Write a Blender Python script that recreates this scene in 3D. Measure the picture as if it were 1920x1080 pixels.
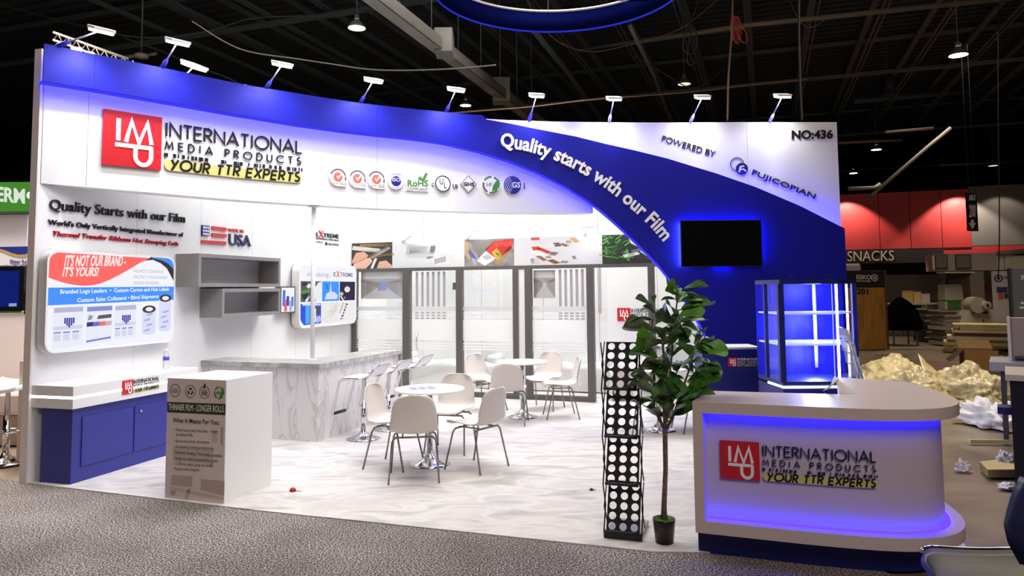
import bpy, math, random
from mathutils import Vector, Matrix, noise
from mathutils.geometry import tessellate_polygon
SC = bpy.context.scene
COL = SC.collection
for o in list(bpy.data.objects): bpy.data.objects.remove(o)
random.seed(7)
PI = math.pi
# ---------------- camera ----------------
F, PITCH, ROLL, CY, H = 1364.555, .0694109, -.0090885, 445.292, 1.8
YAW = .3344
cp, sp, cr, sr = math.cos(PITCH), math.sin(PITCH), math.cos(ROLL), math.sin(ROLL)
_r = Vector((1, 0, 0)); _u = Vector((0, -sp, cp)); FWD = Vector((0, cp, sp))
RIGHT = _r*cr + _u*sr; UP = -_r*sr + _u*cr
CAM = Vector((0, 0, H))
cd = bpy.data.cameras.new('camera'); cam = bpy.data.objects.new('camera', cd); COL.objects.link(cam)
cd.sensor_width = 36; cd.lens = 36*F/1920; cd.shift_y = -(540-CY)/1920; cd.clip_end = 300
cam.matrix_world = Matrix(((RIGHT.x, UP.x, -FWD.x, 0), (RIGHT.y, UP.y, -FWD.y, 0), (RIGHT.z, UP.z, -FWD.z, H), (0, 0, 0, 1)))
SC.camera = cam
# ---------------- world, exposure, large lights ----------------
SC.view_settings.view_transform = 'Standard'; SC.view_settings.look = 'None'
SC.view_settings.gamma = 1; SC.view_settings.exposure = 0.0
SC.view_settings.use_curve_mapping = False
w = bpy.data.worlds.new('hall_dark'); SC.world = w; w.use_nodes = True
w.node_tree.nodes['Background'].inputs[0].default_value = (1, .93, .86, 1)
w.node_tree.nodes['Background'].inputs[1].default_value = .03
def area(name, loc, target, size, power, color=(1, 1, 1), sy=None, spread=PI):
    l = bpy.data.lights.new(name, 'AREA'); l.energy = power; l.color = color; l.size = size; l.spread = spread
    if sy: l.shape = 'RECTANGLE'; l.size_y = sy
    o = bpy.data.objects.new(name, l); COL.objects.link(o); o.location = loc
    o.rotation_euler = (Vector(target)-Vector(loc)).to_track_quat('-Z', 'Y').to_euler()
    return o
# unseen area lights: overhead hall light, plus fills added to brighten parts
area('hall_floodlight', (-1.9, 9.6, 7.9), (-1.9, 9.6, 0), 5.5, 500, (1, .99, .975), spread=2.7)
area('hall_floodlight.001', (.6, 5.2, 7.6), (-3.2, 8.6, 1.6), 2.5, 95, (1, .98, .96), spread=1.5)
area('hall_floodlight.002', (2.0, -3, 8), (1, 8, 0), 4, 420, (1, .80, .74))  # added dim warm front fill
area('hall_floodlight.003', (7.5, 12, 8.5), (6.5, 10, 0), 2.5, 260, (1, .86, .66), spread=2.0)
area('hall_floodlight.004', (13, 21, 8.5), (12, 21, 0), 4, 250, (1, .88, .72), spread=2.2)
area('hall_floodlight.006', (1.6, 12.6, 7.0), (-.4, 13.2, .5), 2.6, 270, (1, .99, .98), spread=2.0)  # added to brighten the space behind the glass
area('hall_floodlight.005', (-8.5, 9, 7.5), (-7, 11, 1), 3, 800, (1, .88, .82), spread=2.0)
# ---------------- helpers ----------------
def ray(x, y):
    return RIGHT*(x-960) + UP*(-(y-CY)) + FWD*F
def fl(x, y, z=0):
    d = ray(x, y); return CAM + d*((z-H)/d.z)
def depth(x, y, Y):
    d = ray(x, y); return CAM + d*(Y/d.y)
def pix(q):
    v = Vector(q)-CAM; a, b, c = v.dot(RIGHT), v.dot(UP), v.dot(FWD)
    return 960+F*a/c, CY-F*b/c
AV = Vector((math.sin(YAW), math.cos(YAW), 0)); BV = Vector((math.cos(YAW), -math.sin(YAW), 0)); ZV = Vector((0, 0, 1))
def s2l(c):
    return c/12.92 if c <= .04045 else ((c+.055)/1.055)**2.4
def rgb(h):
    h = h.lstrip('#'); return tuple(s2l(int(h[i:i+2], 16)/255) for i in (0, 2, 4)) + (1,)
MATS = {}
def mat(name, col='#FF00FF', rough=.5, metal=0, emit=None, es=1, var=0, scale=8, bump=0, bscale=None, detail=4, trans=0, alpha=1, spec=.5, stretch=None, coat=0):
    if name in MATS: return MATS[name]
    m = bpy.data.materials.new(name); m.use_nodes = True; MATS[name] = m
    nt = m.node_tree; b = nt.nodes['Principled BSDF']
    c = rgb(col) if isinstance(col, str) else col
    b.inputs['Base Color'].default_value = c; b.inputs['Roughness'].default_value = rough
    b.inputs['Metallic'].default_value = metal; b.inputs['Specular IOR Level'].default_value = spec
    b.inputs['Transmission Weight'].default_value = trans; b.inputs['Alpha'].default_value = alpha
    if coat: b.inputs['Coat Weight'].default_value = coat; b.inputs['Coat Roughness'].default_value = .08
    if emit:
        b.inputs['Emission Color'].default_value = rgb(emit); b.inputs['Emission Strength'].default_value = es
    if var or bump:
        tc = nt.nodes.new('ShaderNodeTexCoord'); n = nt.nodes.new('ShaderNodeTexNoise')
        n.inputs['Scale'].default_value = scale; n.inputs['Detail'].default_value = detail
        if stretch:
            mp = nt.nodes.new('ShaderNodeMapping'); mp.inputs['Scale'].default_value = stretch
            nt.links.new(tc.outputs['Object'], mp.inputs[0]); nt.links.new(mp.outputs[0], n.inputs['Vector'])
        else: nt.links.new(tc.outputs['Object'], n.inputs['Vector'])
        if var:
            r = nt.nodes.new('ShaderNodeValToRGB'); r.color_ramp.elements[0].position = .3; r.color_ramp.elements[1].position = .7
            r.color_ramp.elements[0].color = tuple(x*(1-var) for x in c[:3])+(1,)
            r.color_ramp.elements[1].color = tuple(min(1, x*(1+var)) for x in c[:3])+(1,)
            nt.links.new(n.outputs['Fac'], r.inputs[0]); nt.links.new(r.outputs[0], b.inputs['Base Color'])
        if bump:
            bp = nt.nodes.new('ShaderNodeBump'); bp.inputs['Strength'].default_value = bump; bp.inputs['Distance'].default_value = .02
            if bscale:
                n2 = nt.nodes.new('ShaderNodeTexNoise'); n2.inputs['Scale'].default_value = bscale
                nt.links.new(tc.outputs['Object'], n2.inputs['Vector']); nt.links.new(n2.outputs['Fac'], bp.inputs['Height'])
            else: nt.links.new(n.outputs['Fac'], bp.inputs['Height'])
            nt.links.new(bp.outputs[0], b.inputs['Normal'])
    return m
def emis(name, col, s):
    if name in MATS: return MATS[name]
    m = bpy.data.materials.new(name); m.use_nodes = True; MATS[name] = m
    nt = m.node_tree; nt.nodes.remove(nt.nodes['Principled BSDF'])
    e = nt.nodes.new('ShaderNodeEmission'); e.inputs[0].default_value = rgb(col); e.inputs[1].default_value = s
    nt.links.new(e.outputs[0], nt.nodes['Material Output'].inputs[0]); return m
class M:
    """collects geometry; build() links it as one mesh object"""
    def __init__(s): s.v = []; s.f = []; s.sm = []
    def add(s, vs, fs, smooth=False):
        b = len(s.v); s.v += [Vector(x) for x in vs]; s.f += [tuple(i+b for i in q) for q in fs]; s.sm += [smooth]*len(fs); return s
    def box(s, a, b):
        x0, y0, z0 = a; x1, y1, z1 = b
        return s.hexa([(x0,y0,z0),(x1,y0,z0),(x1,y1,z0),(x0,y1,z0),(x0,y0,z1),(x1,y0,z1),(x1,y1,z1),(x0,y1,z1)])
    def hexa(s, p):
        return s.add(p, [(0,3,2,1),(4,5,6,7),(0,1,5,4),(1,2,6,5),(2,3,7,6),(3,0,4,7)])
    def obox(s, o, U, V, W_):
        o, U, V, W_ = map(Vector, (o, U, V, W_))
        return s.hexa([o, o+U, o+U+V, o+V, o+W_, o+U+W_, o+U+V+W_, o+V+W_])
    def prism(s, pts, z0, z1):
        """pts: 2-D outline extruded in z"""
        n = len(pts); t = tessellate_polygon([[Vector((p[0], p[1], 0)) for p in pts]])
        s.add([(p[0], p[1], z0) for p in pts]+[(p[0], p[1], z1) for p in pts],
              [tuple(reversed(q)) for q in t]+[tuple(i+n for i in q) for q in t]+[(i, (i+1) % n, (i+1) % n+n, i+n) for i in range(n)])
        return s
    def tube(s, pts, r, n=8, closed=False, caps=True):
        pts = [Vector(p) for p in pts]; rs = r if isinstance(r, (list, tuple)) else [r]*len(pts)
        k = len(pts); vs = []; prev = None
        for i, p in enumerate(pts):
            if closed: d = pts[(i+1) % k]-pts[i-1]
            else: d = pts[min(i+1, k-1)]-pts[max(i-1, 0)]
            d = d.normalized() if d.length > 1e-9 else Vector((0, 0, 1))
            a = prev if prev else (Vector((0, 0, 1)) if abs(d.z) < .9 else Vector((1, 0, 0)))
            a = (a - d*a.dot(d)).normalized(); prev = a; b = d.cross(a)
            vs += [p+(a*math.cos(2*PI*j/n)+b*math.sin(2*PI*j/n))*rs[i] for j in range(n)]
        fs = []
        for i in range(k if closed else k-1):
            i2 = (i+1) % k
            fs += [(i*n+j, i*n+(j+1) % n, i2*n+(j+1) % n, i2*n+j) for j in range(n)]
        s.add(vs, fs, True)
        if caps and not closed:
            b = len(s.v)-len(vs)
            s.f += [tuple(b+j for j in reversed(range(n))), tuple(b+(k-1)*n+j for j in range(n))]; s.sm += [False, False]
        return s
    def lathe(s, prof, c=(0, 0, 0), n=24, caps=True):
        c = Vector(c); k = len(prof)
        vs = [c+Vector((r*math.cos(2*PI*j/n), r*math.sin(2*PI*j/n), z)) for r, z in prof for j in range(n)]
        fs = [(i*n+j, i*n+(j+1) % n, (i+1)*n+(j+1) % n, (i+1)*n+j) for i in range(k-1) for j in range(n)]
        s.add(vs, fs, True); b = len(s.v)-len(vs)
        if caps and prof[0][0] > 1e-6: s.f.append(tuple(b+j for j in reversed(range(n)))); s.sm.append(False)
        if caps and prof[-1][0] > 1e-6: s.f.append(tuple(b+(k-1)*n+j for j in range(n))); s.sm.append(False)
        return s
    def grid(s, fn, nu, nv, smooth=True):
        vs = [fn(i/nu, j/nv) for j in range(nv+1) for i in range(nu+1)]
        return s.add(vs, [(j*(nu+1)+i, j*(nu+1)+i+1, (j+1)*(nu+1)+i+1, (j+1)*(nu+1)+i) for j in range(nv) for i in range(nu)], smooth)
    def build(s, name, m, parent=None, bevel=0, solid=0, offset=0, local=False, sub=0):
        me = bpy.data.meshes.new(name)
        off = Vector((0, 0, 0))
        if parent is not None and not local: off = wloc(parent)
        me.from_pydata([v-off for v in s.v], [], s.f); me.polygons.foreach_set('use_smooth', s.sm)
        me.materials.append(m); me.update()
        o = bpy.data.objects.new(name, me); COL.objects.link(o)
        if parent is not None: o.parent = parent
        if name.endswith('lettering') or name in ('side_letters', 'white_dots', 'white_arcs'): o['kind'] = 'stuff'
        if solid:
            q = o.modifiers.new('solidify', 'SOLIDIFY'); q.thickness = solid; q.offset = offset
        if sub:
            q = o.modifiers.new('subdivision', 'SUBSURF'); q.levels = sub; q.render_levels = sub
        if bevel:
            q = o.modifiers.new('bevel', 'BEVEL'); q.width = bevel; q.segments = 2; q.limit_method = 'ANGLE'; q.angle_limit = .7
        return o
def wloc(o):
    v = Vector((0, 0, 0))
    while o is not None: v += o.location; o = o.parent
    return v
def tag(o, label, cat, group=None):
    o['label'] = label; o['category'] = cat
    if group: o['group'] = group
    return o
def thing(name, label, cat, loc=(0, 0, 0), rz=0, group=None):
    o = bpy.data.objects.new(name, None); COL.objects.link(o); o.location = loc; o.rotation_euler = (0, 0, rz)
    o.empty_display_size = .1
    return tag(o, label, cat, group)
def struct(o, kind='structure'):
    o['kind'] = kind; return o
def dup(root, loc, rz, label, group=None, scale=None):
    r = root.copy(); COL.objects.link(r); r.location = loc; r.rotation_euler = (0, 0, rz); r['label'] = label
    if scale: r.scale = scale
    if group: r['group'] = group
    for ch in list(root.children):
        c = ch.copy(); COL.objects.link(c); c.parent = r
        for g in list(ch.children):
            d = g.copy(); COL.objects.link(d); d.parent = c
    return r
# ---------------- surfaces: pixel <-> (u, v) on a real wall ----------------
class Plane:
    def __init__(s, o, ud, nd=None):
        s.o = Vector(o); s.U = Vector(ud).normalized(); s.N = s.U.cross(ZV)
        if nd is not None and s.N.dot(Vector(nd)) < 0: s.N = -s.N
    def pos(s, u, v, n=0): return s.o+s.U*u+ZV*v+s.N*n
    def inv(s, x, y, n=0):
        d = ray(x, y); o = s.o+s.N*n; t = (o-CAM).dot(s.N)/d.dot(s.N); q = CAM+d*t-o
        return q.dot(s.U), q.z
class Curve:
    def __init__(s, pts, step=.08):
        pts = [Vector((p[0], p[1], 0)) for p in pts]; dense = []
        P = [2*pts[0]-pts[1]]+pts+[2*pts[-1]-pts[-2]]
        for i in range(1, len(P)-2):
            n = max(2, int((P[i+1]-P[i]).length/step))
            for k in range(n):
                t = k/n; a, b, c, d = P[i-1], P[i], P[i+1], P[i+2]
                dense.append(.5*((2*b)+(-a+c)*t+(2*a-5*b+4*c-d)*t*t+(-a+3*b-3*c+d)*t**3))
        dense.append(pts[-1]); s.p = dense; s.s = [0]
        for i in range(1, len(dense)): s.s.append(s.s[-1]+(dense[i]-dense[i-1]).length)
        s.L = s.s[-1]
        s.n = []
        for i in range(len(dense)):
            t = (dense[min(i+1, len(dense)-1)]-dense[max(i-1, 0)]).normalized(); nn = t.cross(ZV)
            if i == 0: sg = -1 if nn.dot(dense[i]-CAM) > 0 else 1
            nn = nn*sg
            nn.z = 0; s.n.append(nn.normalized())
    def at(s, u):
        import bisect
        i = min(max(bisect.bisect_right(s.s, u)-1, 0), len(s.s)-2); t = (u-s.s[i])/(s.s[i+1]-s.s[i])
        return s.p[i]+(s.p[i+1]-s.p[i])*t, (s.n[i]*(1-t)+s.n[i+1]*t).normalized()
    def pos(s, u, v, n=0):
        p, nn = s.at(u); return p+nn*n+ZV*v
    def inv(s, x, y, n=0):
        d = ray(x, y); best = None
        for i in range(len(s.p)-1):
            a = s.p[i]+s.n[i]*n; b = s.p[i+1]+s.n[i+1]*n; e = b-a
            # 2-D ray/segment
            den = d.x*e.y-d.y*e.x
            if abs(den) < 1e-12: continue
            t = (a.x*e.y-a.y*e.x)/den; k = (a.x*d.y-a.y*d.x)/den
            lo = -3 if i == 0 else 0; hi = 4 if i == len(s.p)-2 else 1
            if t > 0 and lo-1e-9 <= k <= hi+1e-9:
                u = s.s[i]+k*(s.s[i+1]-s.s[i]); z = (CAM+d*t).z
                if best is None or t < best[0]: best = (t, u, z)
        return best[1], best[2]
def poly(mm, S, pts, n0, n1):
    """flat shape on a surface, with thickness n0..n1; pts in (u, v)"""
    k = len(pts); t = tessellate_polygon([[Vector((p[0], p[1], 0)) for p in pts]])
    mm.add([S.pos(p[0], p[1], n1) for p in pts]+[S.pos(p[0], p[1], n0) for p in pts],
           list(t)+[(i, (i+1) % k, (i+1) % k+k, i+k) for i in range(k)])
    return mm
def disc(c, r, n=28, ry=None, a0=0, a1=2*PI):
    ry = ry or r; full = abs(a1-a0-2*PI) < 1e-6
    m_ = n if full else n+1
    return [(c[0]+r*math.cos(a0+(a1-a0)*i/n), c[1]+ry*math.sin(a0+(a1-a0)*i/n)) for i in range(m_)]
def ringm(mm, S, c, r0, r1, n0, n1, a0=0, a1=2*PI, k=32):
    for i in range(k):
        a, b = a0+(a1-a0)*i/k, a0+(a1-a0)*(i+1)/k
        poly(mm, S, [(c[0]+r*math.cos(t), c[1]+r*math.sin(t)) for r, t in ((r0, a), (r1, a), (r1, b), (r0, b))], n0, n1)
    return mm
def stroke(mm, S, pts, w_, n0, n1, closed=False):
    """polyline of width w_ with mitred joints"""
    P = [Vector((p[0], p[1])) for p in pts]; k = len(P); L = []; R_ = []
    for i in range(k):
        if closed: d0 = (P[i]-P[i-1]); d1 = (P[(i+1) % k]-P[i])
        else: d0 = (P[i]-P[i-1]) if i else (P[1]-P[0]); d1 = (P[i+1]-P[i]) if i < k-1 else (P[-1]-P[-2])
        d0 = d0.normalized(); d1 = d1.normalized(); a = Vector((-d0.y, d0.x)); b = Vector((-d1.y, d1.x)); q = a+b
        if q.length < .3: q = b
        else: q = q.normalized(); q = q/max(.45, q.dot(a))
        L.append(P[i]+q*w_/2); R_.append(P[i]-q*w_/2)
    for i in range(k if closed else k-1):
        j = (i+1) % k; poly(mm, S, [L[i], L[j], R_[j], R_[i]], n0, n1)
    return mm
# ---------------- text ----------------
_G = {}
def glyph(t, bold=0, ext=0, res=3):
    key = (t, bold, ext, res)
    if key not in _G:
        c = bpy.data.curves.new('glyph', 'FONT'); c.body = t; c.extrude = ext; c.offset = bold; c.resolution_u = res
        o = bpy.data.objects.new('glyph', c); me = o.to_mesh()
        vs = [tuple(v.co) for v in me.vertices]; fs = [tuple(p.vertices) for p in me.polygons]
        _G[key] = (vs, fs); o.to_mesh_clear(); bpy.data.objects.remove(o); bpy.data.curves.remove(c)
    return _G[key]
CAPH = .682
def layout(t, bold=0, track=0):
    """[(char, x offset)], total width"""
    out = []; x = 0
    for i, ch in enumerate(t):
        if ch == ' ': continue
        whole = glyph(t[:i+1], bold)[0]; g = glyph(ch, bold)[0]
        xx = max(v[0] for v in whole)-max(v[0] for v in g) + track*i
        out.append((ch, xx)); x = xx+max(v[0] for v in g)
    return out, x
def text(S, t, P0, P1, T, n=.002, depth_=.004, bold=0, mm=None, px=True, nn=0, track=0, sep=False, res=3):
    """text whose baseline runs P0->P1 and whose capitals reach T above P0. sep: list of one M per letter"""
    if px: P0, P1, T = S.inv(*P0, nn or n), S.inv(*P1, nn or n), S.inv(*T, nn or n)
    P0, P1, T = Vector(P0), Vector(P1), Vector(T); X = P1-P0; Y = T-P0
    lay, wd = layout(t, bold, track) if (sep or track) else ([(t, 0)], max(v[0] for v in glyph(t, bold)[0]))
    outs = []; mm = mm or M()
    for ch, xo in lay:
        vs, fs = glyph(ch, bold, .5 if depth_ > 0 else 0, res)
        q = []
        for v in vs:
            uv = P0+X*((v[0]+xo)/wd)+Y*(v[1]/CAPH)
            q.append(S.pos(uv.x, uv.y, n+(v[2]+.5 if depth_ > 0 else 0)*depth_))
        if sep: outs.append(M().add(q, fs))
        else: mm.add(q, fs)
    return outs if sep else mm
# geometric thin capitals: polylines in a 1-high cell, with advance width
def arc(cx, cy, rx, ry, a0, a1, k=12): return [(cx+rx*math.cos(math.radians(a0+(a1-a0)*i/k)), cy+ry*math.sin(math.radians(a0+(a1-a0)*i/k))) for i in range(k+1)]
SF = {
 'I': (.1, [[(.05, 0), (.05, 1)]]), 'N': (.72, [[(0, 0), (0, 1), (.72, 0), (.72, 1)]]), 'T': (.56, [[(0, 1), (.56, 1)], [(.28, 0), (.28, 1)]]),
 'E': (.52, [[(.52, 1), (0, 1), (0, 0), (.52, 0)], [(0, .52), (.48, .52)]]), 'L': (.44, [[(0, 1), (0, 0), (.44, 0)]]),
 'R': (.54, [[(0, 0), (0, 1), (.25, 1)]+arc(.25, .75, .25, .25, 90, -90)+[(0, .5)], [(.2, .5), (.54, 0)]]),
 'P': (.5, [[(0, 0), (0, 1), (.25, 1)]+arc(.25, .74, .25, .26, 90, -90)+[(0, .48)]]),
 'A': (.84, [[(0, 0), (.42, 1), (.84, 0)], [(.15, .34), (.69, .34)]]), 'O': (1.0, [arc(.5, .5, .5, .5, 0, 360, 28)]),
 'M': (.86, [[(0, 0), (.12, 1), (.43, .2), (.74, 1), (.86, 0)]]), 'D': (.66, [[(0, 0), (0, 1), (.2, 1)]+arc(.2, .5, .46, .5, 90, -90)+[(0, 0)]]),
 'U': (.6, [[(0, 1), (0, .3)]+arc(.3, .3, .3, .3, 180, 360)+[(.6, 1)]]), 'C': (.86, [arc(.5, .5, .5, .5, 42, 318, 22)]),
 'S': (.44, [arc(.22, .76, .2, .24, 50, 250, 9)+arc(.22, .25, .22, .25, 70, -150, 9)]),
 'Y': (.6, [[(0, 1), (.3, .5)], [(.6, 1), (.15, -.05)]]), 'X': (.6, [[(0, 1), (.6, 0)], [(.6, .95), (0, .05)]]),
}
def strokes_text(S, t, P0, P1, T, w_, n, d, gap=.2, space=.6, px=True, jit=0, slant=0):
    """list of one M per letter"""
    if px: P0, P1, T = S.inv(*P0, n), S.inv(*P1, n), S.inv(*T, n)
    P0, P1, T = Vector(P0), Vector(P1), Vector(T); X = P1-P0; Y = T-P0
    x = 0; lay = []
    for ch in t:
        if ch == ' ': x += space; continue
        lay.append((ch, x)); x += SF[ch][0]+gap
    wd = x-gap; outs = []; rn = random.Random(3)
    for ch, xo in lay:
        m_ = M(); jy = rn.uniform(-jit, jit); js = 1+rn.uniform(-jit, jit)
        for pl in SF[ch][1]:
            pts = [P0+X*((xo+p[0]+slant*p[1])/wd)+Y*(p[1]*js+jy) for p in pl]
            cl = (pts[0]-pts[-1]).length < 1e-6
            stroke(m_, S, pts[:-1] if cl else pts, w_, n, n+d, cl)
        outs.append(m_)
    return outs
# ---------------- materials ----------------
WHITE = mat('white_panel', '#E6E7E8', .45, bump=.02, scale=3)
WHITE2 = mat('white_laminate', '#EAEAE8', .35)
BLUE = mat('blue_panel', (.007, .009, .31, 1), .5, spec=.2)
BLUE_D = mat('blue_cabinet', (.03, .034, .27, 1), .45)
LEDB = emis('blue_led', '#1410FF', 8)
LEDW = emis('white_led', '#F4F8FF', 5)
BLACK = mat('black_letter', '#141416', .4)
DARKN = mat('dark_navy', '#1B1F6B', .4)
RED = mat('red_acrylic', '#C9202A', .35)
REDD = mat('red_letter', '#A31218', .4)
YEL = mat('yellow_acrylic', '#CFCB74', .5)
WLET = mat('white_letter', '#F4F4F4', .4)
CHROME = mat('chrome', '#D8D8DA', .12, 1)
STEEL = mat('brushed_steel', '#8E8A88', .3, 1)
GREYF = mat('grey_frame', '#5E5B59', .5)
PINK = mat('cut_edge_white', '#E2D6D0', .6)  # white with the pinkish front light mixed into its colour
MARB = None
def node_mat(name):
    m = bpy.data.materials.new(name); m.use_nodes = True; MATS[name] = m
    return m, m.node_tree, m.node_tree.nodes['Principled BSDF']
def ramp(nt, src, stops):
    r = nt.nodes.new('ShaderNodeValToRGB'); e = r.color_ramp.elements
    while len(e) < len(stops): e.new(.5)
    for q, (p, c) in zip(e, stops): q.position = p; q.color = rgb(c)
    nt.links.new(src, r.inputs[0]); return r.outputs[0]
def noise_out(nt, scale, detail=4, dist=0, stretch=None, rot=None):
    tc = nt.nodes.new('ShaderNodeTexCoord'); n = nt.nodes.new('ShaderNodeTexNoise')
    n.inputs['Scale'].default_value = scale; n.inputs['Detail'].default_value = detail; n.inputs['Distortion'].default_value = dist
    mp = nt.nodes.new('ShaderNodeMapping'); nt.links.new(tc.outputs['Object'], mp.inputs[0]); nt.links.new(mp.outputs[0], n.inputs['Vector'])
    if stretch: mp.inputs['Scale'].default_value = stretch
    if rot: mp.inputs['Rotation'].default_value = rot
    return n.outputs['Fac']
# marble laminate: white with long diagonal grey veins
MARB, nt, b = node_mat('marble_laminate')
wv = noise_out(nt, 1.5, 6, 1.3, (2.4, 2.4, .7), (.35, .55, .3))
c = ramp(nt, wv, [(.0, '#DDDBD8'), (.46, '#D8D6D3'), (.494, '#C6C3BF'), (.5, '#B2AFAB'), (.506, '#CCC9C5'), (.535, '#DCDAD7'), (1, '#D2D0CC')])
nt.links.new(c, b.inputs['Base Color']); b.inputs['Roughness'].default_value = .3
MARB2, nt, b = node_mat('marble_worktop')
wv = noise_out(nt, 3, 7, 1.2, (1, 3, 1))
c = ramp(nt, wv, [(.3, '#807E7B'), (.5, '#A19F9C'), (.62, '#B9B7B4'), (.8, '#928F8C')])
nt.links.new(c, b.inputs['Base Color']); b.inputs['Roughness'].default_value = .28
# booth carpet: pale marbled
CARP, nt, b = node_mat('pale_marbled_carpet')
wv = noise_out(nt, 1.7, 9, .9, (1, 2.6, 1), (0, 0, -.35))
c = ramp(nt, wv, [(.28, '#A9A6A1'), (.42, '#BFBCB8'), (.52, '#D0CDC9'), (.62, '#C3BEB8'), (.75, '#D3D0CC')])
nt.links.new(c, b.inputs['Base Color']); b.inputs['Roughness'].default_value = .95
n2 = noise_out(nt, 220, 2); bp = nt.nodes.new('ShaderNodeBump'); bp.inputs['Strength'].default_value = .25; bp.inputs['Distance'].default_value = .004
nt.links.new(n2, bp.inputs['Height']); nt.links.new(bp.outputs[0], b.inputs['Normal'])
# aisle carpet: grey-brown speckle
AISLE, nt, b = node_mat('speckled_aisle_carpet')
wv = noise_out(nt, 85, 4)
c = ramp(nt, wv, [(.38, '#1E1B1A'), (.47, '#625D5A'), (.53, '#8C8682'), (.62, '#D9D3CD')])
big = noise_out(nt, 1.1, 3); cb = ramp(nt, big, [(.3, '#C8C4C0'), (.7, '#FFFFFF')])
mx = nt.nodes.new('ShaderNodeMix'); mx.data_type = 'RGBA'; mx.blend_type = 'MULTIPLY'; mx.inputs[0].default_value = 1
nt.links.new(c, mx.inputs[6]); nt.links.new(cb, mx.inputs[7]); nt.links.new(mx.outputs[2], b.inputs['Base Color'])
b.inputs['Roughness'].default_value = 1
bp = nt.nodes.new('ShaderNodeBump'); bp.inputs['Strength'].default_value = .8; bp.inputs['Distance'].default_value = .01
nt.links.new(wv, bp.inputs['Height']); nt.links.new(bp.outputs[0], b.inputs['Normal'])
# hall concrete
CONC, nt, b = node_mat('stained_concrete')
wv = noise_out(nt, .9, 8, .6)
c = ramp(nt, wv, [(.3, '#4E463C'), (.48, '#7A6D5B'), (.58, '#8C7D68'), (.75, '#6A5F50')])
nt.links.new(c, b.inputs['Base Color']); b.inputs['Roughness'].default_value = .38
# ---------------- setting ----------------
GBOX = M()
A0 = fl(50.5, 907)                       # front foot of the booth's left wall
def line_end(o, d, t): return Vector(o)+Vector(d)*t
struct(M().add([(-40, -6, -.02), (60, -6, -.02), (60, 75, -.02), (-40, 75, -.02)], [(0, 1, 2, 3)]).build('floor', CONC))
# aisle carpet in front of and left of the booth; its right edge ends where the concrete starts
e0 = fl(61, 908); e1 = fl(1220, 1035); ed = (e1-e0).normalized()
cr_end = Vector((3.6, e0.y+(3.6-e0.x)*ed.y/ed.x, 0))
am = M().prism([(-14, -4), (3.4, -4), (2.6, 3.4), (2.75, 4.0), (2.3, 4.75), (1.5, 4.99), (e0.x, e0.y+.0), (-9, 9.2), (-14, 12)], -.015, .0)
struct(am.build('aisle_carpet', AISLE))
bc = [A0+ed*0, e0, fl(480, 958), fl(880, 999.5), fl(1130, 1026), fl(1222, 1036), fl(1330, 1037), Vector((1.62, 5.05, 0)), Vector((2.5, 4.85, 0)), Vector((2.95, 6.0, 0)), Vector((4.78, 10.4, 0)), Vector((4.9, 11.6, 0)), A0+AV*7.9]
struct(M().prism([(p.x, p.y) for p in bc], -.012, .008).build('booth_carpet', CARP))
_g = Plane(fl(1116, 755), BV, -AV); _q = _g.pos(_g.inv(660, 620)[0], 0); WV = (_q-A0); WV.z = 0; WV.normalize()
LW = Plane(A0, WV, BV)                                # left wall, u = distance from its front end, N into the booth
WL = 7.62/WV.dot(AV); HT = 4.19
def wallbox(S, u0, u1, z0, z1, n0, n1, mm=None):
    mm = mm or M(); p = [S.pos(u0, z0, n0), S.pos(u1, z0, n0), S.pos(u1, z0, n1), S.pos(u0, z0, n1)]
    return mm.hexa(p+[q+ZV*(z1-z0) for q in p])
wl = struct(thing('wall_left', 'white booth side wall', 'wall', tuple(A0)))
for k in ('label', 'category'): del wl[k]
# the wall is clad in panels with thin open joints
us = [0, 1.25, 2.3, 3.35, 4.45, 5.5, 6.55, WL]
wallbox(LW, .004, WL, 0, HT-.01, -.085, -.02).build('wall_core', WHITE, wl)
for a, b_ in zip(us, us[1:]): wallbox(LW, a+.002, b_-.002, 0, HT, -.02, 0).build('panel', WHITE, wl)
wallbox(LW, -.012, .001, 0, HT, -.085, 0).build('end_cap', PINK, wl)
B0 = LW.pos(WL, 0)
BW = Plane(B0, BV, -AV)
wb = struct(thing('wall_back', 'white booth back wall', 'wall', tuple(B0)))
for k in ('label', 'category'): del wb[k]
wallbox(BW, -.1, 7.0, 0, HT-.01, -.10, -.02).build('wall_core', WHITE, wb)
bu = [-.1]+[BW.inv(x, 430)[0] for x in (793, 902, 1017)]; bu += [bu[-1]+1.03*k for k in (1, 2, 3)]+[7.0]
for a, b_ in zip(bu, bu[1:]): wallbox(BW, a+.003, b_-.003, 0, HT, -.02, 0).build('panel', WHITE, wb)
# ---------------- curved header and TV wall ----------------
top_px = [(82.5, 90.5), (175, 111), (295, 134.5), (410, 158), (492, 172.5), (670, 199.5), (830, 216), (920, 223.3), (1015, 227.3), (1143, 229.3), (1259, 229.7), (1395, 229), (1569, 229)]
HS = Curve([A0+AV*.05+BV*.02]+[fl(x, y, HT) for x, y in top_px[1:]])
NB = .19                                              # the blue layer stands this far off the white one
def interp(pts, u):
    if u <= pts[0][0]: return pts[0][1]
    for a, b_ in zip(pts, pts[1:]):
        if u <= b_[0]: return a[1]+(b_[1]-a[1])*(u-a[0])/max(1e-9, b_[0]-a[0])
    return pts[-1][1]
low_px = [(80, 152), (175, 166.5), (275, 184), (375, 201.5), (475, 219), (565, 234), (640, 244.5), (690, 250.5), (760, 258), (802, 263), (841, 269), (900, 283.5), (955, 301), (1009, 323), (1062, 350), (1100, 374), (1118.7, 388), (1150, 414), (1180.7, 442.5), (1210, 471), (1235, 497), (1262, 530), (1282, 558), (1315.5, 611), (1332, 648.5), (1345, 690), (1352, 740), (1356, 800)]
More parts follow.
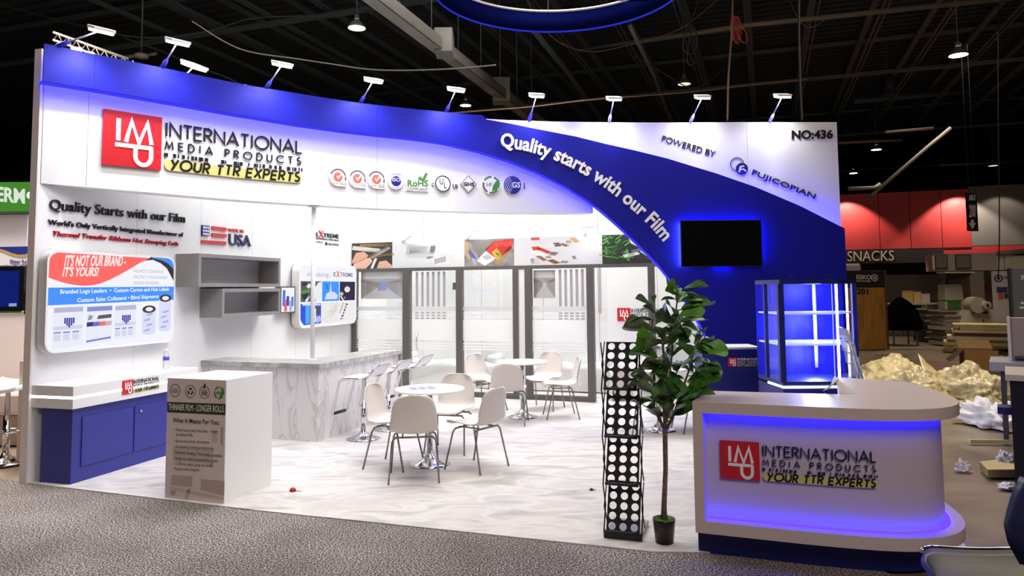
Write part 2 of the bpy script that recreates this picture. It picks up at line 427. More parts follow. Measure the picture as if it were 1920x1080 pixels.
upp_px = [(905, 222.5), (960, 232), (1027, 245.6), (1080, 256), (1133, 269), (1190, 282), (1250, 296.7), (1340, 324), (1417.7, 351), (1500, 386), (1583, 428)]
low = [HS.inv(x, y, NB) for x, y in low_px]; upp = [HS.inv(x, y, NB) for x, y in upp_px]
UL = HS.inv(1584, 428, NB)[0]; UE = HS.inv(1569, 229, 0)[0]
hb = [HS.inv(x, y, 0) for x, y in ((75, 333), (163, 342), (360, 358), (588, 378), (800, 385), (950, 389), (1110, 392))]
print('header bottom z', [round(q[1], 2) for q in hb]); HBZ = 2.86
hdr = struct(thing('curved_header', 'x', 'x', tuple(HS.pos(0, 0))));
for k in ('label', 'category'): del hdr[k]
def ribbon(u0, u1, zb, zt, n0, n1, name, m, step=.1, parent=None, caps=True):
    mm = M(); k = max(1, int((u1-u0)/step)); rows = []
    for i in range(k+1):
        u = u0+(u1-u0)*i/k; a, b_ = zb(u), zt(u); b_ = max(b_, a+.001)
        rows += [HS.pos(u, a, n0), HS.pos(u, a, n1), HS.pos(u, b_, n1), HS.pos(u, b_, n0)]
    fs = [(i*4+j, i*4+(j+1) % 4, i*4+4+(j+1) % 4, i*4+4+j) for i in range(k) for j in range(4)]+[(0, 1, 2, 3), (k*4+3, k*4+2, k*4+1, k*4)]
    mm.add(rows, fs); return mm.build(name, m, parent or hdr)
UB0 = HS.inv(82, 120, NB)[0]; UW0 = HS.inv(80, 240, 0)[0]; print('starts', UB0, UW0)
def lowf(u): return interp(low, u) if u < low[-1][0] else 0
def uppf(u): return min(HT+.0, interp(upp, u)) if u > upp[0][0] else HT
u_open = HS.inv(1112, 391, 0)[0]
def whb(u): return HBZ if u < u_open else max(0, lowf(u)+.02)
seams = [UW0]+[HS.inv(x, 300, 0)[0] for x in (163,)]+[HS.inv(707, 330, 0)[0], u_open, HS.inv(1402, 300, 0)[0], UE]
seams = sorted(seams)
for a, b_ in zip(seams, seams[1:]): ribbon(a+.002, b_-.002, whb, lambda u: HT, -.03, 0, 'white_panel', WHITE)
ribbon(.10, u_open, lambda u: HBZ+.005, lambda u: HT-.01, -.26, -.03, 'white_panel', WHITE)
# blue layer: front skin in sheets, with edge returns that carry the LED diffuser
bs = [UB0]+[HS.inv(x, 200, NB)[0] for x in (175, 707, 1064)]+[HS.inv(1424, 380, NB)[0], UL]
for a, b_ in zip(bs, bs[1:]): ribbon(a+.001, b_-.001, lambda u: lowf(u), lambda u: uppf(u), NB-.03, NB, 'blue_panel', BLUE, .06)
ribbon(UL-.03, UL, lambda u: 0, lambda u: uppf(u), .0, NB-.03, 'edge_return', BLUE)
def led_along(us_, zf, n0, n1, name, m, th=.012, dz=0):
    mm = M()
    P = [(u, zf(u)+dz) for u in us_]
    for (a, za), (b_, zb_) in zip(P, P[1:]):
        p = [HS.pos(a, za, n0), HS.pos(b_, zb_, n0), HS.pos(b_, zb_, n1), HS.pos(a, za, n1)]
        mm.hexa([p[0], p[1], p[2], p[3]]+[q+ZV*th for q in p])
    return mm.build(name, m, hdr)
N_ = 90; ul = [UB0+(low[-4][0]-UB0)*i/N_ for i in range(N_+1)]
led_along(ul, lowf, .03, NB-.032, 'led_strip', LEDB, dz=.002)
uu = [upp[0][0]+(UE-.03-upp[0][0])*i/40 for i in range(41)]
led_along([q for q in uu if uppf(q) < HT-.02], uppf, .03, NB-.04, 'led_strip', emis('blue_led_upper', '#2A28FF', 20), dz=-.016)
# ---------------- signs ----------------
def sign(name, label, cat, S, at_, group=None, n=0):
    u, v = S.inv(*at_, n); return thing(name, label, cat, tuple(S.pos(u, v, n)), 0, group)
def letters(ms, m, par, name='letter'):
    for q in ms: q.build(name, m, par)
def roundrect(u0, v0, u1, v1, r, k=6):
    p = []
    for cx, cy, a in ((u1-r, v1-r, 0), (u0+r, v1-r, 90), (u0+r, v0+r, 180), (u1-r, v0+r, 270)): p += arc(cx, cy, r, r, a, a+90, k)
    return p
BARS = [0, .05, None, .17, .2, .26, .34, .37, .45, .52, .59, .61, .67, .7, .73, .79, .83, None, 1.12, 1.16, 1.2, 1.38, 1.42, 1.46, 1.5, 1.54, 1.68, 1.8, 1.86, 1.92, 1.98, 2.12, 2.15, 2.23, 2.33, 2.36, 2.5, 2.55, 2.62, 2.66, 2.76, 2.82]
def logo(S, u0, v0, k, wt, n, label, par=None, fine=True, light=False, name='company_logo_sign', dark=BLACK, tile=RED, rail=True, cat='sign', th=.012):
    """red monogram tile, two lines of thin capitals, bar row and yellow slogan pill; k = tile height, wt = text width / k"""
    th *= k/.55 if k < .3 else 1
    t = par or thing(name, label, cat, tuple(S.pos(u0, v0, n)))
    A = lambda x, y: (u0+x*k, v0+y*k)
    poly(M(), S, [A(0, 0), A(1, 0), A(1, 1), A(0, 1)], n, n+th*2).build('red_tile', tile, t)
    mono = [[A(.25, .46), A(.25, .86)], [A(.38, .45), A(.47, .84), A(.6, .45), A(.74, .84), A(.82, .45)], [A(.2, .385), A(.84, .385)],
            [A(.545, .385), A(.545, .22)]+[A(.545+.135+.135*math.cos(math.radians(a)), .21+.15*math.sin(math.radians(a))) for a in range(180, 361, 15)]+[A(.815, .385)]]
    for pts in mono:
        stroke(M(), S, pts, .075*k, n+th*2, n+th*2+.004+th*.3).build('monogram_stroke', WLET, t)
    m1 = WLET if light else dark
    L1 = strokes_text(S, 'INTERNATIONAL', A(1.08, .665), A(1.08+wt, .665), A(1.08, .92), .034*k, n, th, .2, px=False)
    L2 = strokes_text(S, 'MEDIA PRODUCTS', A(1.08, .42), A(1.06+wt, .42), A(1.08, .565), .024*k, n, th, .62, .9, px=False)
    if fine: letters(L1, m1, t); letters(L2, m1, t)
    else:
        a = M()
        for q in L1+L2: a.add(q.v, q.f)
        a.build('lettering', m1, t)
    bm_ = M()
    for b in BARS:
        if b is None: continue
        x = 1.06+b*(wt+.04)/2.84; wd_ = .05 if (BARS.index(b) % 3 == 0) else .024
        poly(bm_, S, [A(x, .275), A(x+wd_, .275), A(x+wd_, .345), A(x, .345)], n, n+th*.7)
    o = bm_.build('bar_row', m1, t); o['kind'] = 'stuff'
    pill = roundrect(A(1.07, 0)[0], A(0, .02)[1], A(1.09+wt, 0)[0], A(0, .22)[1], .099*k)
    pm = M(); ua, ub, va, vb = A(1.07, 0)[0], A(1.09+wt, 0)[0], A(0, .02)[1], A(0, .22)[1]; hh = (vb-va)/2; ks = 22
    def ph_(u): d_ = min(u-ua, ub-u); return hh*math.sqrt(max(.0, 1-(1-min(1, d_/hh))**2))
    us_ = sorted(set([ua+hh*(1-math.cos(i*PI/12)) for i in range(7)]+[ub-hh*(1-math.cos(i*PI/12)) for i in range(7)]+[ua+hh+(ub-ua-2*hh)*i/ks for i in range(1, ks)]))
    for a_, b2 in zip(us_, us_[1:]):
        poly(pm, S, [(a_, va+hh-ph_(a_)-.0005), (b2, va+hh-ph_(b2)-.0005), (b2, va+hh+ph_(b2)), (a_, va+hh+ph_(a_))], n, n+th)
    pm.build('yellow_pill', YEL, t)
    h = strokes_text(S, 'YOUR TTR EXPERTS', A(1.17, .045), A(1.02+wt, .045), A(1.17, .235), .043*k, n+th+.001, .003, .27, .45, px=False, jit=.07, slant=.14)
    hm = M()
    for q in h: hm.add(q.v, q.f)
    hm.build('slogan_lettering', dark, t)
    return t
a = HS.inv(189, 308.6, 0); b_ = HS.inv(192.5, 204.6, 0); c = HS.inv(297.5, 321, 0); d = HS.inv(564.4, 288, 0)
k = (b_[1]-a[1]); print('logo', a, b_, c, d)
kw = ((c[0]-a[0])+k)/2
logo(HS, a[0], a[1]+.0, k, (d[0]-a[0])/k-1.08, .012, 'large red and black company logo sign on the white header at left')
# certification badges on the header
BG = 'certification badges in a row on the white header'
GREEN = mat('badge_green', '#3F8A3A', .5); ORG = mat('badge_coral', '#EC6A55', .5); NAVY = mat('badge_navy', '#1B2386', .4)
GREYT = mat('badge_grey', '#55575C', .5); BTILE = mat('badge_white', '#F2F2F2', .4); LILAC = mat('badge_lilac', '#9A9CCB', .5)
def badge(px, r, label, shape='disc'):
    c = HS.inv(*px, .03); e = HS.inv(px[0], px[1]+r, .03); R_ = c[1]-e[1]
    t = thing('certification_badge', label, 'badge', tuple(HS.pos(c[0], c[1], 0)), 0, BG)
    if shape == 'disc': poly(M(), HS, disc(c, R_), 0, .03).build('badge_plate', BTILE, t)
    return t, c, R_
for i, (px, lab, words) in enumerate([((634, 332), 'first white badge with coral tick disc, leftmost of the badge row', 'ISO 9001'),
                         ((670.4, 335), 'second white badge with coral tick disc, next to the leftmost', 'ISO 14001'),
                         ((706, 336.5), 'third white badge with coral tick disc, beside the round ISO badge', 'ISO 45001')]):
    t, c, R_ = badge(px, 17, lab, '')
    pts = disc(c, R_, 24, a0=PI*.0, a1=PI*1.5); pts = [(c[0]+R_, c[1]-R_)]+pts
    poly(M(), HS, pts, 0, .03).build('badge_plate', BTILE, t)
    ringm(M(), HS, c, R_*.40, R_*.52, .031, .033, .5, 5.6).build('coral_disc', ORG, t)
    poly(M(), HS, disc(c, R_*.5), .03, .033).build('coral_disc', ORG, t)
    stroke(M(), HS, [(c[0]-R_*.18, c[1]+R_*.1), (c[0], c[1]-R_*.12), (c[0]+R_*.42, c[1]+R_*.42)], R_*.16, .034, .036).build('white_tick', BTILE, t)
    g = ringm(M(), HS, c, R_*.78, R_*.93, .03, .033, PI*.08, PI*.9); poly(g, HS, [(c[0]+R_*.78, c[1]-R_*.35), (c[0]+R_*.93, c[1]-R_*.35), (c[0]+R_*.93, c[1]+.1*R_), (c[0]+R_*.78, c[1]+.1*R_)], .03, .033); g.build('grey_band', GREYT, t)
    text(HS, 'SGS', (c[0]+R_*.18, c[1]-R_*.85), (c[0]+R_*.92, c[1]-R_*.85), (c[0]+R_*.18, c[1]-R_*.52), .031, .002, px=False).build('badge_lettering', GREYT, t)
    text(HS, words, (c[0]-R_*.6, c[1]-R_*.78), (c[0]+R_*.02, c[1]-R_*.82), (c[0]-R_*.6, c[1]-R_*.62), .031, .002, px=False).build('small_lettering', ORG, t)
t, c, R_ = badge((742.7, 339.8), 16, 'round badge with navy centre reading ISO between coral tick badge and green RoHS')
poly(M(), HS, disc(c, R_*.6), .03, .032).build('navy_disc', NAVY, t)
ringm(M(), HS, c, R_*.93, R_*.97, .03, .032).build('thin_ring', LILAC, t)
text(HS, 'ISO', (c[0]-R_*.5, c[1]-R_*.02), (c[0]+R_*.5, c[1]-R_*.02), (c[0]-R_*.5, c[1]+R_*.38), .033, .002, .01, px=False).build('badge_lettering', BTILE, t)
mm = M(); text(HS, 'CERTIFIED', (c[0]-R_*.55, c[1]+R_*.66), (c[0]+R_*.55, c[1]+R_*.66), (c[0]-R_*.55, c[1]+R_*.86), .031, .002, mm=mm, px=False)
text(HS, 'COMPANY', (c[0]-R_*.5, c[1]-R_*.86), (c[0]+R_*.5, c[1]-R_*.86), (c[0]-R_*.5, c[1]-R_*.68), .031, .002, mm=mm, px=False).build('small_lettering', LILAC, t)
t, c, R_ = badge((783, 344), 9, 'green RoHS compliant badge with a tick above', '')
a0 = HS.inv(763, 349, .02); a1 = HS.inv(802.5, 349.5, .02); a2 = HS.inv(763, 337.5, .02)
poly(M(), HS, [(a0[0]-.01, a0[1]-.06), (a1[0]+.01, a0[1]-.06), (a1[0]+.01, a2[1]+.01), (a0[0]-.01, a2[1]+.01)], 0, .02).build('badge_plate', BTILE, t)
text(HS, 'RoHS', a0, a1, a2, .02, .006, .02, px=False).build('badge_lettering', GREEN, t)
text(HS, 'COMPLIANT', (a0[0], a0[1]-.05), (a1[0], a0[1]-.05), (a0[0], a0[1]-.015), .02, .004, px=False).build('small_lettering', GREYT, t)
q = [HS.inv(x, y, .02) for x, y in ((786, 332), (793, 339), (800, 325))]; stroke(M(), HS, q, .03, .0, .024).build('green_tick', GREEN, t)
t, c, R_ = badge((830.6, 344.4), 15, 'white UL badge in a black ring between small letters c and us')
ringm(M(), HS, c, R_*.9, R_*1.02, .03, .033).build('black_ring', BLACK, t)
mm = text(HS, 'U', (c[0]-R_*.48, c[1]-R_*.1), (c[0]+R_*.02, c[1]-R_*.1), (c[0]-R_*.48, c[1]+R_*.6), .031, .002, .01, px=False)
text(HS, 'L', (c[0]+R_*.08, c[1]-R_*.55), (c[0]+R_*.45, c[1]-R_*.55), (c[0]+R_*.08, c[1]+R_*.15), .031, .002, .01, mm=mm, px=False).build('badge_lettering', BLACK, t)
mm = text(HS, 'C', (809, 349.5), (813.5, 349.5), (809, 343), .01, .01, .01); text(HS, 'US', (848.5, 352), (858, 353), (848.5, 345), .01, .01, .01, mm=mm).build('side_letters', BLACK, t)
t, c, R_ = badge((878.5, 345), 15.5, 'white diamond badge reading GHS', '')
poly(M(), HS, [(c[0]-R_, c[1]), (c[0], c[1]-R_), (c[0]+R_, c[1]), (c[0], c[1]+R_)], 0, .025).build('badge_plate', BTILE, t)
stroke(M(), HS, [(c[0]-R_, c[1]), (c[0], c[1]-R_), (c[0]+R_, c[1]), (c[0], c[1]+R_)], .008, .025, .028, True).build('diamond_outline', GREYT, t)
text(HS, 'GHS', (c[0]-R_*.7, c[1]-R_*.22), (c[0]+R_*.72, c[1]-R_*.22), (c[0]-R_*.7, c[1]+R_*.2), .028, .006, .02, px=False).build('badge_lettering', BLACK, t)
def hf(S, t, c, R_, n):
    for k_, (a, b_) in enumerate(((.2, 1.2), (1.5, 2.6), (2.9, 4.2), (4.5, 5.6))): ringm(M(), S, c, R_*.76, R_*.95, n, n+.003, a, b_, 10).build('green_ring_arc', GREEN if k_ % 2 else GREYT, t)
    text(S, 'HF', (c[0]-R_*.55, c[1]-R_*.22), (c[0]+R_*.12, c[1]-R_*.22), (c[0]-R_*.55, c[1]+R_*.22), n, .003, .0, px=False).build('badge_lettering', GREYT, t)
    lf = [(c[0]+R_*x, c[1]+R_*y) for x, y in ((.1, -.62), (.2, -.1), (.5, .35), (.88, .6), (.98, .1), (.85, -.3), (.5, -.6), (.25, -.6), (.12, -.85))]
    poly(M(), S, lf, n, n+.004).build('green_leaf', GREEN, t)
t, c, R_ = badge((920.8, 346.5), 17.5, 'round white badge reading HF with a green leaf')
hf(HS, t, c, R_, .031)
t, c, R_ = badge((960.8, 347), 17.5, 'round navy GS1 badge with thin white arcs, rightmost of the badge row')
poly(M(), HS, disc(c, R_*.97), .03, .033).build('navy_disc', NAVY, t)
mm = M()
for q in (.35, .55, .72, .88): ringm(mm, HS, (c[0]+R_*(1-q)*.25, c[1]), R_*q-.006, R_*q, .034, .036, PI*.6, PI*1.4, 16)
mm.build('white_arcs', BTILE, t)
text(HS, 'GS', (c[0]-R_*.05, c[1]-R_*.25), (c[0]+R_*.85, c[1]-R_*.25), (c[0]-R_*.05, c[1]+R_*.3), .034, .004, .02, px=False).build('badge_lettering', BTILE, t)
text(HS, '1', (977, 354), (984, 354), (977, 343), .01, .01, 0).build('side_numeral', GREYT, t)
# slogan that follows the blue curve
base = [(937, 274), (980, 281), (1024, 293), (1066, 311), (1102, 330.5), (1135, 352), (1160, 372), (1185, 392), (1205, 410), (1225, 430), (1243.5, 453)]
bl = [Vector(HS.inv(x, y, NB+.01)) for x, y in base]; cum = [0]
for p, q in zip(bl, bl[1:]): cum.append(cum[-1]+(q-p).length)
lay, wd = layout('Quality starts with our Film', .02)
t = sign('slogan_sign', 'white raised slogan letters curving down the blue panel', 'sign', HS, (1090, 320), n=NB)
cap = .185
def along(s):
    s = min(max(s, 0), cum[-1]-1e-6)
    for i in range(len(cum)-1):
        if s <= cum[i+1]: f_ = (s-cum[i])/(cum[i+1]-cum[i]); return bl[i]+(bl[i+1]-bl[i])*f_
for ch, xo in lay:
    vs, fs = glyph(ch, .025, .5); gw = max(v[0] for v in vs); sc = cum[-1]/wd
    p0 = along(xo*sc); p1 = along((xo+gw)*sc); 
    d_ = (along(min(cum[-1], (xo+gw)*sc+.08))-along(max(0, xo*sc-.08))).normalized(); nn_ = Vector((-d_.y, d_.x))
    mm = M().add([HS.pos(*(p0+d_*(v[0]*sc)+nn_*(v[1]*cap/CAPH)), NB+.005+(v[2]+.5)*.03) for v in vs], fs)
    mm.build('letter', WLET, t)
t = sign('booth_number_sign', 'black raised number NO:436 at the top right of the white wall', 'sign', HS, (1520, 250))
letters(text(HS, 'NO:436', (1483, 260.5), (1560.6, 259.3), (1483, 245.5), .004, .02, .02, sep=True), BLACK, t)
t = sign('powered_by_sign', 'slanted thin black lettering POWERED BY on the white wall', 'sign', HS, (1290, 275))
letters(text(HS, 'POWERED BY', (1239, 264.6), (1339, 295), (1242, 253.8), .004, .012, 0, sep=True), BLACK, t)
t = sign('partner_logo_sign', 'dark two-disc logo and wide slanted lettering FUJICOPIAN on the white wall', 'sign', HS, (1450, 340))
letters(text(HS, 'FUJICOPIAN', (1407.5, 326), (1527, 373), (1410.5, 317.5), .004, .012, .015, sep=True), DARKN, t)
c = HS.inv(1382, 307.5, .01); ringm(M(), HS, c, .093, .1, .004, .016).build('thin_ring', DARKN, t)
c2 = HS.inv(1391, 316.5, .01); poly(M(), HS, disc(c2, .088), .004, .016).build('navy_disc', DARKN, t)
q = [HS.inv(x, y, .017) for x, y in ((1386, 323), (1388, 313), (1395, 311))]; stroke(M(), HS, q, .02, .016, .019).build('disc_mark', WLET, t)
q = [HS.inv(x, y, .017) for x, y in ((1387, 318), (1394, 317), (1399, 321))]; stroke(M(), HS, q, .018, .016, .019).build('disc_mark', WLET, t)
# left wall lettering
t = sign('wall_slogan', 'black raised lettering Quality Starts with our Film on the left wall', 'sign', LW, (210, 400))
letters(text(LW, 'Quality Starts with our Film', (90, 392.5), (345, 418), (91, 373), .004, .02, .0, sep=True), BLACK, t)
t = sign('wall_subtitle', 'smaller bold black lettering beginning World\'s Only on the left wall', 'sign', LW, (210, 428))
letters(text(LW, "World's Only Vertically Integrated Manufacturer of", (89.7, 421), (342.4, 444), (90, 411.5), .004, .015, .01, sep=True), BLACK, t)
t = sign('wall_caption', 'red slanted raised lettering above the large lit panel on the left wall', 'sign', LW, (210, 450))
letters(text(LW, 'Thermal Transfer Ribbons Hot Stamping Foils', (96, 442), (332.7, 461), (99, 433), .004, .015, .008, sep=True), REDD, t)
t = sign('flag_sign', 'red and navy flag sign reading MADE IN USA on the left wall', 'sign', LW, (420, 440))
def quad(S, pts, n): return [S.inv(x, y, n) for x, y in pts]
poly(M(), LW, quad(LW, ((376.8, 422), (390.5, 423.5), (390.2, 443), (376.6, 442)), 0), .002, .02).build('navy_canton', DARKN, t)
a = LW.inv(376.8, 442, 0); b_ = LW.inv(390.4, 423, 0)
mm = M()
for i in range(3):
    for j in range(3):
        poly(mm, LW, disc((a[0]+(b_[0]-a[0])*(.2+.3*i), a[1]+(b_[1]-a[1])*(.18+.3*j)), .014, 8, .016), .02, .022)
mm.build('white_dots', WLET, t)
for pts in (((396, 424), (422.7, 427), (422.6, 433.5), (396, 430.5)), ((395.6, 437), (422.5, 439), (422.4, 445.5), (395.6, 443.5)), ((376.3, 450), (422, 453), (421.8, 459.5), (376.3, 456))):
    poly(M(), LW, quad(LW, pts, 0), .002, .02).build('red_stripe', mat('flag_red', '#C9363C', .45), t)
letters(text(LW, 'MADE IN', (427, 434), (455.6, 436.8), (427, 428), .004, .012, 0, sep=True), mat('flag_red', '#C9363C'), t)
letters(text(LW, 'USA', (427, 459), (469, 462), (427, 438.5), .004, .02, .01, sep=True), mat('navy_letter', '#2B2C55', .4), t)
def extreme(S, P0, P1, T, par, n, d, mB, mR, sub=True):
    P0, P1, T = [Vector(S.inv(*q, n)) for q in (P0, P1, T)]; X = (P1-P0); Y = T-P0
    mm = M(); text(S, 'E', P0, P0+X*.12, P0+Y*.82, n, d, .01, mm, False); text(S, 'TREME', P0+X*.33, P1, P0+X*.33+Y*.82, n, d, .01, mm, False); mm.build('lettering', mB, par)
    text(S, 'X', P0+X*.14-Y*.12, P0+X*.34-Y*.12, P0+X*.14+Y*1.25, n, d*1.2, .01, None, False).build('red_x', mR, par)
t = sign('product_name_sign', 'small black sign reading EXTREME with a red X beside the pole', 'sign', LW, (615, 445))
extreme(LW, (591, 443.5), (635, 447), (591, 434), t, .004, .01, BLACK, mat('flag_red', '#C9363C'))
mm = text(LW, 'HIGH PERFORMANCE THERMAL RIBBONS', (591.5, 448.5), (635, 452.5), (591.5, 445.5), .004, .004, .01)
text(LW, 'POWERED BY', (592, 454.5), (605.5, 456), (592, 452), .004, .004, 0, mm=mm)
text(LW, 'FUJICOPIAN', (612, 459), (635, 461), (612, 455.5), .004, .004, .02, mm=mm).build('small_lettering', GREYT, t)
poly(M(), LW, disc(LW.inv(611, 457, 0), .03, 14), .002, .008).build('navy_disc', DARKN, t)
# ---------------- lit panels on the left wall ----------------
def E(hexc, s=1.0): return emis('lit_'+hexc.strip('#')+('' if s == 1 else str(s)), hexc, s)
class Box:
    """face of a lit panel in unit coordinates, nested on a plane"""
    def __init__(s, S, u0, v0, u1, v1, n): s.S, s.a, s.b, s.n = S, (u0, v0), (u1, v1), n; s.N = S.N
    def xy(s, x, y): return s.a[0]+(s.b[0]-s.a[0])*x, s.a[1]+(s.b[1]-s.a[1])*y
    def poly(s, pts, m, par, name='print', k=1):
        return poly(M(), s.S, [s.xy(*p) for p in pts], s.n+.0008*(k-1)+.0002, s.n+.0008*k).build(name, m, par)
    def text(s, t, P0, P1, T, m, par, k=3, bold=.0, name='printed_lettering', mm=None, go=True):
        q = text(s.S, t, s.xy(*P0), s.xy(*P1), s.xy(*T), s.n+.0008*k, .0004, bold, mm, False)
        return q.build(name, m, par) if go else q
u0, v1 = LW.inv(92, 474, .12); _, v0 = LW.inv(88, 657, .12); u1 = (LW.inv(327, 482, .12)[0]+LW.inv(323, 640, .12)[0])/2
v1b = LW.inv(325, 482, .12)[1]; v0b = LW.inv(322, 640, .12)[1]; print('lb1', u0, u1, v0, v0b, v1, v1b)
v0 = (v0+v0b)/2; v1 = (v1+v1b)/2
t = thing('light_box', 'large lit panel with red and blue print above the long blue cabinet', 'light box', tuple(LW.pos(u0, v0, 0)), 0, 'lit panels on the left wall')
poly(M(), LW, roundrect(u0-.02, v0-.02, u1+.02, v1+.02, .12), .03, .115).build('casing', WHITE2, t)
poly(M(), LW, roundrect(u0+.08, v0+.08, u1-.08, v1-.08, .1), .0, .03).build('wall_mount', WHITE2, t)
fr = M(); o_ = roundrect(u0-.02, v0-.02, u1+.02, v1+.02, .12); i_ = roundrect(u0, v0, u1, v1, .1)
for i in range(len(o_)):
    j = (i+1) % len(o_); poly(fr, LW, [o_[i], o_[j], i_[j], i_[i]], .11, .126)
fr.build('frame', WHITE2, t)
t = poly(M(), LW, i_, .115, .12).build('lit_face', E('#F4F5FF'), t)
X = Box(LW, u0, v0, u1, v1, .12)
def topclip(x): return 1-.0 if .06 < x < .94 else (1-.115*(1-math.sqrt(max(0, 1-((.06-min(x, 1-x))/.06)**2))))
red = [(.003, .74)]+[(x, interp([(0, .74), (.08, .70), (.16, .67), (.24, .658), (.3, .662), (.36, .68), (.44, .725), (.52, .785), (.6, .85), (.68, .92), (.73, .955), (.78, .985)], x)) for x in [i*.78/26 for i in range(1, 27)]]
red += [(.06, .997), (.025, .975), (.008, .94), (.003, .9)]
X.poly(red, E('#FF6F68'), t, 'red_wave', 1)
X.poly([(.72, .95), (.8, .965), (.87, .93), (.93, .87), (.997, .72), (.997, .86), (.93, .95), (.86, .99), (.78, .998)], E('#3E3A40'), t, 'black_wave', 1)
X.poly([(.79, .985), (.88, .965), (.94, .93), (.997, .86), (.995, .92), (.975, .97), (.94, .993), (.8, .998)], E('#4C93FF'), t, 'blue_wave', 2)
X.poly([(0, .46), (1, .49), (1, .655), (0, .635)] if 0 else [(0, .462), (1, .485), (1, .65), (0, .64)], E('#4E97FF'), t, 'blue_band', 1)
X.text("IT'S NOT OUR BRAND -", (.1, .86), (.56, .885), (.11, .97), E('#FFFFFF'), t, 2, .02)
X.text("IT'S YOURS!", (.09, .755), (.345, .765), (.1, .845), E('#FFFFFF'), t, 2, .02)
for i, s_ in enumerate(('PROMOTE YOUR IMAGE', 'PROTECT YOUR BUSINESS', 'ENSURE REORDERS')):
    X.text('\u2022'+s_, (.63, .81-.068*i), (.9+(0, .035, -.04)[i], .81-.068*i), (.63, .845-.068*i), E('#B9B2B4'), t, 2)
X.text('Branded Logo Leaders  \u2022  Custom Carton and Hub Labels', (.08, .578), (.955, .6), (.08, .62), E('#FFFFFF'), t, 2, .012)
X.text('Custom Sales Collateral \u2022 Blind Shipments', (.2, .487), (.86, .515), (.2, .528), E('#FFFFFF'), t, 2, .012)
for k_, (xa, xb) in enumerate(((.04, .25), (.27, .47), (.485, .665))):
    X.poly([(xa, .02+.02*k_), (xb, .04+.02*k_), (xb, .45), (xa, .44)], E('#ECEDFB'), t, 'printed_leaflet', 1)
    X.poly([(xa+.005, .385), (xb-.005, .39), (xb-.005, .44), (xa+.005, .435)], E('#B9BAD8' if k_ != 1 else '#8D93D2'), t, 'leaflet_heading', 2)
    if k_ != 1:
        for j in range(5):
            cx = (xa+xb)/2-.03+.015*j; X.poly([(cx, .27-.02*(2-abs(j-2))), (cx+.012, .27-.02*(2-abs(j-2))), (cx+.012, .33), (cx, .33)], E('#4B50A8'), t, 'printed_ribbon', 3)
        X.poly([(xa+.005, .21), (xb-.005, .215), (xb-.005, .25), (xa+.005, .245)], E('#D5D6E6'), t, 'leaflet_text_block', 2)
        for j in range(3):
            w_ = (xb-xa-.02)/3; X.poly([(xa+.008+w_*j, .175), (xa+w_*(j+.85), .177), (xa+w_*(j+.85), .192), (xa+.008+w_*j, .19)], E('#6F95E8'), t, 'leaflet_tab', 2)
            X.poly([(xa+.008+w_*j, .1), (xa+w_*(j+.85), .1), (xa+w_*(j+.85), .165), (xa+.008+w_*j, .165)], E('#D8D9EA'), t, 'leaflet_text_block', 2)
    else:
        X.poly([(xa+.08, .3), (xb-.01, .31), (xb-.01, .35), (xa+.09, .34)], E('#5C5C66'), t, 'printed_photo', 2)
        stroke_pts = [(xa+.01, .29), (xa+.02, .35), (xa+.04, .31), (xa+.05, .35)]
        X.poly([(xa+.01, .29), (xa+.02, .35), (xa+.05, .34), (xa+.04, .3)], E('#9A9BAA'), t, 'printed_photo', 2)
        for j, h_ in enumerate(('#3E3F8A', '#6F74D6', '#F07A70', '#C9B9B4')): X.poly([(xa+.005+.047*j, .225), (xa+.052+.047*j, .228), (xa+.052+.047*j, .275), (xa+.005+.047*j, .272)], E(h_), t, 'printed_photo', 2)
        X.poly([(xa+.005, .06), (xb-.01, .085), (xb-.01, .105), (xa+.005, .08)], E('#8187C9'), t, 'leaflet_footer', 2)
for (x0_, x1_, ya, yb) in ((.715, .835, .095, .385), (.865, .98, .12, .51)):
    cx = (x0_+x1_)/2; rx = (x1_-x0_)/2
    body = [(x0_, yb)]+[(cx-rx*math.cos(a), ya-.04*math.sin(a)+.03) for a in [i*PI/10 for i in range(11)]]+[(x1_, yb)]
    X.poly(body, E('#DDE0F8'), t, 'printed_roll', 3)
    X.poly(disc((cx, yb), rx, 20, .045), E('#4A484C'), t, 'printed_roll_end', 4); X.poly(disc((cx, yb), rx*.55, 16, .025), E('#F2F2F6'), t, 'printed_roll_core', 5)
    for j in range(4): X.poly([(x0_+.02+.02*(j % 2), ya+.03+.06*j), (x0_+.07+.02*(j % 2), ya+.045+.06*j), (x0_+.07+.02*(j % 2), ya+.065+.06*j), (x0_+.02+.02*(j % 2), ya+.05+.06*j)], E('#A9AEEE'), t, 'printed_roll_mark', 4)
# second lit panel
n2 = .16
u0, v1 = LW.inv(563, 496, n2); v0 = LW.inv(563, 612, n2)[1]; u1 = LW.inv(667, 503, n2)[0]; v0 = (v0+LW.inv(667, 604, n2)[1])/2; v1 = (v1+LW.inv(667, 503, n2)[1])/2
print('lb2', u0, u1, v0, v1)
t = thing('light_box', 'smaller lit panel with six photographs behind the white pole', 'light box', tuple(LW.pos(u0, v0, 0)), 0, 'lit panels on the left wall')
poly(M(), LW, roundrect(u0-.02, v0-.02, u1+.02, v1+.02, .12), .03, .155).build('casing', WHITE2, t)
poly(M(), LW, roundrect(u0+.08, v0+.08, u1-.08, v1-.08, .1), .0, .03).build('wall_mount', WHITE2, t)
fr = M(); o_ = roundrect(u0-.025, v0-.025, u1+.025, v1+.025, .13); i_ = roundrect(u0, v0, u1, v1, .11)
for i in range(len(o_)):
    j = (i+1) % len(o_); poly(fr, LW, [o_[i], o_[j], i_[j], i_[i]], .15, .166)
fr.build('frame', WHITE2, t)
t = poly(M(), LW, i_, .155, .16).build('lit_face', E('#F6F6FF'), t)
X = Box(LW, u0, v0, u1, v1, .16)
